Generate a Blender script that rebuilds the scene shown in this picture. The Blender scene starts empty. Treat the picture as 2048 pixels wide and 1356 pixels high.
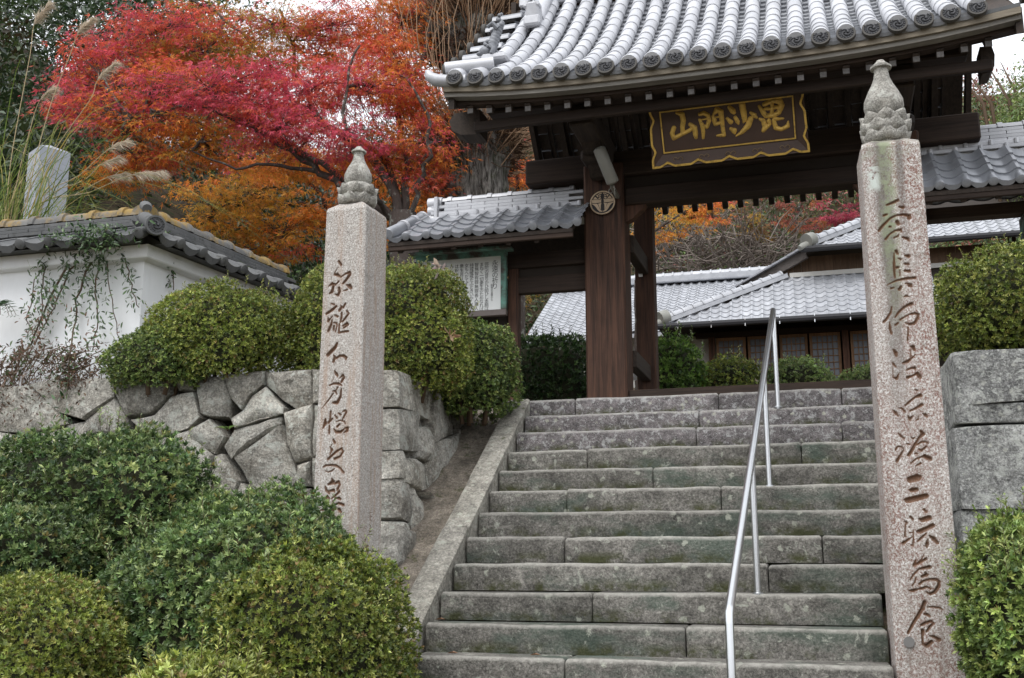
import bpy, bmesh, math, random
import numpy as np
from mathutils import Vector, Matrix

random.seed(7); RNG = np.random.default_rng(11)
sc = bpy.context.scene
COL = sc.collection
rad = math.radians

# ------------------------------------------------------------------ camera
F_PX, PITCH, YAW, CZ = 2120.0, 0.2074, 0.267, 1.6
cam_d = bpy.data.cameras.new('camera'); cam = bpy.data.objects.new('camera', cam_d); COL.objects.link(cam)
cam_d.sensor_width = 36; cam_d.lens = 36 * F_PX / 2048; cam_d.clip_start = 0.05; cam_d.clip_end = 3000
cam.location = (0, 0, CZ); cam.rotation_euler = (math.pi / 2 + PITCH, 0, YAW)
sc.camera = cam

# ------------------------------------------------------------------ sky, sun, exposure
SUN_EL, SUN_AZ = rad(58), rad(200)      # azimuth measured clockwise from +Y
w = bpy.data.worlds.new('World'); sc.world = w; w.use_nodes = True
wn = w.node_tree.nodes; wl = w.node_tree.links
bg = wn['Background']
sky = wn.new('ShaderNodeTexSky'); sky.sky_type = 'NISHITA'; sky.sun_disc = False
sky.sun_elevation = SUN_EL; sky.sun_rotation = SUN_AZ; sky.air_density = 1.0; sky.dust_density = 4.0; sky.ozone_density = 1.0
hs = wn.new('ShaderNodeHueSaturation'); hs.inputs['Saturation'].default_value = 0.16
wl.new(sky.outputs[0], hs.inputs['Color'])
mx = wn.new('ShaderNodeMixRGB'); mx.inputs[0].default_value = 0.72; mx.inputs[2].default_value = (9.0, 9.35, 9.9, 1)
wl.new(hs.outputs[0], mx.inputs[1]); wl.new(mx.outputs[0], bg.inputs['Color']); bg.inputs['Strength'].default_value = 0.15
sd = bpy.data.lights.new('sun', 'SUN'); sd.energy = 1.3; sd.angle = rad(35); sd.color = (1, 0.975, 0.94)
so = bpy.data.objects.new('sun', sd); COL.objects.link(so)
_d = Vector((math.sin(SUN_AZ) * math.cos(SUN_EL), math.cos(SUN_AZ) * math.cos(SUN_EL), math.sin(SUN_EL)))
so.rotation_euler = _d.to_track_quat('Z', 'Y').to_euler(); so.location = (0, -5, 20)
vs = sc.view_settings; vs.view_transform = 'Standard'; vs.look = 'None'; vs.exposure = 0.42; vs.gamma = 1.0
vs.use_curve_mapping = False
sc.cycles.max_bounces = 8; sc.cycles.diffuse_bounces = 4; sc.cycles.transparent_max_bounces = 8

# ------------------------------------------------------------------ pixel -> place
_fw = np.array([-math.sin(YAW) * math.cos(PITCH), math.cos(YAW) * math.cos(PITCH), math.sin(PITCH)])
_rt = np.array([math.cos(YAW), math.sin(YAW), 0.0]); _up = np.cross(_rt, _fw)
def ray(x, y): return _fw + _rt * (x - 1024) / F_PX - _up * (y - 678) / F_PX
def PY(x, y, Y):
    d = ray(x, y); t = Y / d[1]; return Vector((d[0] * t, Y, CZ + d[2] * t))
def PX(x, y, X):
    d = ray(x, y); t = X / d[0]; return Vector((X, d[1] * t, CZ + d[2] * t))
def PZ(x, y, Z):
    d = ray(x, y); t = (Z - CZ) / d[2]; return Vector((d[0] * t, d[1] * t, Z))
def PPL(x, y, o, n):
    d = Vector(ray(x, y)); c = Vector((0, 0, CZ)); t = (Vector(o) - c).dot(n) / d.dot(n); return c + d * t
def PXL(p):     # scale: metres per photo pixel at point p
    return float(np.dot(np.array(p) - np.array([0, 0, CZ]), _fw)) / F_PX

# ------------------------------------------------------------------ object helpers
MW = {}
GROUPS = {'azalea_shrub': 'clipped azaleas around the steps', 'inscribed_pillar': 'inscribed pillars at the foot of the steps', 'gate_wing': 'side wings of the gate', 'fern': 'ferns on the walls'}
def thing(name, label, cat, loc, group=None):
    group = group or GROUPS.get(name)
    o = bpy.data.objects.new(name, None); COL.objects.link(o); o.location = loc; o.empty_display_size = 0.1
    o['label'] = label; o['category'] = cat
    if group: o['group'] = group
    MW[o.name] = Matrix.Translation(Vector(loc)); return o
def tag(o, label, cat, group=None):
    o['label'] = label; o['category'] = cat
    if group: o['group'] = group
    return o
def inst(me, name, parent=None, M=None, kind=None, label=None):
    o = bpy.data.objects.new(name, me); COL.objects.link(o)
    M = M or Matrix()
    MW[o.name] = M
    if parent is not None:
        o.parent = parent; o.matrix_parent_inverse = MW[parent.name].inverted()
    o.matrix_basis = M
    if kind: o['kind'] = kind
    if label: o['label'] = label
    return o
class MB:
    def __init__(s): s.v = []; s.f = []; s.c = []
    def add(s, vs_, fs_):
        k = len(s.v); s.v += [tuple(p) for p in vs_]; s.f += [tuple(i + k for i in f) for f in fs_]; return s
    def box(s, c, d, M=None, bev=0.0):
        x, y, z = d[0] / 2, d[1] / 2, d[2] / 2
        if bev <= 0:
            V = [Vector((a * x, b * y, e * z)) for a in (-1, 1) for b in (-1, 1) for e in (-1, 1)]
            Fs = [(0, 1, 3, 2), (4, 6, 7, 5), (0, 4, 5, 1), (2, 3, 7, 6), (0, 2, 6, 4), (1, 5, 7, 3)]
        else:
            b_ = bmesh.new(); bmesh.ops.create_cube(b_, size=1)
            for q in b_.verts: q.co = Vector((q.co.x * 2 * x, q.co.y * 2 * y, q.co.z * 2 * z))
            bmesh.ops.bevel(b_, geom=list(b_.edges), offset=bev, segments=1, affect='EDGES')
            b_.verts.index_update()
            V = [q.co.copy() for q in b_.verts]; Fs = [tuple(q.index for q in f.verts) for f in b_.faces]; b_.free()
        c = Vector(c)
        V = [(M @ p if M else p) + c for p in V]
        return s.add(V, Fs)
    def beam(s, a, b, wd, ht, bev=0.0, up=(0, 0, 1)):
        a, b = Vector(a), Vector(b); d = b - a; L = d.length; d.normalize(); u = Vector(up)
        sx = d.cross(u).normalized(); u2 = sx.cross(d)
        M = Matrix((( d.x, sx.x, u2.x), (d.y, sx.y, u2.y), (d.z, sx.z, u2.z)))
        return s.box((a + b) / 2, (L, wd, ht), M, bev)
    def tube(s, pts, rs, n=8, cap=True):
        pts = [Vector(p) for p in pts]
        if not isinstance(rs, (list, tuple)): rs = [rs] * len(pts)
        prev = None; rings = []; V = []; Fs = []
        for i, p in enumerate(pts):
            t = (pts[min(i + 1, len(pts) - 1)] - pts[max(i - 1, 0)])
            if t.length < 1e-9: t = Vector((0, 0, 1))
            t.normalize()
            if prev is None:
                prev = t.orthogonal().normalized()
            prev = (prev - t * prev.dot(t))
            if prev.length < 1e-6: prev = t.orthogonal()
            prev.normalize(); q = t.cross(prev)
            for k in range(n):
                a = 2 * math.pi * k / n; V.append(p + (prev * math.cos(a) + q * math.sin(a)) * rs[i])
        for i in range(len(pts) - 1):
            for k in range(n):
                k2 = (k + 1) % n; Fs.append((i * n + k, i * n + k2, (i + 1) * n + k2, (i + 1) * n + k))
        if cap and n > 2:
            Fs.append(tuple(range(n))[::-1]); Fs.append(tuple(range((len(pts) - 1) * n, len(pts) * n)))
        return s.add(V, Fs)
    def lathe(s, prof, c=(0, 0, 0), n=24, wob=None):
        V = []; Fs = []; c = Vector(c)
        for i, (r, z) in enumerate(prof):
            for k in range(n):
                a = 2 * math.pi * k / n; rr = r * (wob(a, z) if wob else 1); V.append(c + Vector((rr * math.cos(a), rr * math.sin(a), z)))
        for i in range(len(prof) - 1):
            for k in range(n):
                k2 = (k + 1) % n; Fs.append((i * n + k, i * n + k2, (i + 1) * n + k2, (i + 1) * n + k))
        Fs.append(tuple(range(n))[::-1]); Fs.append(tuple(range((len(prof) - 1) * n, len(prof) * n)))
        return s.add(V, Fs)
    def prism(s, poly, d):      # poly: 3-D points of a planar ring, d: extrusion vector
        n = len(poly); P = [Vector(p) for p in poly]; d = Vector(d)
        return s.add(P + [p + d for p in P], [tuple(range(n))[::-1], tuple(range(n, 2 * n))] +
                     [(i, (i + 1) % n, n + (i + 1) % n, n + i) for i in range(n)])
    def mesh(s, name, mat, smooth=False, ang=None):
        me = bpy.data.meshes.new(name); me.from_pydata(s.v, [], s.f); me.validate()
        b_ = bmesh.new(); b_.from_mesh(me); bmesh.ops.recalc_face_normals(b_, faces=b_.faces); b_.to_mesh(me); b_.free()
        if mat: me.materials.append(mat)
        if smooth:
            me.polygons.foreach_set('use_smooth', [True] * len(me.polygons))
            if ang: me.set_sharp_from_angle(angle=rad(ang))
        return me
    def build(s, name, mat, parent=None, smooth=False, ang=None, kind=None, label=None, M=None):
        return inst(s.mesh(name, mat, smooth, ang), name, parent, M, kind, label)
def structure(o): o['kind'] = 'structure'; return o

# vectorised leaf clouds -------------------------------------------------
LEAF2 = (np.array([[0, 0, 0], [.5, .17, .06], [1, 0, -.03], [.5, -.17, .06]]), [(0, 2, 1), (0, 3, 2)])
LEAF4 = (np.array([[0, 0, 0], [.35, .125, .05], [.7, .145, .04], [1, 0, -.07], [.7, -.145, .04], [.35, -.125, .05], [.4, 0, 0.0], [.75, 0, -.01]]),
         [(0, 6, 1), (6, 7, 2, 1), (7, 3, 2), (0, 5, 6), (6, 5, 4, 7), (7, 4, 3)])
MAPLE = (np.array([[-.1, 0, 0], [.25, .1, .04], [1, 0, -.1], [.25, -.1, .04], [.1, .12, .03], [.55, .75, -.08], [-.02, .15, 0.03],
                   [.1, -.12, .03], [-.02, -.15, .03], [.55, -.75, -.08]]), [(0, 3, 2, 1), (0, 4, 5, 6), (0, 8, 9, 7)])
def unit(a): return a / np.maximum(np.linalg.norm(a, axis=-1, keepdims=True), 1e-9)
def leaves(name, tpl, pos, axis, nrm, size, colr, mat, parent=None, kind=None):
    T, faces = tpl; n = len(pos); k = len(T)
    ax = unit(axis); nz = unit(nrm - ax * np.sum(nrm * ax, 1, keepdims=True)); sy = np.cross(nz, ax)
    sz = np.broadcast_to(np.asarray(size, float).reshape(-1, 1, 1), (n, 1, 1))
    V = pos[:, None, :] + sz * (T[None, :, 0:1] * ax[:, None, :] + T[None, :, 1:2] * sy[:, None, :] + T[None, :, 2:3] * nz[:, None, :])
    me = bpy.data.meshes.new(name); me.vertices.add(n * k); me.vertices.foreach_set('co', V.reshape(-1).astype(np.float32))
    lens = np.array([len(f) for f in faces]); loops = np.concatenate([np.array(f) for f in faces])
    allv = (loops[None, :] + (np.arange(n) * k)[:, None]).reshape(-1)
    starts = np.concatenate([[0], np.cumsum(lens)[:-1]]); st = (starts[None, :] + (np.arange(n) * len(loops))[:, None]).reshape(-1)
    me.loops.add(len(allv)); me.loops.foreach_set('vertex_index', allv.astype(np.int32))
    me.polygons.add(n * len(faces)); me.polygons.foreach_set('loop_start', st.astype(np.int32))
    me.polygons.foreach_set('loop_total', np.tile(lens, n).astype(np.int32))
    me.update(calc_edges=True)
    ca = me.color_attributes.new('tint', 'FLOAT_COLOR', 'POINT')
    cc = np.ones((n, k, 4), np.float32); cc[:, :, :3] = np.clip(colr, 0.002, 1)[:, None, :]
    ca.data.foreach_set('color', cc.reshape(-1))
    me.materials.append(mat)
    return inst(me, name, parent, None, kind)
def rnd_dir(n):
    return unit(RNG.normal(size=(n, 3)))
def vnoise(P, s, seed=0):          # cheap smooth 3-D pseudo noise in [-1, 1]
    r = np.random.default_rng(seed); out = 0
    for i in range(5):
        k = unit(r.normal(size=(1, 3)))[0] * s * (0.7 + 0.5 * i); out = out + np.sin(P @ k + r.uniform(0, 6.28)) / (1 + .35 * i)
    return out / 2.6

# ------------------------------------------------------------------ materials
class NT:
    def __init__(s, name):
        s.m = bpy.data.materials.new(name); s.m.use_nodes = True; s.t = s.m.node_tree; s.N = s.t.nodes; s.L = s.t.links
        s.b = s.N['Principled BSDF']; s.geo = s.N.new('ShaderNodeNewGeometry'); s.pos = s.geo.outputs['Position']
    def link(s, a, b): s.L.new(a, b)
    def val(s, sock, v):
        if hasattr(v, 'links'): s.L.new(v, sock)
        else: sock.default_value = v
    def map(s, scale, src=None, rot=(0, 0, 0)):
        n = s.N.new('ShaderNodeMapping'); s.L.new(src or s.pos, n.inputs[0]); n.inputs['Scale'].default_value = scale; n.inputs['Rotation'].default_value = rot
        return n.outputs[0]
    def noise(s, scale, detail=4, rough=.6, vec=None, dist=0.0):
        n = s.N.new('ShaderNodeTexNoise'); s.L.new(vec or s.pos, n.inputs['Vector']); n.inputs['Scale'].default_value = scale
        n.inputs['Detail'].default_value = detail; n.inputs['Roughness'].default_value = rough; n.inputs['Distortion'].default_value = dist
        return n.outputs['Fac']
    def voro(s, scale, vec=None, feat='F1'):
        n = s.N.new('ShaderNodeTexVoronoi'); n.feature = feat; s.L.new(vec or s.pos, n.inputs['Vector']); n.inputs['Scale'].default_value = scale
        return n.outputs['Distance']
    def ramp(s, fac, stops):
        n = s.N.new('ShaderNodeValToRGB'); s.L.new(fac, n.inputs[0]); e = n.color_ramp.elements
        while len(e) < len(stops): e.new(0.5)
        for q, (p, c) in zip(e, stops): q.position = p; q.color = (c, c, c, 1) if not isinstance(c, tuple) else (*c, 1)
        return n.outputs[0]
    def mix(s, fac, a, b, mode='MIX'):
        n = s.N.new('ShaderNodeMixRGB'); n.blend_type = mode; s.val(n.inputs[0], fac)
        for i, v in ((1, a), (2, b)):
            if isinstance(v, tuple): v = (*v, 1) if len(v) == 3 else v
            s.val(n.inputs[i], v)
        return n.outputs[0]
    def math(s, op, a, b=0.0):
        n = s.N.new('ShaderNodeMath'); n.operation = op; s.val(n.inputs[0], a); s.val(n.inputs[1], b); return n.outputs[0]
    def rand(s):
        return s.N.new('ShaderNodeObjectInfo').outputs['Random']
    def attr(s, name, out='Color'):
        n = s.N.new('ShaderNodeAttribute'); n.attribute_name = name; return n.outputs[out]
    def tone(s, col, fac, lo, hi):        # multiply by a value between lo and hi
        n = s.N.new('ShaderNodeMapRange'); s.L.new(fac, n.inputs[0]); n.inputs[3].default_value = lo; n.inputs[4].default_value = hi
        return s.mix(1.0, col, n.outputs[0], 'MULTIPLY')
    def bump(s, h, strength=.4, dist=.01):
        n = s.N.new('ShaderNodeBump'); n.inputs['Strength'].default_value = strength; n.inputs['Distance'].default_value = dist
        s.L.new(h, n.inputs['Height'])
        if s.b.inputs['Normal'].is_linked: s.L.new(s.b.inputs['Normal'].links[0].from_socket, n.inputs['Normal'])
        s.L.new(n.outputs[0], s.b.inputs['Normal'])
    def out(s, col, rough=.8, metal=0.0, spec=.4):
        s.val(s.b.inputs['Base Color'], (*col, 1) if isinstance(col, tuple) and len(col) == 3 else col)
        s.val(s.b.inputs['Roughness'], rough); s.val(s.b.inputs['Metallic'], metal); s.b.inputs['Specular IOR Level'].default_value = spec
        return s.m

def m_stone(name, c1, c2, speck=.5, lich=.55, lcol=(.42, .43, .38), moss=.72, mcol=(.07, .09, .03), sc_=1.0, objvar=.25, bump=.5, green=None, spots=None, wear=None):
    t = NT(name)
    c = t.mix(t.ramp(t.noise(2.2 * sc_, 5), [(.35, 0.), (.65, 1.)]), c1, c2)
    c = t.tone(c, t.ramp(t.noise(46 * sc_, 4, .8), [(.34, 0.), (.66, 1.)]), 1 - speck * .6, 1 + speck * .5)
    c = t.tone(c, t.ramp(t.noise(9 * sc_, 6, .75), [(.3, 0.), (.7, 1.)]), .62, 1.4); c = t.tone(c, t.ramp(t.noise(3.4 * sc_, 4, .6, t.map((1, 1, 1), None, (.9, .3, .6))), [(.35, 0.), (.65, 1.)]), .78, 1.2)
    c = t.tone(c, t.ramp(t.noise(26 * sc_, 5, .8), [(.36, 0.), (.64, 1.)]), .70, 1.32)
    if green:
        g = t.ramp(t.noise(1.0, 5, .65, t.map((1.4, 1.4, 3.5))), [(green[0], 0.), (green[0] + .12, 1.)]); c = t.mix(t.math('MULTIPLY', g, green[2]), c, green[1])
    l = t.ramp(t.noise(5.5 * sc_, 6, .75, None, .6), [(lich, 0.), (lich + .06, 1.)])
    c = t.mix(t.math('MULTIPLY', l, .75), c, lcol)
    l2 = t.ramp(t.noise(23 * sc_, 4, .7), [(lich + .06, 0.), (lich + .12, 1.)]); c = t.mix(t.math('MULTIPLY', l2, .7), c, lcol)
    mo = t.ramp(t.noise(3.1 * sc_, 6, .7, t.map((1, 1, 1), None, (.4, .9, .2))), [(moss, 0.), (moss + .07, 1.)]); c = t.mix(mo, c, mcol)
    if spots:
        vd = t.math('ADD', t.voro(spots[0]), t.math('MULTIPLY', t.math('SUBTRACT', t.noise(34, 5, .8), .5), .75)); ok_ = t.ramp(t.noise(2.3, 3, .6, t.map((1, 1, 1), None, (1.1, .4, .3))), [(.42, 0.), (.5, 1.)])
        c = t.mix(t.math('MULTIPLY', t.math('MULTIPLY', t.ramp(vd, [(.13, 1.), (.20, 0.)]), ok_), .75), c, spots[1])
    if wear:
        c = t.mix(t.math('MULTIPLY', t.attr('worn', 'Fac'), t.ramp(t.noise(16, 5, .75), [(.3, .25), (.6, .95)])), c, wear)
        c = t.mix(t.math('MULTIPLY', t.attr('mossy', 'Fac'), t.ramp(t.noise(5, 5, .75), [(.46, 0.), (.6, .9)])), c, (.06, .065, .025))
    c = t.tone(c, t.rand(), 1 - objvar, 1 + objvar)
    t.bump(t.noise(38 * sc_, 6, .75), bump, .02); t.bump(t.noise(7 * sc_, 5, .6), bump, .03)
    return t.out(c, .9, 0, .25)
def m_granite(name, base, dark, light, red, redamt, streak, lich):
    t = NT(name)
    sp = t.noise(150, 2, .6); c = t.mix(t.ramp(sp, [(.36, 0.), (.5, 1.)]), dark, base)
    c = t.mix(t.ramp(t.noise(105, 2, .6, t.map((1, 1, 1), None, (.7, .2, .4))), [(.53, 0.), (.62, 1.)]), c, light)
    rd = t.ramp(t.noise(80, 3, .7, t.map((1, 1, .8), None, (.2, .5, .9))), [(.48, 0.), (.56, 1.)])
    area = t.ramp(t.noise(2.6, 4, .6, t.map((2.5, 2.5, .8))), [(.3, 0.), (.7, 1.)])
    c = t.mix(t.math('MULTIPLY', t.math('MULTIPLY', rd, area), redamt), c, red)
    st = t.ramp(t.noise(9, 4, .65, t.map((2.2, 2.2, .16))), [(.5, 0.), (.68, 1.)])
    c = t.mix(t.math('MULTIPLY', st, streak[0]), c, streak[1])
    if lich:
        zz = t.N.new('ShaderNodeSeparateXYZ'); t.link(t.pos, zz.inputs[0])
        up = t.N.new('ShaderNodeMapRange'); t.link(zz.outputs[2], up.inputs[0]); up.inputs[1].default_value = 2.3; up.inputs[2].default_value = 4.0
        def band(x0, hw, zlo, zhi, nz):          # an old run-off stain: soft vertical band with a ragged edge
            d = t.math('ABSOLUTE', t.math('SUBTRACT', t.math('ADD', zz.outputs[0], t.math('MULTIPLY', t.math('SUBTRACT', t.noise(nz, 4, .7, t.map((1, 1, .25))), .5), .10)), x0))
            m1 = t.N.new('ShaderNodeMapRange'); t.link(d, m1.inputs[0]); m1.inputs[1].default_value = hw; m1.inputs[2].default_value = hw * .35
            m2 = t.N.new('ShaderNodeMapRange'); t.link(zz.outputs[2], m2.inputs[0]); m2.inputs[1].default_value = zlo; m2.inputs[2].default_value = zhi
            return t.math('MULTIPLY', m1.outputs[0], m2.outputs[0])
        c = t.mix(t.math('MULTIPLY', band(lich[0] - .035, .055, 2.2, 3.2, 7), .8), c, (.10, .088, .08))
        gg_ = t.math('MULTIPLY', band(lich[0] - .01, .06, 2.75, 3.4, 5), t.ramp(t.noise(13, 6, .8), [(.4, 0.), (.55, 1.)])); c = t.mix(t.math('MULTIPLY', gg_, .85), c, (.24, .27, .17))
        c = t.mix(t.math('MULTIPLY', band(lich[0] + .06, .03, 3.0, 3.8, 7), .7), c, (.10, .09, .08))
        wl_ = t.math('MULTIPLY', band(lich[0] - .085, .045, 3.60, 3.64, 9), t.ramp(t.noise(24, 5, .8), [(.42, 0.), (.5, 1.)])); wl_ = t.math('MULTIPLY', wl_, t.math('LESS_THAN', zz.outputs[2], 3.76)); c = t.mix(wl_, c, (.50, .54, .50))
        g = t.ramp(t.math('MULTIPLY', t.math('ADD', t.noise(14, 6, .8), .1), up.outputs[0]), [(.52, 0.), (.66, 1.)])
        c = t.mix(t.math('MULTIPLY', g, .55), c, (.27, .28, .22))
    rim = t.ramp(t.noise(4.5, 6, .7), [(.6, 0.), (.7, 1.)]); c = t.mix(t.math('MULTIPLY', rim, .4), c, (.12, .12, .10))
    cv = t.attr('carved', 'Fac')
    paint = t.mix(t.noise(14, 3), (.055, .027, .011), (.15, .06, .022)); c = t.mix(t.math('MULTIPLY', cv, .9), c, paint)
    t.bump(t.noise(170, 3, .6), .35, .004)
    return t.out(c, .85, 0, .3)
def m_wood(name, c1, c2, axis=2, scale=1.0, rough=.75, objvar=.2):
    t = NT(name); s_ = [26 * scale] * 3; s_[axis] = 1.1 * scale
    g = t.noise(1.0, 6, .7, t.map(tuple(s_)), .5)
    c = t.mix(t.ramp(g, [(.32, 0.), (.68, 1.)]), c1, c2)
    s2 = [150] * 3; s2[axis] = 4; fine = t.noise(1.0, 3, .6, t.map(tuple(s2)))
    c = t.tone(c, fine, .6, 1.4); c = t.tone(c, t.noise(1.7, 4), .6, 1.4); c = t.tone(c, t.rand(), 1 - objvar, 1 + objvar)
    t.bump(g, .35, .006); t.bump(fine, .3, .003)
    return t.out(c, rough, 0, .3)
def m_tile(name, c1, c2, rough=.38, moss=None, objvar=.13):
    t = NT(name)
    c = t.mix(t.ramp(t.noise(3.5, 5, .65), [(.3, 0.), (.7, 1.)]), c1, c2)
    c = t.tone(c, t.noise(60, 4, .7), .82, 1.16); c = t.tone(c, t.rand(), 1 - objvar, 1 + objvar * .7)
    if moss:
        g = t.ramp(t.noise(moss[2], 6, .72), [(moss[0], 0.), (moss[0] + .14, 1.)]); c = t.mix(g, c, moss[1])
        dk = t.ramp(t.noise(11, 5, .7, t.map((1, 1, 1), None, (.5, .1, .8))), [(.56, 0.), (.66, 1.)]); c = t.mix(t.math('MULTIPLY', dk, .7), c, (.05, .05, .045))
    t.bump(t.noise(45, 4, .6), .12, .006)
    return t.out(c, rough if not moss else .8, .12 if not moss else 0.0, .55 if not moss else .25)
def m_leaf(name, rough=.5, trans=.25, spec=.35):
    t = NT(name); c = t.attr('tint'); c = t.tone(c, t.noise(30, 2), .8, 1.2)
    t.out(c, rough, 0, spec)
    tr = t.N.new('ShaderNodeBsdfTranslucent'); t.link(c, tr.inputs[0]); ms = t.N.new('ShaderNodeMixShader'); ms.inputs[0].default_value = trans
    t.link(t.b.outputs[0], ms.inputs[1]); t.link(tr.outputs[0], ms.inputs[2]); t.link(ms.outputs[0], t.N['Material Output'].inputs[0])
    return t.m
def m_plain(name, col, rough=.6, metal=0.0, var=.25, sc_=12, bump=.1, spec=.4):
    t = NT(name); c = t.tone(t.mix(0.0, col, col), t.noise(sc_, 5, .65), 1 - var, 1 + var)
    if bump: t.bump(t.noise(sc_ * 5, 4), bump, .005)
    return t.out(c, rough, metal, spec)

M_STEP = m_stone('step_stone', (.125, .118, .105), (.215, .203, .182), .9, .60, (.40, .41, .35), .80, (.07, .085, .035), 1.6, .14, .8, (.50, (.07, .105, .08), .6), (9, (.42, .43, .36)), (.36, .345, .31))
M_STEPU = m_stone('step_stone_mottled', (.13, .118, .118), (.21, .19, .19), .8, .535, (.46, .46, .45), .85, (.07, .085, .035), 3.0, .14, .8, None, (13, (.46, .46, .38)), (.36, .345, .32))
M_KERB = m_stone('kerb_stone', (.25, .235, .20), (.33, .31, .27), .6, .56, (.42, .42, .36), .66, (.09, .095, .04), 1.5, .1, .7, None, (10, (.45, .45, .38)), (.42, .40, .35))
M_WALL = m_stone('wall_stone', (.25, .23, .195), (.45, .43, .385), .8, .54, (.50, .51, .46), .68, (.10, .10, .04), 1.5, .30, 1.0, None, (8, (.50, .51, .45)))
M_WALLR = m_stone('wall_stone_pale', (.20, .20, .195), (.44, .44, .42), 1.0, .52, (.58, .59, .55), .78, (.12, .12, .06), 1.8, .1, 1.0, None, (12, (.56, .56, .50)))
M_PILL = m_granite('granite_grey', (.40, .37, .34), (.15, .135, .12), (.58, .56, .53), (.25, .13, .09), .22, (.5, (.31, .19, .12)), 0)
M_PILR = m_granite('granite_red', (.43, .40, .37), (.17, .115, .095), (.64, .62, .60), (.165, .062, .042), .95, (.4, (.15, .115, .095)), (.55, 1))
M_FIN = m_stone('finial_stone', (.27, .255, .225), (.40, .385, .35), .8, .55, (.52, .52, .47), .66, (.15, .14, .09), 3.0, .05, .5)
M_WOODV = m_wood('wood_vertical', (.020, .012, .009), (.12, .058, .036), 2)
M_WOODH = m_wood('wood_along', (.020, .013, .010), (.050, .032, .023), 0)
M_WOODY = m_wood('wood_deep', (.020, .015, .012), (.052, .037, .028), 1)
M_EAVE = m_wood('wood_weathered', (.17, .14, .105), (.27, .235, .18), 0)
M_RAFT = m_wood('wood_rafter', (.09, .082, .078), (.17, .16, .155), 1)
M_TILE = m_tile('roof_tile', (.42, .425, .45), (.56, .565, .59), .42)
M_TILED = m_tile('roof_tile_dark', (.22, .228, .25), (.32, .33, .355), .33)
M_TILEF = m_tile('roof_tile_far', (.33, .34, .365), (.47, .48, .505), .42)
M_TILEC = m_tile('coping_tile_mossy', (.10, .10, .10), (.19, .185, .175), .6, (.43, (.26, .175, .06), 4.2))
M_TILECD = m_tile('coping_tile_dark', (.085, .088, .09), (.15, .15, .15), .5, (.62, (.16, .15, .11), 6))
M_TILECD.name = 'coping_tile_dark'
M_CAP = m_plain('eave_cap_tile', (.085, .08, .074), .75, 0, .3, 40, .2, .2)
M_CAPD = m_plain('eave_cap_relief', (.022, .023, .027), .6, 0, .3, 40, .2, .25)
M_MORT = m_plain('lime_mortar', (.50, .49, .46), .9, 0, .15)
M_GOLD = NT('gilding'); M_GOLD = (lambda t: (t.bump(t.noise(60, 4), .5, .006), t.out(t.tone(t.mix(t.ramp(t.noise(22, 4, .7), [(.5, 0.), (.75, 1.)]), (.62, .40, .09), (.22, .13, .04)), t.noise(7, 3), .7, 1.3), .48, .35, .5))[1])(M_GOLD)
M_LACQ = m_plain('plaque_board', (.062, .036, .026), .55, 0, .25, 9)
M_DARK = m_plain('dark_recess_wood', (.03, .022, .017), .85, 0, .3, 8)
M_STEEL = m_plain('brushed_steel', (.62, .63, .64), .28, 1.0, .08, 20, .03)
M_COPPER = (lambda t: t.out(t.mix(t.ramp(t.noise(7, 5, .7), [(.42, 0.), (.6, 1.)]), (.075, .065, .055), (.13, .27, .22)), .7, 0, .3))(NT('verdigris_copper'))
M_PANEL = m_plain('notice_panel', (.72, .73, .71), .5, 0, .04, 6, 0)
M_INK = m_plain('black_ink', (.03, .03, .03), .6, 0, .1, 9, 0)
M_PAPER = m_plain('white_paper', (.75, .75, .74), .8, 0, .05)
M_LAMP = m_plain('lamp_plastic', (.21, .205, .18), .45, 0, .12, 8)
M_BONE = m_plain('crest_wood', (.50, .38, .26), .6, 0, .25, 30)
def _plaster():
    t = NT('white_plaster'); c = t.mix(0.0, (.83, .84, .85), (.8, .8, .8))
    d = t.ramp(t.noise(1.0, 5, .7, t.map((3.5, 3.5, .9))), [(.45, 0.), (.8, 1.)]); c = t.mix(t.math('MULTIPLY', d, .35), c, (.52, .52, .50))
    sx = t.N.new('ShaderNodeSeparateXYZ'); t.link(t.pos, sx.inputs[0]); mr = t.N.new('ShaderNodeMapRange'); t.link(sx.outputs[2], mr.inputs[0])
    mr.inputs[1].default_value = 3.55; mr.inputs[2].default_value = 3.1
    k = t.ramp(t.math('MULTIPLY', t.noise(5, 6, .75, t.map((1.5, 1.5, .6))), mr.outputs[0]), [(.38, 0.), (.62, 1.)]); c = t.mix(t.math('MULTIPLY', k, .8), c, (.16, .16, .155))
    t.bump(t.noise(30, 4), .1, .004); return t.out(c, .85, 0, .25)
M_PLAST = _plaster()
M_SOIL = m_stone('soil', (.075, .055, .038), (.12, .09, .06), .8, .72, (.2, .17, .1), .52, (.06, .07, .025), 1.5, 0, .8)
M_GRAVE = m_plain('grave_granite', (.31, .33, .37), .55, 0, .12, 60)
M_BARK = (lambda t: (t.bump(t.noise(1, 6, .7, t.map((22, 22, 3)), .6), 1.0, .12), t.out(t.mix(t.ramp(t.noise(2.4, 5, .7), [(.52, 0.), (.66, 1.)]), t.mix(t.ramp(t.noise(1, 6, .7, t.map((22, 22, 3)), .6), [(.38, 0.), (.6, 1.)]), (.03, .025, .02), (.33, .31, .28)), (.05, .065, .02)), .95, 0, .2))[1])(NT('ginkgo_bark'))
M_BARKM = (lambda t: (t.bump(t.noise(1, 5, .7, t.map((30, 30, 9))), .7, .02), t.out(t.mix(t.ramp(t.noise(7, 5, .7), [(.55, 0.), (.66, 1.)]), t.mix(t.noise(1, 5, .7, t.map((30, 30, 9))), (.045, .035, .03), (.11, .09, .08)), (.24, .25, .22)), .92, 0, .2))[1])(NT('maple_bark'))
M_TWIG = m_plain('twig_tan', (.23, .145, .085), .8, 0, .3, 9)
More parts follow.
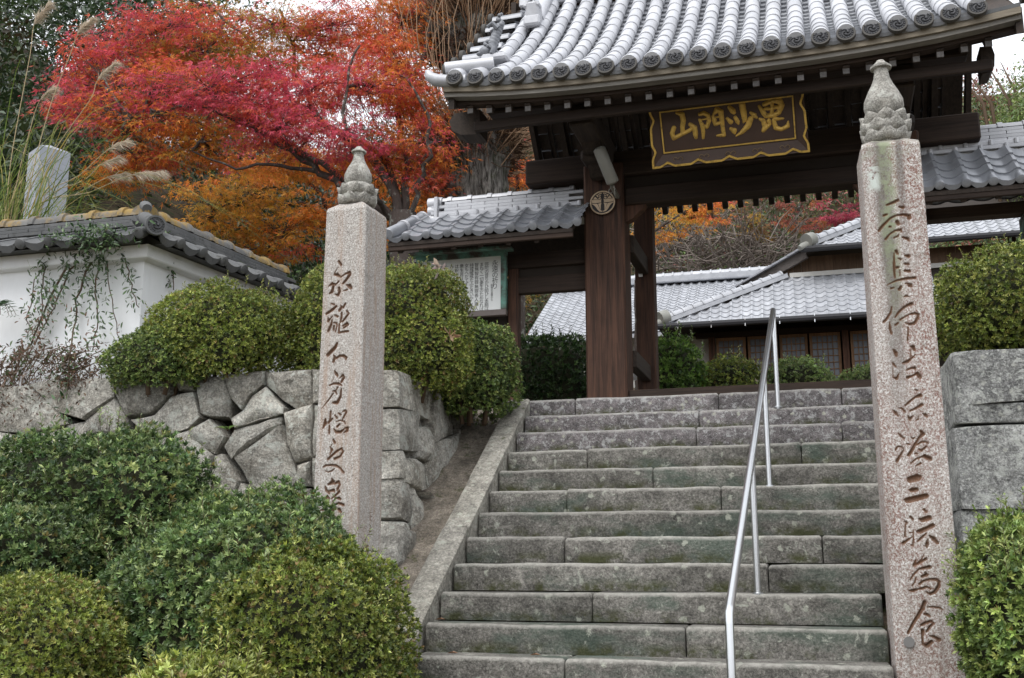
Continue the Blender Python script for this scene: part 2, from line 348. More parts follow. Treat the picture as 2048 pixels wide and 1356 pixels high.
M_TWIGG = m_plain('twig_grey', (.20, .165, .14), .85, 0, .3, 9)
M_STEM = m_plain('stem_brown', (.10, .065, .04), .85, 0, .3, 20)
M_LEAF = m_leaf('shrub_leaf', .36, .25, .5)
M_MAPLE = m_leaf('maple_leaf', .55, .45, .25)
M_GRASS = m_leaf('grass_blade', .55, .3, .3)
M_CORE = m_plain('dark_shade_core', (.028, .03, .014), .95, 0, .4, 30, .5)  # for the opaque core added inside shrubs to stop light passing through
# ================================================================== THE SETTING
RI, TR = 0.17, 0.258
Y0S, Z0S = 5.844, 1.081
XL, XR = -2.20, 0.80
def SY(i): return Y0S + TR * i
def SZ(i): return Z0S + RI * i
ZP = SZ(11)                    # landing level 2.951
GX, GY = -0.66, 10.8           # middle of the gate
def sstep(t): t = np.clip(t, 0, 1); return t * t * (3 - 2 * t)
def H_up(x, y):
    x = np.asarray(x, float); y = np.asarray(y, float)
    z = 2.90 + 2.75 * sstep((y - 14) / 11) + (0.40 + .6 * sstep((x + 22) / 9)) * np.maximum(0, y - 37)
    z = z + 0.80 * np.maximum(0, -x - 8.2) * sstep((y - 9) / 6) + 0.3 * np.maximum(0, x - 14)
    return np.minimum(z + .12 * np.sin(x * 1.3 + y * .7) * sstep((y - 13) / 4), 17 + 9 * sstep((x + 22) / 9))
def H_low(x, y):
    x = np.asarray(x, float); y = np.asarray(y, float)
    return np.clip((y - 4.5) * 0.62, 0, 1.35) * sstep((6.5 - np.abs(x + .8)) / 2 + .3)
def sheet(name, xs, ys, fn, mat):
    X, Y = np.meshgrid(xs, ys); Z = fn(X, Y); b = MB()
    nx = len(xs); b.v = list(zip(X.ravel().tolist(), Y.ravel().tolist(), Z.ravel().tolist()))
    b.f = [(j * nx + i, j * nx + i + 1, (j + 1) * nx + i + 1, (j + 1) * nx + i) for j in range(len(ys) - 1) for i in range(nx - 1)]
    return structure(b.build(name, mat, None, True))
def nonuni(a, b, core0, core1, step, n):
    return np.concatenate([np.linspace(a, core0, n)[:-1], np.arange(core0, core1, step), np.linspace(core1, b, n)])
gs = sheet('ground', nonuni(-900, 900, -9, 7, .5, 9), np.concatenate([np.linspace(-900, -2, 7)[:-1], np.arange(-2, 6.98, .35), [7.0, 7.3, 900]]), H_low, M_SOIL)
tr_ = sheet('terrace', np.concatenate([np.linspace(-90, -24, 10)[:-1], np.arange(-24, -2.9, 1.0), [-2.96, -2.95, -1.5, 0, 1.04, 1.05], np.arange(2, 16, 1.0), np.linspace(16, 90, 10)]), np.concatenate([[7.06, 7.5, 8.0, 8.6], np.arange(9.2, 50, 1.2), np.linspace(52, 110, 12)]),
      lambda x, y: H_up(x, y) - np.where((x > -2.955) & (x < 1.045) & (y < 8.75), 2.9, 0), m_stone('leaf_litter', (.045, .032, .02), (.085, .06, .035), .8, .72, (.14, .10, .05), .55, (.035, .05, .018), .8, 0, .8))

# ------------------------------------------------------------------ stone steps
def rough_block(x0, x1, y0, y1, z0, z1, amp=.006, seg=.13, rnd=.016, seed=0):
    """a worn block: profile in y/z swept along x, front top edge rounded, noise on every face"""
    prof = [(y1, z0), (y0 + .004, z0), (y0, z0 + .03), (y0 + .001, (z0 + z1) / 2), (y0, z1 - rnd * 1.6), (y0 + rnd * .35, z1 - rnd * .5), (y0 + rnd * 1.3, z1), (y0 + .05, z1 + .001), (y1, z1)]
    n = max(3, int((x1 - x0) / seg)); V = []; Fs = []; k = len(prof)
    xs = [x0, x0 + .012] + [x0 + (x1 - x0) * i / n for i in range(1, n)] + [x1 - .012, x1]
    for a, x in enumerate(xs):
        e = .010 if a in (0, len(xs) - 1) else 0
        for j, (y, z) in enumerate(prof):
            q = np.array([[x * 7 + seed, y * 9, z * 11]]); d = float(vnoise(q, 1.0, 3)[0]); d2 = float(vnoise(q * 2.7, 1.0, 5)[0])
            f = 1 if 1 <= j <= 7 else 0
            V.append((x, y - amp * d * f + (e if j <= 6 else 0), z + amp * .9 * d2 * (1 if 4 <= j <= 7 else 0) - (e if j >= 4 else 0)))
    m = len(xs)
    for a in range(m - 1):
        for j in range(k):
            j2 = (j + 1) % k; Fs.append((a * k + j, a * k + j2, (a + 1) * k + j2, (a + 1) * k + j))
    Fs.append(tuple(range(k))); Fs.append(tuple(range((m - 1) * k, m * k))[::-1])
    b = MB(); b.add(V, Fs); return b
JOINT = {0: [1129], 1: [1372], 2: [1185], 3: [1540], 4: [1129, 1650], 5: [1516], 6: [1134, 1446], 7: [1308], 8: [1175, 1608], 9: [1395, 1690], 10: [1400], 11: [1150, 1439, 1688]}
steps = MB(); steps.add([(XL + .02, SY(-5) + .1, -.3), (XR, SY(-5) + .1, -.3), (XR, 8.9, -.3), (XL + .02, 8.9, -.3), (XL + .02, SY(-5) + .1, .0), (XR, SY(-5) + .1, 0), (XR, 8.9, SZ(10) - .2), (XL + .02, 8.9, SZ(10) - .2)],
          [(0, 3, 2, 1), (4, 5, 6, 7), (0, 1, 5, 4), (1, 2, 6, 5), (2, 3, 7, 6), (3, 0, 4, 7)])
stair = structure(steps.build('stone_steps', M_SOIL))
for i in range(-5, 12):
    jx = sorted([PY(x, 1356 - 45 * i, SY(i)).x for x in JOINT.get(i, [1250])]) if i >= 0 else [XL + 1.0 + .37 * ((i * 7) % 4)]
    x0 = XL if i < 11 else XL - .28
    xe = [x0] + [q for q in jx if q < (.3 if i < 3 else 9)] + [.385 if i < 3 else XR if i < 11 else XR + .5]
    for a in range(len(xe) - 1):
        dz = random.uniform(-.006, .006) if i < 11 else 0
        dy = random.uniform(-.010, .010)
        y1 = SY(i) + TR + .05 if i < 11 else SY(i) + .6
        b = rough_block(xe[a] + .003, xe[a + 1] - .003, SY(i) + dy, y1, SZ(i) - RI + .004, SZ(i) + dz, .007, seed=i * 3.7 + a)
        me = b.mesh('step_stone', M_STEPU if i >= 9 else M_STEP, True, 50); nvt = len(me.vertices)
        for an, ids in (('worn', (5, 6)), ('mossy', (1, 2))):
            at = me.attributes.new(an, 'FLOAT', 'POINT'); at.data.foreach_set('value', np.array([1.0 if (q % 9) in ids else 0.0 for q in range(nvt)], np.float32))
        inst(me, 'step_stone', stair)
# the landing behind the top step: flagstones
lnd = MB(); lnd.add([(-4.4, SY(11) + .5, ZP - .02), (3.0, SY(11) + .5, ZP - .02), (3.0, 14.0, ZP - .02), (-4.4, 14.0, ZP - .02)], [(0, 1, 2, 3)])
structure(lnd.build('landing', M_KERB))

# ------------------------------------------------------------------ sloping kerb and gutter left of the steps
SL = RI / TR
def nose(y): return Z0S + (y - Y0S) * SL
kb = MB(); kb.box((-2.53, 6.9, .2), (.2, .2, .2))
kerb = None
ky = [4.2, 5.0, 6.05, 6.95, 7.55, 8.1, SY(11) - .02]
kerb = thing('stair_kerb', 'sloping pale stone kerb edging the steps beside the boulder wall', 'kerb', (-2.31, 4.2, 0))
for a in range(len(ky) - 1):
    y0, y1 = ky[a] + .004, ky[a + 1] - .004; b = MB(); o = random.uniform(-.008, .008)
    n = 6; V = []; prof = [(XL - .185, -.38), (XL - .185, .012), (XL - .17, .026), (XL - .02, .026), (XL - .004, .014), (XL - .004, -.38)]
    for k in range(n + 1):
        y = y0 + (y1 - y0) * k / n
        for (x, dz) in prof:
            d = float(vnoise(np.array([[x * 9, y * 8, dz * 9 + a]]), 1.0, 4)[0]) * .006
            V.append((x + o + (d if dz > 0 else 0), y, max(-.05, nose(y) + dz + d)))
    k = len(prof); Fs = [(q * k + j, q * k + (j + 1) % k, (q + 1) * k + (j + 1) % k, (q + 1) * k + j) for q in range(n) for j in range(k)]
    Fs += [tuple(range(k)), tuple(range(n * k, n * k + k))[::-1]]
    b.add(V, Fs); b.build('kerb_stone', M_KERB, kerb, True, 40)
gut = MB(); V = []
for k in range(25):
    y = 4.4 + k * .2
    for x, dz in ((XL - .62, -.10), (XL - .42, -.13), (XL - .28, -.15), (XL - .17, -.12)):
        V.append((x, y, min(nose(y) + dz + .012 * math.sin(k * 2.1 + x * 30), ZP + .0)))
Fs = [(k * 4 + j, k * 4 + j + 1, k * 4 + j + 5, k * 4 + j + 4) for k in range(24) for j in range(3)]
gut.add(V, Fs); structure(gut.build('gutter_path', m_stone('gutter_slab', (.17, .145, .115), (.26, .225, .185), .7, .62, (.33, .32, .27), .58, (.07, .075, .03), 2, 0, .6), None, True))

# ------------------------------------------------------------------ retaining walls of fitted boulders
def clip_poly(poly, p, n):
    out = []; m = len(poly)
    for i in range(m):
        a, b = poly[i], poly[(i + 1) % m]; da = (a[0] - p[0]) * n[0] + (a[1] - p[1]) * n[1]; db = (b[0] - p[0]) * n[0] + (b[1] - p[1]) * n[1]
        if da <= 0: out.append(a)
        if (da < 0 < db) or (db < 0 < da): t = da / (da - db); out.append((a[0] + (b[0] - a[0]) * t, a[1] + (b[1] - a[1]) * t))
    return out
def voronoi(seeds, bound, gap):
    cells = []
    for i, s in enumerate(seeds):
        poly = list(bound)
        for j, q in enumerate(seeds):
            if i == j: continue
            dx, dy = q[0] - s[0], q[1] - s[1]; L = math.hypot(dx, dy)
            if L < 1e-6: continue
            n = (dx / L, dy / L); m = ((s[0] + q[0]) / 2 - n[0] * gap / 2, (s[1] + q[1]) / 2 - n[1] * gap / 2)
            poly = clip_poly(poly, m, n)
            if len(poly) < 3: break
        if len(poly) >= 3: cells.append(poly)
    return cells
def boulder(poly, frame, parent, mat, depth=.16, proud=.05, rnd=random):
    """poly in wall (u, v); frame(u, v, w) -> world, w out of the wall; a fitted stone with a worn, uneven face"""
    ring = []
    m = len(poly)
    for i in range(m):
        a, b = poly[i], poly[(i + 1) % m]; L = math.hypot(b[0] - a[0], b[1] - a[1]); k = max(1, int(L / .085))
        for t in range(k):
            f = t / k; j = 0 if t == 0 else .006
            ring.append((a[0] + (b[0] - a[0]) * f + rnd.uniform(-j, j), a[1] + (b[1] - a[1]) * f + rnd.uniform(-j, j)))
    cx = sum(p[0] for p in ring) / len(ring); cy = sum(p[1] for p in ring) / len(ring)
    tilt = (rnd.uniform(-.10, .10), rnd.uniform(-.09, .12)); pr = rnd.uniform(.3, 1.0) * proud; sd_ = rnd.uniform(0, 99)
    V = []; n = len(ring)
    for lev, (ins, wv) in enumerate(((0, -depth), (.002, -.03), (.005, -.002), (.016, .010), (.42, .030), (.75, .034))):
        for (u, v) in ring:
            du, dv = cx - u, cy - v; L = math.hypot(du, dv) + 1e-6; q = min(ins, L * .6) if lev < 4 else L * ins
            uu, vv = u + du / L * q, v + dv / L * q
            ww = wv + (pr + tilt[0] * (uu - cx) + tilt[1] * (vv - cy)) * (1 if lev > 1 else .3)
            if lev >= 3: ww += .024 * float(vnoise(np.array([[uu * 13 + sd_, vv * 13, 0]]), 1, 2)[0]) + .008 * float(vnoise(np.array([[uu * 37 + sd_, vv * 37, 0]]), 1, 4)[0])
            V.append(frame(uu, vv, ww))
    V.append(frame(cx, cy, .036 + pr))
    Fs = [(l * n + i, l * n + (i + 1) % n, (l + 1) * n + (i + 1) % n, (l + 1) * n + i) for l in range(5) for i in range(n)]
    Fs += [(5 * n + i, 5 * n + (i + 1) % n, 6 * n) for i in range(n)] + [tuple(range(n))[::-1]]
    b = MB(); b.add(V, Fs); return b.build('stone', mat, parent, True, 38)
YF = 6.98; BAT = .09      # front face at its foot, batter per metre
def front_frame(u, v, wv): return Vector((u, YF - .1 + BAT * (v - 1) - wv, v))
def side_x(v): return -2.60 - .10 * (v - 1.2)
def side_frame(u, v, wv): return Vector((side_x(v) + wv - .045, u, v))
wallL = thing('boulder_wall', 'high retaining wall of fitted grey boulders below the white plaster wall', 'stone wall', (-4.4, 7.2, .9))
core = MB(); core.add([(-9.5, 7.10, .2), (-2.80, 7.10, .2), (-2.80, 9.3, .2), (-9.5, 9.3, .2), (-9.5, 7.25, 2.82), (-2.95, 7.25, 2.82), (-2.95, 9.3, 2.82), (-9.5, 9.3, 2.82)],
         [(0, 1, 5, 4), (1, 2, 6, 5), (2, 3, 7, 6), (3, 0, 4, 7), (4, 5, 6, 7)])
core.build('earth_core', M_SOIL, wallL)
def zpoly(t): return [tuple(float(q) for q in p.split(',')) for p in t.split()]
FRONT = """470,150 705,165 700,225 610,300 520,320 480,230;130,190 240,160 465,160 470,240 350,330 250,300;-10,200 130,190 250,300 285,345 100,385 -10,370;350,330 470,240 520,320 510,400 330,390;705,165 790,152 785,215 722,215;625,310 700,235 785,218 810,320 760,365 640,400 580,380 530,330;
790,160 900,150 930,240 920,320 850,322 812,310 796,225;900,150 1068,135 1060,190 1010,230 975,290 932,245;1064,140 1258,128 1262,262 1185,285 1130,250 1065,190;1012,232 1065,195 1140,280 1138,304 1040,330 945,362 928,325 975,292;850,325 905,395 865,465 770,400 768,372;900,435 940,368 1130,312 1125,343 960,468 930,488;
950,482 1130,347 1160,440 1195,560 1125,650 1085,665 1010,590;1142,302 1258,266 1256,480 1185,500 1155,420;862,470 895,462 950,532 972,572 950,640 880,640 850,560;978,580 1075,672 1050,720 950,650;1198,508 1256,490 1256,596 1192,590;1130,668 1190,600 1256,600 1256,740 1150,740;
640,405 760,370 860,470 845,560 700,540;285,350 350,335 335,395 500,410 480,520 300,500;-10,375 100,390 280,355 290,500 100,560 -10,540;500,415 640,405 700,540 690,640 520,600;700,545 850,562 880,640 860,760 690,760;880,645 950,645 1050,722 1040,850 880,830;1045,730 1130,745 1256,745 1256,900 1045,880;1258,128 1508,140 1508,262 1262,264;1260,268 1508,268 1508,438 1258,478;1258,482 1508,442 1508,570 1258,600;1258,604 1506,572 1506,726 1258,742;1258,746 1504,732 1504,912 1258,900"""
SIDE = """1735,195 1820,230 1825,385 1735,415 1725,345;1822,235 1880,262 1882,312 1835,362 1828,330;1677,350 1723,352 1733,415 1718,495 1680,476;1737,420 1827,390 1832,540 1790,640 1742,648 1720,505;1610,478 1680,482 1720,510 1728,600 1700,608 1618,574;1832,370 1885,318 1912,330 1905,400 1842,528;1648,598 1738,692 1745,770 1690,855 1650,742;1596,742 1648,770 1672,850 1662,935 1575,905;1560,930 1642,955 1640,1010 1590,1085 1558,1085;1702,614 1740,652 1792,644 1802,655 1750,765 1742,690;1886,372 1925,350 1925,400 1890,440 1845,535;1882,262 1950,290 1950,345 1915,330 1885,315;1825,385 1835,362 1840,530 1834,530"""
fo, fn_ = Vector((0, YF - .1 - BAT, 0)), Vector((0, 1, -BAT)); so_, sn_ = Vector((-2.60 + .12, 0, 0)), Vector((1, 0, .10))
tracedF = []
for t in FRONT.replace('\n', '').split(';'):
    q = [PPL(x / 1.994, 676 + y / 1.994, fo, fn_) for x, y in zpoly(t)]; poly = [(p.x, p.z) for p in q]; tracedF.append(poly)
    cx = sum(p[0] for p in poly) / len(poly); cy = sum(p[1] for p in poly) / len(poly)
    boulder([(cx + (u - cx) * 1.012, cy + (v - cy) * 1.012) for u, v in poly], front_frame, wallL, M_WALL, .16, .06)
xmin = min(p[0] for q in tracedF for p in q); zmin = 1.75
seeds = []
for k in range(400):
    u, v = random.uniform(-8.9, -2.95), random.uniform(.3, 2.9)
    if all((u - a) ** 2 + (v - b) ** 2 > .34 ** 2 for a, b in seeds): seeds.append((u, v))
def back_frame(u, v, wv): return front_frame(u, v, wv - .045)
for poly in voronoi(seeds, [(-9.0, .3), (-2.95, .3), (-2.95, 2.90), (-9.0, 2.93)], .0):
    cx = sum(p[0] for p in poly) / len(poly); cy = sum(p[1] for p in poly) / len(poly)
    if cx > xmin - .05 and cy > 1.62: continue
    boulder(poly, back_frame if cx > xmin - .3 else front_frame, wallL, M_WALL)
# corner stones: one stone shows on both faces
qy = [735, 809, 897, 959, 1042, 1135, 1223, 1330, 1420]; qs = [872, 842, 812, 824, 802, 800, 800, 800]
def quoin(z0, z1, xw, yd, seed):
    b = bmesh.new(); bmesh.ops.create_cube(b, size=1); bmesh.ops.subdivide_edges(b, edges=b.edges[:], cuts=5, use_grid_fill=True)
    for q in b.verts:
        s = (q.co + Vector((.5, .5, .5)))
        skew = .05 * math.sin(seed * 2.1) * (s.y - .3)
        z = z0 + .003 + (z1 - z0 - .006) * s.z - skew * (1 - abs(2 * s.z - 1) * .2)
        y = YF - .14 + BAT * (z - 1) + yd * s.y; x = side_x(z) - xw * (1 - s.x)
        c = Vector((x, y, z)); e = sum(1 for t in (s.x, s.y, s.z) if t < .01 or t > .99)
        nz = lambda k, f: float(vnoise(np.array([[x * f + seed, y * f + k, z * f]]), 1, 1 + k)[0])
        mid = Vector((side_x(z) - xw / 2, YF + yd / 2 - .1, (z0 + z1) / 2)); dd = (mid - c); dd.normalize()
        q.co = c + Vector((nz(0, 8) * .024 + nz(3, 21) * .008, nz(1, 8) * .026 + nz(4, 21) * .009, nz(2, 8) * .010)) + dd * (.0 if e < 2 else .010 if e == 2 else .022)
    me = bpy.data.meshes.new('corner_stone'); b.to_mesh(me); b.free(); me.materials.append(M_WALL)
    me.polygons.foreach_set('use_smooth', [True] * len(me.polygons)); me.set_sharp_from_angle(angle=rad(36))
    return inst(me, 'corner_stone', wallL)
for a in range(len(qy) - 1):
    z1, z0 = PY(808, qy[a], 6.98).z, PY(808, qy[a + 1], 6.9).z
    yd = PPL(qs[a], (qy[a] + qy[a + 1]) / 2, so_, sn_).y - (YF - .14 + BAT * ((z0 + z1) / 2 - 1))
    quoin(z0, z1, .34, max(.12, yd), a * 5.3)
for t in SIDE.split(';'):
    q = [PPL(x / 1.994, 676 + y / 1.994, so_, sn_) for x, y in zpoly(t)]; poly = [(p.y, p.z) for p in q]
    cx = sum(p[0] for p in poly) / len(poly); cy = sum(p[1] for p in poly) / len(poly)
    boulder([(cx + (u - cx) * 1.02, cy + (v - cy) * 1.02) for u, v in poly], side_frame, wallL, M_WALL, .14, .05)
bs = MB(); bs.add([(side_x(.6) - .09, 7.05, .6), (side_x(.6) - .09, 9.4, .6), (side_x(2.9) - .09, 9.4, 2.9), (side_x(2.9) - .09, 7.05, 2.9), (-3.2, 7.2, .6), (-3.2, 9.4, .6), (-3.2, 9.4, 2.9), (-3.2, 7.2, 2.9)],
        [(0, 1, 2, 3), (3, 2, 6, 7), (0, 3, 7, 4)]); bs.build('side_backing', M_WALL, wallL)

# right-hand wall: large squared stones
wallR = thing('block_wall', 'wall of large pale squared stones behind the leaning granite pillar', 'stone wall', (1.9, 7.2, .9))
cr = MB(); cr.add([(.98, 7.14, .1), (4.6, 7.14, .1), (4.6, 9.3, .1), (.98, 9.3, .1), (.98, 7.2, 2.84), (4.6, 7.2, 2.84), (4.6, 9.3, 2.84), (.98, 9.3, 2.84)], [(0, 1, 5, 4), (1, 2, 6, 5), (2, 3, 7, 6), (3, 0, 4, 7), (4, 5, 6, 7)])
cr.build('earth_core', M_SOIL, wallR)
def rblock(x0, x1, z0, z1, seed, chip=None):
    b = bmesh.new(); bmesh.ops.create_cube(b, size=1); bmesh.ops.subdivide_edges(b, edges=b.edges[:], cuts=9, use_grid_fill=True)
    for q in b.verts:
        s = q.co + Vector((.5, .5, .5)); x = x0 + .004 + (x1 - x0 - .008) * s.x; jf = lambda zz: zz + (.028 * float(vnoise(np.array([[x * 3.0, zz * 9, 1.7]]), 1, 9)[0]) if .7 < zz < 2.85 else .02 * float(vnoise(np.array([[x * 5, zz * 9, 1.7]]), 1, 9)[0])); z = jf(z0) + .003 + (jf(z1) - jf(z0) - .006) * s.z; y = 6.92 + .05 * (z - 1) + .5 * s.y
        c = Vector((x, y, z)); e = sum(1 for t in (s.x, s.y, s.z) if t < .01 or t > .99)
        P = np.array([[x * 6 + seed, y * 6, z * 6]]); d = Vector((float(vnoise(P, 1, 1)[0]), float(vnoise(P, 1.3, 2)[0]), float(vnoise(P, 1, 3)[0])))
        mid = Vector(((x0 + x1) / 2, 7.2, (z0 + z1) / 2)); dd = (mid - c).normalized()
        q.co = c + Vector((d.x * .018, d.y * .022 + .012 * float(vnoise(P * 3.1, 1, 6)[0]), d.z * .012)) + dd * (0 if e < 2 else .009 if e == 2 else .02)
    me = bpy.data.meshes.new('stone'); b.to_mesh(me); b.free(); me.materials.append(M_WALLR)
    me.polygons.foreach_set('use_smooth', [True] * len(me.polygons)); me.set_sharp_from_angle(angle=rad(40))
    return inst(me, 'stone', wallR)
rz = [(.6, 1.1), (1.1, 1.53), (1.53, 1.92), (1.92, 2.42), (2.42, 2.56), (2.56, 2.90)]
for a, (z0, z1) in enumerate(rz):
    xa = .865 + .012 * a
    cuts = [xa, xa + (.75 + .25 * (a % 3)), xa + 1.75, xa + 2.6, xa + 3.4]
    for k in range(4): rblock(cuts[k], cuts[k + 1], z0, z1, a * 7 + k)
# stones along the right side of the steps
for k in range(4):
    for a, (z0, z1) in enumerate([(1.3 + .35 * k, 1.8 + .3 * k), (1.8 + .3 * k, 2.35 + .15 * k), (2.35 + .15 * k, 2.9)]):
        b = MB(); b.box((1.03, 7.62 + k * .42, (z0 + z1) / 2), (.22, .41, z1 - z0 - .01), None, .03); b.build('stone', M_WALLR, wallR)
# ================================================================== INSCRIBED PILLARS
def seg_sdf(px, pz, strokes):
    """signed distance (negative inside) of grid points to brush strokes [(x, z, halfwidth), ...]"""
    D = np.full(px.shape, 9.0)
    for st in strokes:
        for (x0, z0, r0), (x1, z1, r1) in zip(st[:-1], st[1:]):
            R_ = max(r0, r1) + .03
            sel = (px > min(x0, x1) - R_) & (px < max(x0, x1) + R_) & (pz > min(z0, z1) - R_) & (pz < max(z0, z1) + R_)
            if not sel.any(): continue
            qx, qz_ = px[sel], pz[sel]; dx, dz = x1 - x0, z1 - z0; L2 = dx * dx + dz * dz + 1e-12
            t = np.clip(((qx - x0) * dx + (qz_ - z0) * dz) / L2, 0, 1)
            D[sel] = np.minimum(D[sel], np.hypot(qx - x0 - t * dx, qz_ - z0 - t * dz) - (r0 + (r1 - r0) * t))
    return D
def T(s):       # 'x,y,w x,y,w;...' -> strokes
    return [[tuple(float(q) for q in p.split(',')) for p in st.split()] for st in s.split(';')]
TXT_L = [((630, 510, .1253), T('370,95,22 405,150,26;365,185,8 320,250,8 300,310,18 345,310,32 385,335,20;400,350,14 470,300,16 540,270,28 545,310,30 490,390,26 440,450,22;330,460,16 370,420,18;210,495,12 265,455,28 320,470,20;285,500,25 265,580,30 225,610,18;375,520,24 385,580,26 360,640,26 310,620,10;490,470,14 540,490,38 565,520,30;440,570,8 505,550,18;'
  '250,770,14 300,790,18;335,815,22 270,870,28 175,935,24;385,880,28 415,830,22 400,800,10;440,840,20 475,775,20;420,920,20 415,1000,22 395,1075,16;500,890,20 530,935,20 480,1000,22 430,1060,18;200,990,10 205,1050,26 240,1010,14 270,975,14;310,955,16 355,980,22;265,1030,14 250,1110,24 205,1210,26;290,1080,14 335,1085,20 345,1130,14 320,1215,16;295,1130,20 290,1190,20;380,1100,16 375,1240,20 430,1225,18 520,1215,22;430,1130,14 500,1090,28 520,1110,22 450,1160,18')),
 ((630, 675, .1253), T('345,90,22 320,150,32 200,275,34;290,280,14 310,310,24 290,380,28;330,330,22 390,290,24 450,290,26 490,320,28 485,350,16;305,530,14 335,580,30 355,615,20;300,630,6 265,710,8;225,765,14 290,735,20 370,735,24 425,765,14;380,650,8 440,600,24 455,640,26 415,710,22;270,855,10 315,855,22 345,900,14;360,790,16 340,830,14;290,890,14 210,1000,16 120,1110,8 80,1145,3;415,820,16 405,940,24 350,1040,32 285,1040,22')),
 ((620, 810, .1253), T('325,105,22 320,200,18 300,270,16;240,225,18 235,290,36 205,365,18;355,215,18 290,280,24;305,330,18 300,450,22;395,165,14 425,205,22;450,130,14 485,155,22;510,110,10 560,85,20 575,115,22 540,180,18 515,235,14;415,265,10 480,245,14 545,265,16 560,300,14;470,305,18 430,345,22;375,380,14 410,430,26 480,430,28 535,390,18;550,370,14 595,370,30 590,410,26 530,445,10;'
  '365,550,18 390,600,26;350,630,8 315,670,10 345,715,26 315,790,10;285,865,24 330,820,24 420,740,22 500,695,20 525,740,20 480,820,20 390,860,24;210,990,14 250,965,20 340,960,20 410,965,22 480,1010,20 535,1080,22;240,1050,8 290,1075,12 350,1050,16 385,1020,12')),
 ((620, 940, .1623), T('270,105,10 280,150,32 220,180,14;190,200,10 200,250,20 235,290,14;300,170,16 350,145,20 365,180,18 335,245,16;240,260,14 290,250,22 300,270,14;210,320,16 175,380,20 215,330,16 240,350,10 195,440,28;360,265,18 330,300,16 265,355,10;310,345,12 360,350,20 375,360,16;285,385,14 280,460,26 270,530,28;300,430,14 350,410,16 410,430,20;120,500,6 165,490,20 190,480,8;210,500,14 210,535,16;320,475,8 360,490,24 380,520,16;'
  '268,645,18 270,720,18 275,800,16;345,640,22 350,675,22 300,720,12;195,735,20 195,765,16;295,755,10 380,735,22;290,795,10 340,770,10;250,830,14 310,830,14'))]
TXT_LS = [((620, 940, .1623), T('690,850,6 685,880,6;655,970,5 715,940,12;690,990,6 715,1050,14 745,1075,6;670,1050,5 650,1110,5 680,1115,8;690,1190,8 710,1185,10;690,1230,8 725,1300,12;725,530,5 765,520,5;745,560,5 745,620,5;725,580,5 765,575,5;728,600,4 760,630,4;730,720,5 755,715,5;735,755,5 755,750,5;720,800,6 765,795,7'))]
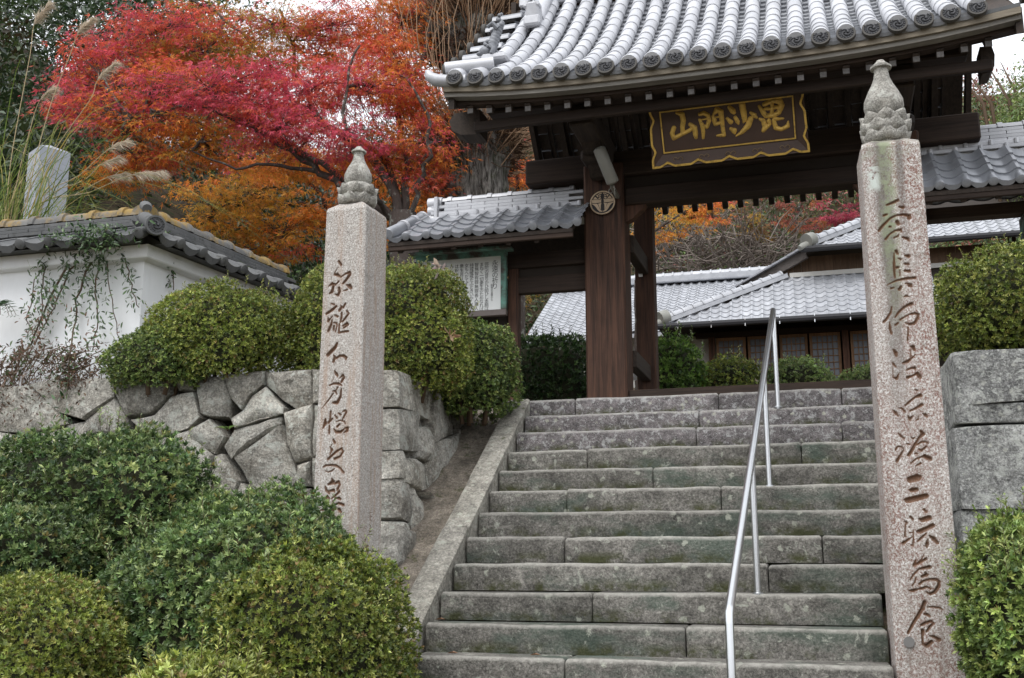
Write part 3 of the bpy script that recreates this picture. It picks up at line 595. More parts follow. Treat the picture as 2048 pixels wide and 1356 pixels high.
TXT_R = [((1740, 380, .1401), T('240,210,16 330,175,22 400,140,24;420,235,16 475,245,24;200,360,20 240,345,18;130,575,22 180,510,22 290,400,18 370,360,16 480,345,22 560,365,30 560,400,26;280,520,18 295,520,18;390,450,32 405,480,28;225,700,18 280,630,14 360,575,16 440,565,24 450,595,14;340,680,12 400,655,16 410,625,8;465,670,16 540,690,26 560,720,18;'
  '375,870,26 395,905,20;345,900,10 345,1080,20 350,1180,18 360,1250,14;400,970,10 440,985,20;500,930,14 550,940,32;500,1050,18 550,1055,20;380,1105,20 410,1100,18;500,1150,20 570,1155,24;430,1140,10 430,1220,12;250,1350,8 380,1290,16 500,1265,22 640,1250,24;510,1330,14 590,1345,20')),
 ((1750, 570, .1401), T('350,60,26 375,20,20;490,5,26 520,15,20;230,45,16 270,35,14;415,165,10 450,150,18 490,165,12;525,265,30 470,285,22 400,330,20 330,400,18 290,460,12;240,310,12 225,390,16 170,480,20 125,525,20;210,530,10 215,620,22 235,690,18;295,570,18 330,540,16;360,495,16 430,450,14 500,415,14 570,400,20 620,415,22 610,480,22 560,545,24 490,560,20 430,530,10;470,600,10 475,680,14 465,790,16;'
  '265,920,14 295,965,30 305,1010,20;245,1090,6 265,1130,20 300,1165,14;255,1160,6 260,1320,10 310,1335,24 345,1260,8;500,870,10 545,885,32 560,920,24;515,920,8 510,1030,10;400,1110,14 460,1095,26 520,1050,16 585,985,8;460,1210,16 520,1185,16 570,1185,26;465,1320,26 540,1295,14 610,1260,26 640,1310,34')),
 ((1770, 760, .1401), T('430,140,14 465,150,16;505,220,32 430,245,16 350,310,18 290,365,14;110,420,8 150,465,26 185,510,16;195,400,10 240,405,16 275,440,18 290,460,12;360,440,16 430,410,18 530,350,26;330,515,14 355,560,24 405,510,12;440,580,8 475,560,16 475,510,8;540,480,10 580,500,26 600,520,18;'
  '195,765,12 240,810,20 275,830,18;515,735,24 545,770,32 490,820,18 430,920,20 380,1010,26 335,1075,24;375,820,14 405,840,16 430,810,8;310,910,14 350,920,16;150,1000,14 180,950,12 240,955,16 270,990,10 220,1080,20 170,1160,24;450,930,14 520,885,16 580,880,18 615,905,16;490,990,16 520,1010,16 590,950,14;425,1050,14 465,1050,14;370,1190,14 440,1130,14 530,1095,14 570,1090,34 645,1125,34;440,1225,12 510,1190,18')),
 ((1780, 930, .1401), T('250,190,18 290,210,48 390,180,52 425,170,30;275,355,12 310,360,34 380,350,32;210,495,20 250,505,42 400,470,42 520,440,36;485,635,20 515,665,22;420,770,20 460,785,34 560,755,40;395,950,24 440,945,36 540,900,30 610,865,34;290,740,20 325,775,20;210,805,14 240,825,20;220,840,10 215,1020,18;270,885,14 285,890,12;275,970,12 340,965,10;330,930,8 335,1060,12 330,1150,18 290,1140,8;190,1115,26 250,1075,18 320,1025,10;390,1095,12 450,1040,20 520,975,12;540,1060,10 530,1130,30 525,1180,14;470,1145,8 510,1160,12;560,1010,14 620,1050,34 680,1110,26')),
 ((1785, 1100, .1549), T('410,50,6 370,130,12 350,160,20;300,130,12 280,200,22 350,165,18 435,115,20;480,220,26 400,235,20 340,250,14 270,320,14 230,385,12;420,290,14 440,320,26 380,345,18;305,350,10 290,410,14 255,465,10;350,440,18 390,405,18 480,380,18 560,380,20 605,410,20 595,470,24 550,540,24 490,570,18 430,540,10;220,525,14 270,525,24 330,505,12 380,500,18 440,475,16 490,500,16;'
  '415,675,28 390,750,26 330,850,24 260,960,22 200,1075,18;450,735,10 520,735,14 600,745,16 650,770,10;410,825,14 450,835,24 485,860,16;375,970,20 430,940,20 500,920,20 530,945,18 480,1000,20 440,1055,14;390,1040,26 385,1130,16 395,1210,20 440,1240,26 505,1185,26;480,1110,10 540,1120,22 600,1160,28'))]

def pillar(name, label, base, rot, wb, wt, ztop, mat, txt, side_txt=None):
    """square shaft tapering wb -> wt, turned by rot about its axis; characters are cut into the front (-Y) face"""
    root = thing(name, label, 'pillar', base)
    Rm = Matrix.Rotation(rot, 3, 'Z'); base = Vector(base); zb = base.z
    half = lambda z: (wb + (wt - wb) * (z - zb) / (ztop - zb)) / 2
    def face_text(nrm_local, txts):
        n = Rm @ Vector(nrm_local); xd = Rm @ Vector((-nrm_local[1], nrm_local[0], 0)); out = []
        o = base + n * (wb + wt) / 4
        for (ox, oy, s), sts in txts:
            for st in sts:
                q = []
                for x, y, hw in st:
                    p = PPL(ox + x * s, oy + y * s, o, n); q.append(((p - base).dot(xd), p.z, hw * s * PXL(p) * 1.06))
                out.append(q if len(q) > 1 else q * 2)
        return out
    def face(nrm_local, txts, step):
        st = face_text(nrm_local, txts) if txts else []
        nz = int((ztop - zb - .0) / step); us = np.linspace(-1, 1, int(wb / step) + 1 if txts else 13)
        zs = np.linspace(zb, ztop, nz + 1 if txts else 40)
        U, Z = np.meshgrid(us, zs); Hf = (wb + (wt - wb) * (Z - zb) / (ztop - zb)) / 2; Xl = U * Hf
        D = seg_sdf(Xl, Z, st) if st else np.full(Xl.shape, 9.0)
        dep = np.clip(-D, 0, .012) * 1.15
        cv = np.clip((-D + .0008) / .0025, 0, 1)
        rough = .0012 * vnoise(np.stack([Xl * 30, Z * 30, Z * 0], -1).reshape(-1, 3), 1, 8).reshape(Xl.shape)
        edge = np.maximum(0, np.abs(U) - .93) / .07
        wout = Hf - dep + rough - .006 * edge ** 2
        Xl2 = Xl - np.sign(U) * .006 * edge ** 2 * 0.5
        n = Rm @ Vector(nrm_local); xd = Rm @ Vector((-nrm_local[1], nrm_local[0], 0))
        P = np.array(base)[None, None, :] * np.array([1, 1, 0]) + Xl2[..., None] * np.array(xd) + wout[..., None] * np.array(n); P[..., 2] = Z
        return P, cv
    V = []; Fs = []; CV = []
    for nl, tx in (((0, -1, 0), txt), ((1, 0, 0), side_txt), ((0, 1, 0), None), ((-1, 0, 0), None)):
        P, cv = face(nl, tx, .0040 if tx else .1); r, c = cv.shape; k = len(V)
        V += P.reshape(-1, 3).tolist(); CV += cv.reshape(-1).tolist()
        idx = np.arange(r * c).reshape(r, c) + k
        Fs += np.stack([idx[:-1, :-1], idx[:-1, 1:], idx[1:, 1:], idx[1:, :-1]], -1).reshape(-1, 4).tolist()
    # low pyramid on top
    k = len(V); h = wt / 2 - .003
    for q, (a, zz) in enumerate(((h, ztop - .002), (h * .96, ztop + .022), (.085, ztop + .065))):
        for sx, sy in ((-1, -1), (1, -1), (1, 1), (-1, 1)):
            p = Rm @ Vector((sx * a, sy * a, 0)); V.append((base.x + p.x, base.y + p.y, zz)); CV.append(0)
    for q in range(2):
        for i in range(4): Fs.append((k + q * 4 + i, k + q * 4 + (i + 1) % 4, k + q * 4 + 4 + (i + 1) % 4, k + q * 4 + 4 + i))
    Fs.append((k + 8, k + 9, k + 10, k + 11))
    me = bpy.data.meshes.new('shaft'); me.from_pydata(V, [], Fs); me.materials.append(mat)
    a = me.attributes.new('carved', 'FLOAT', 'POINT'); a.data.foreach_set('value', np.array(CV, np.float32))
    me.polygons.foreach_set('use_smooth', [True] * len(me.polygons)); me.set_sharp_from_angle(angle=rad(50))
    inst(me, 'shaft', root)
    return root, Rm
def lotus_finial(root, c, s, rows, jr, mat, hz):
    """lotus cushion with upturned petals and a flask-shaped jewel on it"""
    c = Vector(c)
    b = MB(); b.lathe([(.088 * s, 0), (.100 * s, .03 * s), (.112 * s, .08 * s), (.105 * s, .13 * s), (.07 * s, .16 * s)], c, 24); lot = b.build('lotus_base', mat, root, True, 60)
    for r in range(rows):
        n = 8; zz = (.012 + .048 * r) * s if rows == 3 else (.01 + .062 * r) * s
        for k in range(n):
            a = 2 * math.pi * (k + .5 * (r % 2)) / n; d = Vector((math.cos(a), math.sin(a), 0)); t = Vector((-d.y, d.x, 0)); pb = MB(); V = []
            R0 = (.092 + (.018 if r == rows // 2 or rows == 2 else .010)) * s
            for i, v in enumerate((0, .35, .7, 1.0)):
                wd = (.8, 1.0, .92, .45)[i] * .046 * s
                for j, u in enumerate((-1, -.5, 0, .5, 1)):
                    bul = (1 - u * u) * .014 * s + (.0, .012, .018, .022)[i] * s
                    V.append(c + d * (R0 + bul - .012 * s) + t * (u * wd) + Vector((0, 0, zz + v * .060 * s - abs(u) * .008 * s)))
            nb = len(V)
            V += [p - d * .018 * s for p in V[:]]
            Fs = []
            for i in range(3):
                for j in range(4):
                    q = i * 5 + j; Fs.append((q, q + 1, q + 6, q + 5)); Fs.append((nb + q, nb + q + 5, nb + q + 6, nb + q + 1))
            bd = [0, 1, 2, 3, 4, 9, 14, 19, 18, 17, 16, 15, 10, 5]
            for i in range(len(bd)): a1, b1 = bd[i], bd[(i + 1) % len(bd)]; Fs.append((a1, b1, nb + b1, nb + a1))
            pb.add(V, Fs); pb.build('petal', mat, lot, True, 70)
    z1 = (.15 if rows == 3 else .135) * s
    j = MB(); j.lathe([(r_ * jr * s, z1 + z_ * hz * s) for r_, z_ in ((.60, 0), (.70, .02), (.93, .10), (1.0, .20), (.97, .30), (.78, .44), (.54, .58), (.40, .69), (.36, .78), (.37, .825), (.53, .845), (.54, .875), (.44, .90), (.26, .95), (.19, .985), (.05, 1.0))], c, 28)
    j.build('jewel', mat, root, True, 60)
PLB = PPL(679, 800, (0, 5.93, 0), Vector((0, 1, 0)))
rl, Rm = pillar('inscribed_pillar', 'upright grey granite pillar with carved characters beside the boulder wall corner', (PLB.x + .008, 6.085, .25), rad(-5), .325, .292, 3.80, M_PILL, TXT_L, TXT_LS)
lotus_finial(rl, (PLB.x + .008, 6.085, 3.86), 1.02, 2, .090, M_FIN, .28)
PRB = PPL(1806, 700, (0, 5.93, 0), Vector((0, 1, 0)))
rr, Rm = pillar('inscribed_pillar', 'speckled red granite pillar with lichen and carved characters beside the pale block wall', (PRB.x + .012, 6.085, .15), rad(1.5), .345, .318, 3.875, M_PILR, TXT_R)
lotus_finial(rr, (PRB.x + .012, 6.085, 3.93), 1.12, 3, .099, M_FIN, .33)
b = MB(); p = PPL(1818, 1284, (0, 5.912, 0), Vector((0, 1, 0))); b.lathe([(.027, 0), (.027, .02)], (0, 0, 0), 14); b.v = [(p.x + v[0], 5.925 - v[2], p.z + v[1]) for v in b.v]
b.build('cement_plug', m_plain('cement', (.17, .165, .16), .9), rr)

# ================================================================== HANDRAIL
RT, RB = Vector((-.162, 8.45, 3.55)), Vector((-.366, 5.144, 1.371))
rail = thing('handrail', 'tubular steel handrail climbing the middle of the steps', 'handrail', (-.28, 6.42, SZ(2)))
def rod(name, pts, r, n=12): b = MB(); b.tube(pts, r, n); return b.build(name, M_STEEL, rail, True, 50)
def on_rail(y): return RB + (RT - RB) * ((y - RB.y) / (RT.y - RB.y))
dn = (RB - RT).normalized()
rod('rail_tube', [RT - dn * .02, RT, on_rail(7.4), on_rail(6.3), RB - dn * .04, RB, RB + Vector((0, -.012, -.05)), Vector((RB.x, RB.y - .014, SZ(-3) - .01))], .021)
for k, (y, i) in enumerate(((8.45, 10), (7.43, 6), (6.40, 2))):
    q = on_rail(y); rod('post', [(q.x, y, SZ(i) - .012), (q.x, y, q.z - .005)], .019)
    b = MB(); b.lathe([(.034, 0), (.034, .008), (.022, .012)], (q.x, y, SZ(i) - .002), 14); b.build('base_flange', M_STEEL, rail)
# ================================================================== THE GATE
GR = rad(-1.3)
_gr = Matrix.Rotation(GR, 3, 'Z')
def G(x, y, z):
    p = _gr @ Vector((x - GX, y - GY, 0)); return Vector((GX + p.x, GY + p.y, z))
G4 = Matrix.Translation((GX, GY, 0)) @ _gr.to_4x4() @ Matrix.Translation((-GX, -GY, 0))
gate = thing('temple_gate', 'dark timber temple gate with heavy curved tile roof and gilt name board', 'gate', (GX, 10.82, ZP))
def gbox(name, x0, x1, y0, y1, z0, z1, mat, bev=.008, parent=gate, label=None):
    b = MB(); b.box(((x0 + x1) / 2, (y0 + y1) / 2, (z0 + z1) / 2), (x1 - x0, y1 - y0, z1 - z0), None, bev)
    return b.build(name, mat, parent, False, None, None, label, G4)
PW = .43
LX0, LX1 = -2.11, -1.68; RX0, RX1 = .86, 1.29
for (a, b_) in ((LX0, LX1), (RX0, RX1)):
    gbox('main_post', a, b_, 10.60, 10.98, ZP, 5.80, M_WOODV, .022)
    gbox('post_plinth', a - .05, b_ + .05, 10.55, 11.03, ZP - .02, ZP + .08, M_KERB, .02)
    rx = (-1.80, -1.58) if a < 0 else (.80, 1.02)
    gbox('rear_post', rx[0], rx[1], 11.90, 12.12, ZP, 5.78, M_WOODV, .012)
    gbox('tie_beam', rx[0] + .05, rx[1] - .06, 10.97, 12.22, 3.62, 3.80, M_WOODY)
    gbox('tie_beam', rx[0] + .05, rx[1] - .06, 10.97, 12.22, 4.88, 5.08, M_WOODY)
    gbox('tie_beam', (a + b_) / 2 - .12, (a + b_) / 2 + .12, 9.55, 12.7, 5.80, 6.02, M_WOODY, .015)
gbox('threshold_beam', LX1, RX0, 10.66, 10.86, ZP + .02, ZP + .375, M_WOODH)
gbox('threshold_beam', LX0 - 1.0, LX0, 10.72, 10.84, ZP + .0, ZP + .22, M_WOODH)
gbox('crossbeam', -2.77, 1.86, 10.64, 10.94, 5.655, 5.93, M_WOODH, .015)
gbox('lintel_beam', LX1, RX0, 10.67, 10.90, 5.33, 5.52, M_WOODH, .015)
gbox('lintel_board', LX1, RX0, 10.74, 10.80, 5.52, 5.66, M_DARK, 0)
gbox('rear_lintel', -1.95, .95, 11.93, 12.09, 5.78, 5.95, M_WOODH)
gbox('rear_purlin', -2.9, 1.6, 12.45, 12.65, 5.98, 6.16, M_WOODH)
gbox('front_purlin', -2.85, 1.65, 9.52, 9.72, 6.02, 6.22, M_WOODH, .015)
gbox('front_fascia', -2.95, 1.82, 9.40, 9.46, 5.80, 5.90, M_WOODH)
# brackets with curled ends at the post heads
for a in (LX0, RX0):
    for dy, zz in ((10.22, 5.62), (9.9, 5.78)):
        b = MB(); pr = [(0, 0), (.10, -.05), (.22, -.055), (.30, .02), (.36, .12), (.36, .2), (0, .2)]
        b.prism([(a + .12, 10.62 - q[0] - (10.22 - dy), zz + q[1]) for q in pr], (.19, 0, 0)); b.build('bracket_arm', M_WOODY, gate, False, None, None, None, G4)
    b = MB(); b.box((a + .215, 10.3, 5.74), (.30, .26, .13), None, .03); b.build('bearing_block', M_WOODY, gate, False, None, None, None, G4)
# corner struts inside the opening
for x0, x1 in ((LX1, LX1 + .22), (RX0, RX0 - .22)):
    b = MB(); s_ = 1 if x1 > x0 else -1
    b.prism([(x0, 10.72, 5.15), (x0, 10.72, 5.33), (x1, 10.72, 5.33), (x1 - s_ * .03, 10.72, 5.29), (x0 + s_ * .07, 10.72, 5.18)], (0, .12, 0)); b.build('corner_bracket', M_WOODV, gate, False, None, None, None, G4)
# nail cover and knots on the left post
# -------- roof profile (front slope; mirrored behind)
YE, YR, XA, XB = 9.0, 11.35, -3.05, 1.86
def sori(x): return .10 * (abs(x - GX) / 2.4) ** 3
def roof_z(y, x): t = y - YE; return 6.115 + .60 * t + .12 * t * t + sori(x)
def roof_pt(x, t, off=0.0):      # t along Y from the eave
    y = YE + t; sl = math.atan(.60 + .24 * t); return Vector((x, y - off * math.sin(sl), roof_z(y, x) + off * math.cos(sl)))
roof = MB(); xs = np.linspace(XA - .06, XB + .12, 14); ts = np.linspace(.04, YR - YE, 8); V = []
for sgn in (0, 1):
    for t in ts:
        for x in xs:
            p = roof_pt(x, t, -.07); y = p.y if sgn == 0 else YR + (YR - p.y) * .766; V.append((x, y, p.z + (.24 * (1 - t / (YR - YE)) if sgn else 0)))
n = len(xs); m = len(ts)
Fs = [(s * n * m + j * n + i, s * n * m + j * n + i + 1, s * n * m + (j + 1) * n + i + 1, s * n * m + (j + 1) * n + i) for s in (0, 1) for j in range(m - 1) for i in range(n - 1)]
nv = len(V); V += [(x, y, z - .05) for x, y, z in V]; Fs += [tuple(q + nv for q in f[::-1]) for f in Fs]
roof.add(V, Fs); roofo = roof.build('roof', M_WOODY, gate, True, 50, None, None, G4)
MW[roofo.name] = G4
rows_x = [XA + .03 + i * .2135 for i in range(23)]
def frame_at(x, t, off, sgn=0):
    p = roof_pt(x, t, off); sl = math.atan(.60 + .24 * t); yv = Vector((0, math.cos(sl), math.sin(sl))); zv = Vector((0, -math.sin(sl), math.cos(sl)))
    M = Matrix(((1, yv.x, zv.x, p.x), (0, yv.y, zv.y, p.y), (0, yv.z, zv.z, p.z), (0, 0, 0, 1)))
    if sgn: M = Matrix.Translation((0, YR * 1.766, 0)) @ Matrix.Diagonal((1, -.766, 1, 1)) @ M
    return G4 @ M
CT = .265     # exposed length of a round cover tile
def cover_mesh(name, r0, r1, L, mat, seg=10):
    b = MB(); V = []; Fs = []
    rings = [(0, r0), (.012, r0 + .004), (L * .5, (r0 + r1) / 2), (L, r1)]
    for y, r in rings:
        for k in range(seg + 1): a = math.pi * (1.08 * k / seg - .04); V.append((r * math.cos(a), y, r * math.sin(a)))
    q = seg + 1
    for i in range(len(rings) - 1):
        for k in range(seg): Fs.append((i * q + k, i * q + k + 1, (i + 1) * q + k + 1, (i + 1) * q + k))
    V.append((0, 0, 0)); c = len(V) - 1
    for k in range(seg): Fs.append((k + 1, k, c))
    b.add(V, Fs); return b.mesh(name, mat, True, 45)
me_cover = cover_mesh('cover_tile', .078, .072, CT + .03, M_TILE)
def pan_mesh(name, wd, L, mat):
    b = MB(); V = []; Fs = []; seg = 6
    for y, dz in ((0, -.022), (0, .010), (L, -.014)):
        for k in range(seg + 1): u = k / seg * 2 - 1; V.append((u * wd / 2, y, dz + .022 * u * u))
    q = seg + 1
    for i in range(2):
        for k in range(seg): Fs.append((i * q + k, i * q + k + 1, (i + 1) * q + k + 1, (i + 1) * q + k))
    b.add(V, Fs); return b.mesh(name, mat, True, 40)
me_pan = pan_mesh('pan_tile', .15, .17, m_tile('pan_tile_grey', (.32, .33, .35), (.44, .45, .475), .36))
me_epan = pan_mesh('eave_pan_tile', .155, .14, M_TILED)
# eave cap: disc with rim, three-comma swirl and a ring of beads
b = MB(); R_ = .082
b.lathe([(.0, .0), (R_ * .78, .0), (R_ * .80, .010), (R_, .010), (R_ * 1.0, -.030), (R_ * .9, -.034)], (0, 0, 0), 26)
b.v = [(x, -z, y) for x, y, z in b.v]; me_cap = b.mesh('eave_cap', M_CAP, True, 35)
b = MB()
for k in range(3):
    pts = []; rs = []
    for i in range(9):
        a = 2 * math.pi * k / 3 + i * .33; r = R_ * (.15 + .055 * i); pts.append((r * math.cos(a), -.004, r * math.sin(a))); rs.append(.0125 - .0012 * i)
    b.tube(pts, rs, 6)
for k in range(16):
    a = 2 * math.pi * k / 16; b.box((R_ * .68 * math.cos(a), -.003, R_ * .68 * math.sin(a)), (.009, .008, .009))
me_swirl = b.mesh('swirl', m_plain('eave_cap_swirl', (.07, .07, .075), .6, 0, .3, 40, .2, .25), True, 50)
me_capdisc = MB(); me_capdisc.lathe([(0, 0), (R_ * .78, 0), (R_ * .78, .003)], (0, 0, 0), 22); me_capdisc.v = [(x, -z, y) for x, y, z in me_capdisc.v]; me_capdisc = me_capdisc.mesh('cap_field', M_CAPD, True, 40)
TMAX = YR - YE - .12
ncov = 0
for ri, x in enumerate(rows_x):
    x0 = x
    for k in range(13):
        t = .02 + k * CT * (.86 - .012 * k)
        if t > TMAX: break
        if ri < 1 and k > 1: break
        M = frame_at(x0, t, -.012)
        o = inst(me_cover, 'cover_tile', roofo, M @ Matrix.Rotation(random.uniform(-.02, .02), 4, 'Z'))
    M = frame_at(x0, 0.0, -.010)
    p = M.translation; q = Matrix.Translation(p) @ G4.to_3x3().to_4x4() @ Matrix.Rotation(rad(-12), 4, 'X') @ Matrix.Rotation(random.uniform(0, 2), 4, 'Y')
    c = inst(me_cap, 'eave_cap', roofo, q)
    inst(me_capdisc, 'cap_field', c, q @ Matrix.Translation((0, -.0015, 0))); inst(me_swirl, 'swirl', c, q @ Matrix.Translation((0, -.004, 0)))
# pan tiles between the rows: nearest courses one by one, the rest together
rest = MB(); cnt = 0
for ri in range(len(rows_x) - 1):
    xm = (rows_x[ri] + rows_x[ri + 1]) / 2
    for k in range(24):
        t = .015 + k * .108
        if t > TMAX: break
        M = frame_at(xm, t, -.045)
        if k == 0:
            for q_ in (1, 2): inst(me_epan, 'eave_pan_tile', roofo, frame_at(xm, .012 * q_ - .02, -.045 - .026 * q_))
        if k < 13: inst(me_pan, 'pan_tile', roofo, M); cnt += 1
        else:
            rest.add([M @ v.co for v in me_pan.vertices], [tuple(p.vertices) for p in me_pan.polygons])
for ri, x in enumerate(rows_x):           # rear slope
    for k in range(10):
        M = frame_at(x, .02 + k * .205, -.012, 1); rest.add([M @ v.co for v in me_cover.vertices], [tuple(p.vertices) for p in me_cover.polygons])
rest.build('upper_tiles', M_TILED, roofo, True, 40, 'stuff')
# eave front: wavy under-edge of the pan tiles, then boards
def eave_board(name, t0, dz0, dz1, thick, mat, xa=XA - .1, xb=XB + .16, parent=gate):
    b = MB(); V = []; N = 16
    for i in range(N + 1):
        x = xa + (xb - xa) * i / N; y = YE + t0; z = roof_z(y, x)
        V += [(x, y, z + dz0), (x, y, z + dz1), (x, y + thick, z + dz1), (x, y + thick, z + dz0)]
    Fs = [(i * 4 + j, i * 4 + (j + 1) % 4, i * 4 + 4 + (j + 1) % 4, i * 4 + 4 + j) for i in range(N) for j in range(4)] + [(0, 1, 2, 3), (N * 4 + 3, N * 4 + 2, N * 4 + 1, N * 4)]
    b.add(V, Fs); return b.build(name, mat, parent, False, None, None, None, G4)
eave_board('tile_bed', .055, -.105, -.07, .10, M_TILECD)
eave_board('eave_batten', .055, -.165, -.107, .09, M_EAVE)
eave_board('eave_fascia', .085, -.225, -.167, .10, m_wood('wood_eave_grey', (.16, .145, .125), (.25, .235, .21), 0))
eave_board('eave_plate', .20, -.33, -.232, .10, M_WOODH)
for i in range(25):                       # rafters with pale sawn ends
    x = XA + .12 + i * .196
    if x > XB: break
    b = MB(); za = roof_z(YE + .24, x) - .40; zb = roof_z(10.9, x) - .20
    b.beam((x, YE + .24, za), (x, 10.9, zb), .060, .085, .004); r = b.build('rafter', M_WOODY, gate, False, None, None, None, G4)
    MW[r.name] = G4
    e = MB(); e.box((x, YE + .232, za + .004), (.056, .010, .080)); e.build('sawn_end', M_RAFT, r, False, None, None, None, G4)
for i in range(24):                       # rear rafters hang below the rear beam
    x = XA + .3 + i * .192
    if x > XB: break
    b = MB(); b.beam((x, 11.6, 7.72), (x, 13.22, 6.06), .07, .13, .004); b.build('rear_rafter', M_WOODY, gate, False, None, None, None, G4)
gbox('rear_soffit_beam', XA + .2, XB - .1, 12.70, 12.8, 6.06, 6.2, M_WOODH)
for i in range(15):                       # soffit boards seen from below
    x = XA + .25 + i * .31
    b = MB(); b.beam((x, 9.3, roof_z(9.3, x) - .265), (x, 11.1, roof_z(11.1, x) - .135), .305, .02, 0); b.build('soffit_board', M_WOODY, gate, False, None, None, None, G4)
# gable boards
for x in (XA - .04, XB + .15):
    b = MB(); V = []; N = 7
    for sgn in (0, 1):
        V = []
        for i in range(N + 1):
            t = .05 + (YR - YE - .05) * i / N; p = roof_pt(x, t, -.14); y = p.y if not sgn else YR + (YR - p.y) * .766
            V += [(x - .03, y, p.z + .04), (x + .03, y, p.z + .04), (x + .03, y, p.z - .20), (x - .03, y, p.z - .20)]
        b.add(V, [(i * 4 + j, i * 4 + (j + 1) % 4, i * 4 + 4 + (j + 1) % 4, i * 4 + 4 + j) for i in range(N) for j in range(4)] + [(0, 1, 2, 3), (N * 4 + 3, N * 4 + 2, N * 4 + 1, N * 4)])
    b.build('gable_board', M_WOODY, gate, False, None, None, None, G4)
for x in (XA + .14, XB - .12):            # purlin noses
    b = MB(); s_ = -1 if x < GX else 1
    kk = 1 if s_ < 0 else .35; pr = [(0, 0), (s_ * .20 * kk, .01), (s_ * .30 * kk, .07), (s_ * .33 * kk, .17), (s_ * .28 * kk, .25), (0, .26)]
    b.prism([(x + q[0], 9.48, 5.80 + q[1]) for q in pr], (0, .24, 0)); b.build('purlin_nose', M_WOODY, gate, False, None, None, None, G4)
# verge: sideways round tiles stepping down the gable edge
me_verge = cover_mesh('verge_tile', .078, .076, .36, M_TILED, 8)
for k in range(6):
    t = .70 + k * .26; p = roof_pt(XA + .10, t, -.02 + .03)
    M = G4 @ Matrix.Translation(p) @ Matrix.Rotation(rad(90), 4, 'Z') @ Matrix.Rotation(rad(-2), 4, 'X')
    M = G4 @ Matrix(((0, -1, 0, p.x + .06), (1, 0, 0, p.y), (0, 0, 1, p.z - .05), (0, 0, 0, 1)))
    inst(me_verge, 'verge_tile', roofo, M)
    p2 = roof_pt(XB + .02, t, 0); M = G4 @ Matrix(((0, 1, 0, p2.x - .1), (-1, 0, 0, p2.y), (0, 0, 1, p2.z - .05), (0, 0, 0, 1)))
    inst(me_verge, 'verge_tile', roofo, M)
    for xe, dx in ((XA - .28, -1), (XB + .26, 1)):
        b = MB()
# verge seen edge-on at the right: caps facing sideways
for k in range(8):
    t = .3 + k * .25; p = G4 @ roof_pt(XB + .25, t, -.04)
    q = Matrix.Translation(p) @ G4.to_3x3().to_4x4() @ Matrix.Rotation(rad(90), 4, 'Z')
    c = inst(me_cap, 'verge_cap', roofo, q)
    b = None
for k in range(7):
    t = .5 + k * .25; p = G4 @ roof_pt(XA - .25, t, -.04)
    inst(me_cap, 'verge_cap', roofo, Matrix.Translation(p) @ G4.to_3x3().to_4x4() @ Matrix.Rotation(rad(-90), 4, 'Z'))
# upturned corner tile at the left end, lying round tile, guardian figure and descending-ridge end block
e = roof_pt(XA, .02, -.03)
b = MB(); b.tube([e + Vector((.12, .06, .0)), e + Vector((-.05, .03, .0)), e + Vector((-.17, .0, .015)), e + Vector((-.235, -.02, .06)), e + Vector((-.255, -.02, .115))], [.062, .064, .062, .05, .024], 12)
b.build('corner_tile', M_TILE, roofo, True, 50, None, None, G4)
p = roof_pt(XA + .02, .22, .04); b = MB(); b.tube([p + Vector((-.13, -.06, -.01)), p + Vector((.34, .04, .035))], [.066, .062], 14); b.build('lying_tile', M_TILE, roofo, True, 50, None, None, G4)
# guardian: small roof-tile lion-fish, head down, tail up
p = roof_pt(XA + .33, .42, .05)
fig = MB(); fig.box(p + Vector((0, 0, .05)), (.27, .16, .07), None, .02); base_o = fig.build('figure_plinth', M_TILE, roofo, False, None, None, None, G4)
b = MB(); q = p + Vector((-.02, 0, .08))
def lump(c, r, st=(1, 1, 1)):
    bb = bmesh.new(); bmesh.ops.create_icosphere(bb, subdivisions=2, radius=r); bb.verts.index_update()
    b.add([(c[0] + v.co.x * st[0], c[1] + v.co.y * st[1], c[2] + v.co.z * st[2]) for v in bb.verts], [tuple(v.index for v in f.verts) for f in bb.faces]); bb.free()
lump(q + Vector((-.085, -.01, .055)), .062, (1.1, 1, .95)); lump(q + Vector((-.135, -.02, .035)), .032, (1.3, 1, .8))          # head down, muzzle
for k in range(16): a_ = k * 2.4; lump(q + Vector((-.045 + .045 * math.cos(a_), .05 * math.sin(a_), .085 + .004 * k)), .022)       # curly mane
for k in range(7): f = k / 6; lump(q + Vector((-.02 + .075 * f, 0, .11 + .20 * f)), .060 - .018 * f, (1, .95, 1.15))               # arched body going up
for s_ in (-1, 1):
    b.tube([q + Vector((-.02, .045 * s_, .10)), q + Vector((.02, .07 * s_, .05)), q + Vector((.0, .07 * s_, -.005))], [.03, .024, .026], 8)     # forelegs
    b.tube([q + Vector((.05, .035 * s_, .28)), q + Vector((.0, .06 * s_, .33)), q + Vector((-.05, .05 * s_, .30))], [.032, .024, .02], 8)      # hind legs kicked up
for k in range(9): f = k / 8; lump(q + Vector((.065 + .02 * math.sin(f * 7), .012 * math.cos(k * 2.2), .31 + .14 * f)), .034 - .016 * f)        # tufted tail
for k in range(6): lump(q + Vector((.035 + .055 * k / 6, 0, .12 + .035 * k)), .018)
b.build('guardian_figure', m_tile('guardian_tile', (.10, .105, .12), (.24, .25, .27), .5), roofo, True, 45, None, None, G4)
p = roof_pt(XA + .40, 1.66, .05)
b = MB(); b.box(p + Vector((0, -.02, .12)), (.15, .20, .26), Matrix.Rotation(.25, 3, 'X'), .02); b.box(p + Vector((0, -.10, .0)), (.19, .10, .12), None, .02); b.box(p + Vector((-.05, -.09, .24)), (.05, .10, .16), Matrix.Rotation(.4, 3, 'Y'), .015); b.box(p + Vector((.05, -.09, .24)), (.05, .10, .16), Matrix.Rotation(-.4, 3, 'Y'), .015)
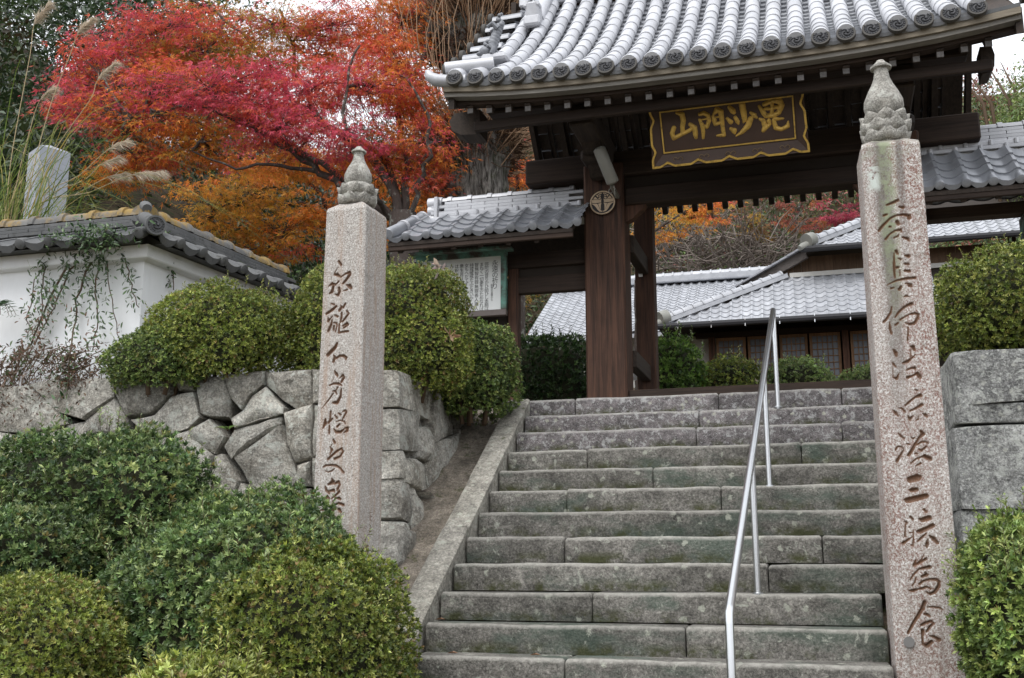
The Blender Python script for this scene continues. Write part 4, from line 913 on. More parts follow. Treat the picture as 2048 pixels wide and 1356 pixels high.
b.build('ridge_end_ornament', M_TILE, roofo, False, None, None, None, G4)
b = MB(); a0 = p + Vector((0, .1, .12)); b.tube([a0, roof_pt(XA + .40, YR - YE, .12)], .085, 10); b.build('descending_ridge', M_TILE, roofo, True, 50, None, None, G4)
b = MB(); zr = roof_z(YR, GX); b.box((GX, YR, zr + .17), (4.7, .26, .44), None, .02); b.tube([(XA, YR, zr + .45), (XB, YR, zr + .45)], .1, 10); b.build('ridge', M_TILE, roofo, False, None, None, None, G4)

# ------------------------------------------------------------------ name board (hangs under the eave: its own thing)
tl, tr2, br, bl = [PY(x, y, Y) for x, y, Y in ((1288, 212, 9.60), (1608, 172, 9.56), (1622, 301, 9.86), (1312, 335, 9.90))]
o_ = (tl + tr2 + br + bl) / 4; ux = ((tr2 - tl) + (br - bl)).normalized(); uy = ((tl - bl) + (tr2 - br)); uy = (uy - ux * uy.dot(ux)).normalized(); un = ux.cross(uy).normalized()
if un.y > 0: un = -un
W2 = ((tr2 - tl).length + (br - bl).length) / 4; H2 = ((tl - bl).length + (tr2 - br).length) / 4
def BP(u, v, d=0.0): return o_ + ux * u + uy * v + un * d
plaque = thing('name_board', 'dark name board with four gilt characters and scalloped gold rim under the eave', 'sign', BP(0, -H2))
def bslab(name, u0, u1, v0, v1, d0, d1, mat, parent=plaque):
    b = MB(); b.prism([BP(u0, v0, d0), BP(u1, v0, d0), BP(u1, v1, d0), BP(u0, v1, d0)], un * (d1 - d0)); return b.build(name, mat, parent)
def buv(x, y): p = PPL(x, y, o_, un) - o_; return p.dot(ux), p.dot(uy)
panel = bslab('panel', -W2 * .86, W2 * .86, -H2 * .62, H2 * .80, -.03, .0, M_LACQ)
iu = W2 * .845; v0i, v1i = -H2 * .58, H2 * .76; g = .013
for a in ((-iu, iu, v1i - g, v1i), (-iu, iu, v0i, v0i + g), (-iu, -iu + g, v0i + g, v1i - g), (iu - g, iu, v0i + g, v1i - g)): bslab('inner_gilt_strip', *a, .001, .012, M_GOLD)
# flaring dark frame
def quad3(name, pts, mat, th=.018):
    b = MB(); b.prism(pts, un * th); return b.build(name, mat, plaque)
iu2, a0, a1 = W2 * .86, -H2 * .62, H2 * .80
quad3('frame_board', [BP(-W2, -H2, .045), BP(W2, -H2, .045), BP(iu2, a0, 0), BP(-iu2, a0, 0)], M_LACQ, -.02)
quad3('frame_board', [BP(-W2 * .965, H2, .03), BP(W2 * .965, H2, .03), BP(iu2, a1, 0), BP(-iu2, a1, 0)], M_LACQ, -.02)
quad3('frame_board', [BP(-W2, -H2, .045), BP(-W2 * .965, H2, .03), BP(-iu2, a1, 0), BP(-iu2, a0, 0)], M_LACQ, -.02)
quad3('frame_board', [BP(W2, -H2, .045), BP(W2 * .965, H2, .03), BP(iu2, a1, 0), BP(iu2, a0, 0)], M_LACQ, -.02)
def scallop(P0, P1, n, amp, inward, name):
    """gilt cloud-cut rim: a strip that waves in and out along P0..P1"""
    b = MB(); N = n * 12; top = []; bot = []
    for i in range(N + 1):
        f = i / N; ph = (f * n) % 1.0; wv = -amp * .15
        if .30 < ph < .70: wv = amp * (.55 + .45 * math.cos((ph - .5) / .2 * math.pi))
        if f < .06 or f > .94: wv = -amp * .15
        c = P0 + (P1 - P0) * f + inward * wv; top.append(c); bot.append(c + inward * .020)
    V = []
    for t_, q_ in zip(top, bot): V += [t_ + un * .004, q_ + un * .004, q_ - un * .028, t_ - un * .028]
    b.add(V, [(i * 4 + j, i * 4 + (j + 1) % 4, i * 4 + 4 + (j + 1) % 4, i * 4 + 4 + j) for i in range(N) for j in range(4)] + [(0, 1, 2, 3), (N * 4 + 3, N * 4 + 2, N * 4 + 1, N * 4)])
    b.build(name, M_GOLD, plaque)
scallop(BP(-W2, -H2, .046), BP(W2, -H2, .046), 5, .030, uy, 'gilt_rim')
scallop(BP(-W2, -H2, .048), BP(-W2 * .965, H2, .034), 2, .026, ux, 'gilt_rim')
scallop(BP(W2, -H2, .048), BP(W2 * .965, H2, .034), 2, .026, -ux, 'gilt_rim')
CH = ['460,365,14 520,380,30 535,450,30 525,520,26 530,590,26;430,530,26 410,590,26 430,645,24 500,610,22 600,560,22 650,520,18;610,490,22 660,530,30 670,600,28 675,635,20',
 '715,380,20 760,365,24 810,390,22 820,450,24 795,520,22 760,500,12;715,440,16 745,500,24 755,570,22 755,640,16;735,440,10 790,430,10;870,380,16 905,330,30 950,350,30 960,430,26 970,520,22 985,610,22 910,615,12;860,400,16 880,450,26 890,490,22 950,470,16;880,415,10 950,405,10',
 '1045,300,22 1080,340,32 1095,360,22;1020,425,16 1060,465,26;1060,540,18 1095,560,32 1105,590,14;1110,415,20 1135,460,24 1145,485,12;1185,275,36 1200,350,34 1215,440,26 1200,470,10;1280,360,14 1320,390,28 1345,415,16;1280,430,30 1250,510,34 1180,580,22 1120,620,8',
 '1375,290,16 1420,360,26 1450,400,24;1430,270,24 1530,225,26 1600,235,34 1625,280,30 1590,360,28 1530,395,24 1450,395,24;1510,240,20 1520,300,22 1510,390,20;1440,320,18 1530,310,22 1610,290,18;1380,430,14 1420,450,24 1440,520,30 1420,560,22;1480,450,24 1490,490,20 1440,540,22;1545,430,24 1600,430,16 1640,425,12;1535,450,22 1560,530,26 1620,545,22 1690,510,24 1695,460,10']
for ci, chs in enumerate(CH):
    sts = []
    for st in T(chs):
        q = []
        for x, y, hw in st:
            u, v = buv(1270 + x * .1807, 160 + y * .1807); q.append((u, v, hw * .1807 * PXL(o_)))
        sts.append(q)
    A = np.array([p for s in sts for p in s]); u0, u1 = A[:, 0].min() - .04, A[:, 0].max() + .04; v0, v1 = A[:, 1].min() - .04, A[:, 1].max() + .04
    st_ = .0035; us = np.arange(u0, u1, st_); vs_ = np.arange(v0, v1, st_); U, Vv = np.meshgrid(us, vs_); D = seg_sdf(U, Vv, sts)
    hgt = np.sqrt(np.clip(-D, 0, .02) / .02) * .020 - .002
    keep = (D < .004); r, c = D.shape; idx = -np.ones(D.shape, int); V = []
    for j in range(r):
        for i in range(c):
            if keep[j, i]: idx[j, i] = len(V); V.append(BP(U[j, i], Vv[j, i], hgt[j, i]))
    Fs = [(idx[j, i], idx[j, i + 1], idx[j + 1, i + 1], idx[j + 1, i]) for j in range(r - 1) for i in range(c - 1) if min(idx[j, i], idx[j, i + 1], idx[j + 1, i + 1], idx[j + 1, i]) >= 0]
    b = MB(); b.add(V, Fs); b.build('gilt_character', M_GOLD, plaque, True)
for k in range(5):                        # faint cloud scrolls on the lower frame
    for s_ in (-1, 1):
        b = MB(); c = BP(-W2 * .66 + k * W2 * .34, -H2 * .80, .034); pts = []
        for i in range(8): a = i * .7; r = .030 - .0032 * i; pts.append(c + ux * (s_ * (.03 - r * math.cos(a))) + uy * (r * math.sin(a)))
        b.tube(pts, .0022, 4); b.build('scroll_line', m_plain('dull_gold', (.20, .13, .05), .6) if k == 0 and s_ == -1 else bpy.data.materials['dull_gold'], plaque)

# ------------------------------------------------------------------ crest on the left post, lamp, papers
cc = PY(1205, 405, 10.585); ms = PXL(cc)
crest = thing('round_crest', 'round pale wooden crest with mirrored wing pattern on the main post', 'crest', cc)
def cz(x, y): return Vector((cc.x + (x - 765) * .05164 * ms, 10.585, cc.z - (y - 735) * .05164 * ms))
b = MB(); pts = [cz(765 + 465 * math.cos(a), 735 + 455 * math.sin(a)) for a in np.linspace(0, 2 * math.pi, 41)]; b.tube(pts, .0085, 6, False); b.build('ring', M_BONE, crest, True)
b = MB(); b.lathe([(.0, 0), (445 * .05164 * ms, 0), (445 * .05164 * ms, .006)], (0, 0, 0), 32); b.v = [(cc.x + x, 10.598 - z, cc.z + y) for x, y, z in b.v]; b.build('backing_disc', m_plain('crest_backing', (.03, .028, .03), .7), crest)
WG = [[(330, 745), (430, 755), (560, 770), (600, 860), (640, 960), (700, 1055), (755, 1075), (745, 1105), (640, 1085), (560, 1000), (480, 870), (400, 790)], [(590, 770), (720, 740), (690, 850), (690, 1020), (640, 930)],
      [(350, 600), (480, 600), (680, 610), (720, 570), (705, 720), (560, 730), (350, 715)], [(400, 570), (480, 470), (590, 590)], [(520, 420), (570, 395), (605, 480), (560, 500)], [(590, 400), (650, 345), (740, 335), (735, 368), (660, 375), (612, 425)], [(620, 455), (700, 405), (702, 445), (632, 492)], [(600, 545), (700, 490), (690, 560), (620, 590)]]
for pl in WG:
    for mir in (0, 1):
        q = [cz(1530 - x if mir else x, y) for x, y in pl]
        b = MB(); b.prism(q, (0, .010, 0)); b.build('wing_piece', M_BONE, crest)
a, c2 = PY(1198, 297, 10.02), PY(1226, 366, 10.16)
lamp = thing('tube_lamp', 'slanting dusty fluorescent lamp housing fixed to the post head', 'lamp', c2)
b = MB(); dd = (c2 - a); b.tube([a - dd * .04, a, a + dd * .03, c2 - dd * .03, c2, c2 + dd * .03], [.03, .058, .066, .066, .058, .03], 14); b.build('diffuser', M_LAMP, lamp, True, 60)
b = MB(); b.beam(a + Vector((-.045, .06, .01)), c2 + Vector((-.045, .06, .01)), .05, .09, .01, (0, -1, 0)); b.build('housing', M_LAMP, lamp)
b = MB(); e = c2 + dd * .03; b.tube([e, e + Vector((.01, .0, -.05)), e + Vector((.005, .03, -.10)), e + Vector((.008, .06, -.13))], .006, 6); b.tube([e + Vector((-.035 + .02 * math.cos(t), .03, -.06 + .025 * math.sin(t))) for t in np.linspace(.8, 6.2, 12)], .004, 5); b.build('cable', M_LAMP, lamp, True)
for e0 in (a, c2):
    b = MB(); b.beam(e0 + Vector((-.03, .08, .0)), (e0.x - .03, 10.66, e0.z + .01), .035, .03); b.build('mount', M_LAMP, lamp)
p = PY(1268, 745, 11.9)
b = MB(); V = [(p.x - .035 + .07 * u, 11.88 + .012 * math.sin(v * 5 + u * 3), p.z + .10 - .20 * v + .01 * u) for v in np.linspace(0, 1, 6) for u in (0, .5, 1)]
b.add(V, [(i * 3 + j, i * 3 + j + 1, i * 3 + j + 4, i * 3 + j + 3) for i in range(5) for j in range(2)])
pp = b.build('paper_slip', M_PAPER, None); tag(pp, 'white paper slip hanging by the lower tie beam of the gate', 'paper')
p = PY(1281, 543, 11.88); b = MB(); b.box(p + Vector((0, 0, 0)), (.045, .012, .13), None, .003); tag(b.build('paper_tag', M_PAPER), 'small white tag fixed high on the rear gate post', 'tag')
# ================================================================== pantile helpers
def stile_mesh(name, wd, L, mat, lip=.018, A=1.0, drop=0.0, ball=0.0):
    pr = [(0, .030), (.08, .012), (.25, -.004), (.45, -.010), (.62, -.002), (.75, .018), (.87, .034), (1.0, .030)]
    V = []; Fs = []; n = len(pr)
    for y, dz in ((0, .022 - lip), (0, .022), (L * .5, .012), (L, 0)):
        for u, z in pr: V.append((u * wd, y, z * A + dz))
    for i in range(3):
        for k in range(n - 1): Fs.append((i * n + k, i * n + k + 1, (i + 1) * n + k + 1, (i + 1) * n + k))
    b = MB(); b.add(V, Fs)
    if drop:
        k0 = len(b.v); W = []
        for u, z in pr[:6]: W += [(u * wd, -.004, z * A + .022), (u * wd, -.004, z * A + .004 - drop * math.sin(math.pi * min(1, u / .75)) ** .6), (u * wd, .014, z * A + .004 - drop * math.sin(math.pi * min(1, u / .75)) ** .6)]
        b.add(W, [(i * 3, i * 3 + 1, i * 3 + 4, i * 3 + 3) for i in range(5)] + [(i * 3 + 1, i * 3 + 2, i * 3 + 5, i * 3 + 4) for i in range(5)])
    if ball:
        q = MB(); q.lathe([(ball * .55, -.018), (ball * .93, -.010), (ball, .0), (ball, .03), (ball * .8, .09)], (0, 0, 0), 14); b.add([(.88 * wd + x, z - .006, .026 * A + y - ball * .15) for x, y, z in q.v], q.f)
    return b.mesh(name, mat, True, 38)
def fr(o, U, V_):
    U = Vector(U).normalized(); V_ = Vector(V_).normalized(); N = U.cross(V_)
    return Matrix(((U.x, V_.x, N.x, o[0]), (U.y, V_.y, N.y, o[1]), (U.z, V_.z, N.z, o[2]), (0, 0, 0, 1)))
def tile_field(parent, o, U, V_, pu, pv, cols, rows, me, me_eave=None, keep=None, name='roof_tile', single=None, stuff_mat=None):
    U = Vector(U).normalized(); V_ = Vector(V_).normalized(); rest = MB()
    for r in range(rows):
        for c in range(cols):
            if keep and not keep(c, r): continue
            p = Vector(o) + U * (c * pu) + V_ * (r * pv); M = fr(p, U, V_); m = me_eave if (r == 0 and me_eave) else me
            if single is None or single(c, r):
                inst(m, name if m is me else 'eave_tile', parent, M @ Matrix.Rotation(random.uniform(-.012, .012), 4, 'Y'))
            else: rest.add([M @ v.co for v in m.vertices], [tuple(p_.vertices) for p_ in m.polygons])
    if rest.v: rest.build('hidden_tiles', stuff_mat, parent, True, 38, 'stuff')
def half_round(name, L, r, mat, collar=True, seg=8):
    b = MB(); V = []; rings = [(0, r), (L, r)] if not collar else [(0, r * 1.0), (L - .055, r), (L - .05, r * 1.22), (L, r * 1.22)]
    for y, rr in rings:
        for k in range(seg + 1): a = math.pi * k / seg; V.append((y, rr * math.cos(a), rr * math.sin(a)))
    q = seg + 1; Fs = [(i * q + k, i * q + k + 1, (i + 1) * q + k + 1, (i + 1) * q + k) for i in range(len(rings) - 1) for k in range(seg)] + [tuple(range(q))[::-1], tuple(range((len(rings) - 1) * q, len(rings) * q))]
    b.add(V, Fs); return b.mesh(name, mat, True, 40)

# ================================================================== SIDE WINGS OF THE GATE
PU = .232
me_s = stile_mesh('roof_tile', PU * 1.03, .235, M_TILED, .02, 1.15); me_se = stile_mesh('eave_tile', PU * 1.03, .235, M_TILED, .02, 1.15, .035, .046)
me_kr = half_round('ridge_round_tile', .235, .055, M_TILE); me_no = MB(); me_no.box((.16, 0, 0), (.316, .17, .036), None, .004); me_no = me_no.mesh('ridge_flat_tile', M_TILE)
me_no2 = MB(); me_no2.box((.115, 0, 0), (.20, .30, .045), None, .006); me_no2.tube([(.232, -.155, -.03), (.232, -.155, .022)], .022, 8); me_no2 = me_no2.mesh('ridge_edge_tile', M_TILE)
def wing(x0, x1, ze, zr, label, left):
    ye, yr = 10.10, 10.86
    wg = thing('gate_wing', label, 'roofed wall', ((x0 + x1) / 2, 10.8, ZP))
    sl = Vector((0, yr - ye - .12, zr - ze - .22)); n = int(round((x1 - x0) / PU))
    b = MB(); zt = zr - .20; yb, zb_r = (2 * yr - ye, ze) if left else (11.40, ze + .36)
    b.add([(x0, ye + .02, ze - .03), (x1, ye + .02, ze - .03), (x1, yr, zt), (x0, yr, zt), (x0, yb, zb_r - .03), (x1, yb, zb_r - .03),
           (x0, ye + .02, ze - .07), (x1, ye + .02, ze - .07), (x1, yr, zt - .05), (x0, yr, zt - .05), (x0, yb, zb_r - .07), (x1, yb, zb_r - .07)],
          [(0, 1, 2, 3), (3, 2, 5, 4), (7, 6, 9, 8), (8, 9, 10, 11), (0, 6, 7, 1), (0, 3, 9, 6), (3, 4, 10, 9), (1, 7, 8, 2), (2, 8, 11, 5)])
    rf = b.build('roof', M_WOODY, wg)
    tile_field(rf, (x0, ye, ze), (1, 0, 0), sl, PU, .175, n, 4, me_s, me_se)
    rest = MB()
    for r in range(0 if left else 2, 4):
        for c in range(n):
            M = Matrix.Translation((0, 2 * yr, 0)) @ Matrix.Scale(-1, 4, (0, 1, 0)) @ fr(Vector((x0 + c * PU, ye, ze)) + sl.normalized() * (r * .175), (1, 0, 0), sl)
            rest.add([M @ v.co for v in me_s.vertices], [tuple(p.vertices) for p in me_s.polygons])
    rest.build('rear_tiles', M_TILED, rf, True, 38, 'stuff')
    # ridge: mortar, two stepped courses with round stops, brick-like courses, round cap
    xa = x0 + (.24 if left else 0.0); Lr = x1 - xa; zb = zr - .335
    b = MB(); b.box(((xa + x1) / 2, yr, zb + .05), (Lr - .02, .26, .14)); b.build('ridge_mortar', M_MORT, rf)
    for lev, (zz, wd) in enumerate(((.085, 1.12), (.135, .98))):
        for k in range(int(Lr / .232)): inst(me_no2, 'ridge_edge_tile', rf, Matrix.Translation((xa + k * .232 + (.1 if lev else 0), yr, zb + zz)) @ Matrix.Diagonal((1, wd, 1, 1)))
    for lev in range(4):
        for k in range(int(Lr / .32) + 1):
            xx = xa + k * .32 - (.16 if lev % 2 else 0)
            if xx < xa - .01 or xx + .3 > x1 + .05: continue
            inst(me_no, 'ridge_flat_tile', rf, Matrix.Translation((xx, yr, zb + .18 + lev * .037)) @ Matrix.Diagonal((1, 1.12 - lev * .06, 1, 1)))
    for k in range(int(Lr / .235)): inst(me_kr, 'ridge_round_tile', rf, Matrix.Translation((xa + k * .235, yr, zb + .325)))
    if left:
        b = MB(); b.tube([(xa - .05, yr, zb + .32), (xa + .12, yr, zb + .32)], .075, 12); b.tube([(xa - .04, yr - .02, zb + .22), (xa + .1, yr - .02, zb + .22)], .07, 12); b.tube([(xa - .06, yr - .03, zb + .11), (xa + .1, yr - .03, zb + .11)], .075, 12); b.box((xa + .07, yr, zb + .2), (.05, .24, .34), None, .01)
        b.build('ridge_end_ornament', M_TILE, rf, True, 40)
        a0 = Vector((x0 + .02, ye - .03, ze + .05)); a1 = Vector((x0 + .16, yr - .10, zr - .20))
        b = MB(); b.tube([a0, a0 + (a1 - a0) * .02, a1], [.055, .066, .066], 14); b.build('verge_roll', M_TILED, rf, True, 50)
        for f in (.42, .72, .97):
            b = MB(); q = a0 + (a1 - a0) * f; dq = (a1 - a0).normalized() * .02; b.tube([q - dq, q + dq], .079, 14); b.build('roll_collar', M_TILE, rf, True, 50)
        for k in range(3):
            b = MB(); q = a0 + (a1 - a0) * (.1 + .3 * k); b.box(q + Vector((-.10, 0, .0)), (.12, .2, .03), Matrix.Rotation(.5, 3, 'X'), .008); b.build('verge_tile', M_TILED, rf)
    # timber below
    def wb(nm, xa_, xb_, ya, yb, za, zb_, mt, bev=.006): q = MB(); q.box(((xa_ + xb_) / 2, (ya + yb) / 2, (za + zb_) / 2), (xb_ - xa_, yb - ya, zb_ - za), None, bev); return q.build(nm, mt, wg)
    wb('eave_board', x0, x1, ye + .03, ye + .07, ze - .12, ze - .035, M_WOODH)
    for k in range(int((x1 - x0) / .3)):
        q = MB(); xx = x0 + .12 + k * .3; q.beam((xx, ye + .06, ze - .115), (xx, yr, zt - .10), .05, .06); q.build('rafter', M_WOODY, wg)
    wb('wall_plate', x0 + .05, x1, yr - .083, yr + .083, ze - (.22 if left else .10), ze - (.06 if left else -.02), M_WOODH)
    if left:
        wb('head_beam', x0 + .1, x1, yr - .052, yr + .052, ze - .50, ze - .32, M_WOODH)
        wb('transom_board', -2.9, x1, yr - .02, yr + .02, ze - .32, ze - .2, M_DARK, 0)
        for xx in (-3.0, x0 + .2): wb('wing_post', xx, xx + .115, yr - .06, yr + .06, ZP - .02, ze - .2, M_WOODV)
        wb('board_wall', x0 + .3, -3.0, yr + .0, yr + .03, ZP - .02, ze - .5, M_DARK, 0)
        for xx in (-3.42, -3.8): wb('stud', xx, xx + .05, yr - .03, yr + .0, ZP - .02, ze - .5, M_WOODV)
    else:
        wb('wing_post', 2.2, 2.36, yr - .08, yr + .08, ZP - .02, ze - .1, M_WOODV)
        wb('copper_sleeve', 2.185, 2.375, yr - .095, yr + .095, ZP + .9, ze - .12, M_COPPER)
    return wg
wing(-4.14, -2.13, 4.96, 5.60, 'left side wing of the gate with blue-grey pantile roof above the notice board', True)
wing(1.16, 3.94, 5.02, 5.84, 'right side wing of the gate with pantile roof behind the lichened pillar', False)

# ------------------------------------------------------------------ notice board
n0 = [PY(x, y, 10.60) for x, y in ((868, 520), (1000, 509), (1000, 617), (868, 632))]
xb0, xb1 = n0[0].x - .16, n0[1].x; zb1 = (n0[0].z + n0[1].z) / 2; zb0 = n0[2].z
nb = thing('notice_board', 'white notice board with vertical brush script in green copper frame under the wing', 'notice board', ((xb0 + xb1) / 2, 10.66, zb0 - .06))
b = MB(); b.box(((xb0 + xb1) / 2, 10.66, (zb0 + zb1) / 2), (xb1 - xb0, .03, zb1 - zb0)); b.build('panel', M_PANEL, nb)
for nm, x0, x1, z0, z1, mt in (('frame_rail', xb0 - .06, xb1 + .06, zb1, zb1 + .055, M_COPPER), ('frame_rail', xb0 - .06, xb1 + .06, zb0 - .065, zb0, m_plain('bronze_brown', (.13, .105, .095), .5)), ('frame_stile', xb1, xb1 + .058, zb0, zb1, M_COPPER), ('frame_stile', xb0 - .058, xb0, zb0, zb1, M_COPPER), ('top_canopy', xb0 - .12, xb1 + .13, zb1 + .055, zb1 + .085, M_COPPER)):
    b = MB(); dp = .07 if nm != 'top_canopy' else .16; b.box(((x0 + x1) / 2, 10.66 - (.0 if dp < .1 else .04), (z0 + z1) / 2), (x1 - x0, dp, z1 - z0), None, .004); b.build(nm, mt, nb)
b = MB(); b.box((n0[2].x - .30, 10.70, zb0 - .4), (.035, .035, .7)); b.build('support', M_WOODV, nb)
COLS = [('永遠の祈り', 1103, 518, 5.2, 1.25), ('釈尊の言葉から', 1048, 580, 2.4, .6)]
TEXT = ['弥陀の昔ちかひ給ひし本願はあ', 'まねく一切衆生のためなれば有', '智無智有罪無罪善人悪人', '持戒破戒たふときいやしきおとこ', '女もへだてずもしくは仏の在世の', '衆生若は仏の滅後の衆生', 'は釈迦の末法萬年の後三', 'みなうせて後の衆生まで', 'ただ念仏ばかりこそ', 'となり候也']
def script(colm, x, ztop, size, lead):
    cu = bpy.data.curves.new('script', 'FONT'); cu.body = '\n'.join(colm); cu.size = size; cu.align_x = 'CENTER'; cu.space_line = lead; cu.resolution_u = 2
    o = bpy.data.objects.new('script_tmp', cu); COL.objects.link(o); dg = bpy.context.evaluated_depsgraph_get(); me = bpy.data.meshes.new_from_object(o.evaluated_get(dg)); bpy.data.objects.remove(o)
    me.materials.clear(); me.materials.append(M_INK)
    M = Matrix.Translation((x, 10.6435, ztop - size * .8)) @ Matrix.Rotation(rad(90), 4, 'X')
    return inst(me, 'script_column', nb, M)
wpx = PXL((xb1, 10.6, zb1))
def nx(z): return PY(860 + z * .118, 560, 10.64).x
script('永遠の祈り', nx(1100), zb1 - .045, .075, .86); script('釈尊の言葉から', nx(1048), zb1 - .31, .030, .9)
for k, tx in enumerate(TEXT): script(tx, nx(958 - k * 85), zb1 - .06 + (.0 if k else .0), .050, .83 if len(tx) > 12 else .98)

# ================================================================== WHITE PLASTER WALL
ww = thing('plaster_wall', 'white plaster wall with mossy tile coping turning a corner above the boulders', 'wall', (-5.3, 7.6, 2.9))
CA = Vector((-5.20, 7.40, 0)); CB = Vector((-4.90, 9.75, 0)); CL_ = Vector((-9.6, 7.40, 0))
dR = (CB - CA).normalized(); nR = Vector((dR.y, -dR.x, 0))         # outward (towards the steps)
b = MB(); th = .26
def ring(off, z):                                       # wall outline offset outwards by off
    ca = Vector((CA.x + off, CA.y - off, 0)); return [Vector((CL_.x, CL_.y - off, z)), Vector((ca.x, ca.y, z)), CB + nR * off + Vector((0, 0, z)), CB - nR * (th + off) + Vector((0, 0, z)), Vector((CA.x - th - off, CA.y + th + off, z)), Vector((CL_.x, CL_.y + th + off, z))]
def wallring(name, levels, mat):
    b = MB(); V = []; n = 6
    for off, z in levels: V += ring(off, z)
    Fs = [(l * n + i, l * n + (i + 1) % n, (l + 1) * n + (i + 1) % n, (l + 1) * n + i) for l in range(len(levels) - 1) for i in range(n)]
    top = (len(levels) - 1) * n; Fs += [(top, top + 1, top + 4, top + 5), (top + 1, top + 2, top + 3, top + 4)]
    b.add(V, Fs); return b.build(name, mat, ww)
wallring('plaster_body', [(0, 2.88), (0, 4.04), (.0, 4.05), (.075, 4.06), (.085, 4.07), (.09, 4.17), (.03, 4.172)], M_PLAST)
PC = .285
me_c = stile_mesh('eave_tile', PC * 1.03, .34, M_TILECD, .02, 1.1, .045, .048); me_cs = stile_mesh('coping_tile', PC * 1.03, .30, M_TILECD, .02, 1.1)
me_cr = half_round('ridge_round_tile', .30, .082, M_TILEC); me_cn = MB(); me_cn.box((.17, 0, 0), (.336, .22, .032), None, .004); me_cn = me_cn.mesh('ridge_flat_tile', M_TILECD)
def coping(o, d, out, L, mir):
    """coping along d from corner o; out: towards the viewer"""
    d = Vector(d).normalized(); out = Vector(out).normalized(); n = int(L / PC); ctr = -th / 2
    for k in range(n):
        e = o + out * .27 + Vector((0, 0, 4.185)); v = (-out * .40 + Vector((0, 0, .20))).normalized()
        s = e + d * (-.16 + k * PC); M = fr(s, d, v) if not mir else fr(s + d * PC, -d, v)
        inst(me_c, 'eave_tile', ww, M)
        s2 = e - out * (.54 + th) ; v2 = (out * .40 + Vector((0, 0, .20))).normalized(); s2 = s2 + d * (.1 + k * PC)
        M = fr(s2 + d * PC, -d, v2) if not mir else fr(s2, d, v2)
        inst(me_cs, 'coping_tile', ww, M)
    cl = o - out * (th / 2) + Vector((0, 0, 4.385))
    nk = int(L / .34)
    for lev in range(3):
        for k in range(nk):
            p = cl + d * (k * .34 + (.17 if lev % 2 else .02)) + Vector((0, 0, .035 * lev)); inst(me_cn, 'ridge_flat_tile', ww, fr(p, d, Vector((0, 0, 1)).cross(d)) @ Matrix.Diagonal((1, 1.25 - .12 * lev, 1, 1)))
    for k in range(int(L / .30)):
        p = cl + d * (.03 + k * .30) + Vector((0, 0, .105)); inst(me_cr, 'ridge_round_tile', ww, fr(p, d, Vector((0, 0, 1)).cross(d)))
    b = MB(); V = []
    for f in (-.02, L):
        for oo, z in ((.20, 4.175), (.0, 4.29), (-th / 2, 4.47), (-th, 4.29), (-.23 - th, 4.175)): V.append(o + d * f + out * oo + Vector((0, 0, z)))
    b.add(V, [(i, i + 1, i + 6, i + 5) for i in range(4)] + [(0, 1, 2, 3, 4), (9, 8, 7, 6, 5), (0, 4, 9, 5)]); b.build('coping_bed', M_TILECD, ww)
coping(CA + Vector((-.0, 0, 0)), Vector((-1, 0, 0)), Vector((0, -1, 0)), 4.3, True)
coping(CA, dR, nR, 2.3, False)
c0 = Vector((CA.x - .10, CA.y + .10, 4.47)); c1 = Vector((CA.x + .26, CA.y - .26, 4.255))
b = MB(); b.tube([c0, c1], [.062, .062], 12); b.build('corner_roll', M_TILECD, ww, True, 50)
hip_dir = Vector((1, -1, 0)).normalized()
q = Matrix.Translation(c1 + hip_dir * .03) @ Matrix.Rotation(rad(45), 4, 'Z')
me_capc = me_cap.copy(); me_capc.materials.clear(); me_capc.materials.append(M_TILECD)
co = inst(me_capc, 'corner_cap', ww, q); inst(me_swirl, 'swirl', co, q @ Matrix.Translation((0, -.003, 0)))
b = MB(); b.tube([c0 + Vector((-.02, .02, .02)), c0 + Vector((.02, -.02, .10)), c0 + Vector((.06, -.06, .06))], [.05, .055, .04], 10); b.build('corner_crest_tile', M_TILECD, ww, True, 50)

# ================================================================== HALLS BEHIND
hall = thing('temple_hall', 'temple hall with hipped pantile roof and lattice doors behind the gate', 'building', (1.0, 29.5, 5.6))
YH = 27.0; ze = 7.62; yt, zt = 28.55, 9.08
sl = Vector((0, yt - YH, zt - ze)); me_f = stile_mesh('roof_tile', .272, .27, M_TILEF, .03, 1.35)
x_l = PY(1318, 650, YH).x; x_h = PY(1572, 556, yt).x
b = MB(); b.add([(x_l, YH, ze - .03), (6.5, YH, ze - .03), (6.5, yt, zt - .03), (x_h, yt, zt - .03), (x_l, YH, ze - .10), (6.5, YH, ze - .1), (6.5, yt + .3, zt - .2), (x_h, yt + .3, zt - .2), (x_l, 33, ze - .03), (x_h, 33, zt - .03)],
                [(0, 1, 2, 3), (4, 7, 6, 5), (0, 4, 5, 1), (0, 3, 9, 8), (0, 8, 4)]); sk = b.build('skirt_roof', M_DARK, hall)
nr = 9; pv = sl.length / nr
tile_field(sk, (x_l, YH, ze), (1, 0, 0), sl, .264, pv, 27, nr, me_f, None, lambda c, r: x_l + c * .264 > x_l + (x_h - x_l) * (r + .4) / nr and x_l + c * .264 < 3.4)
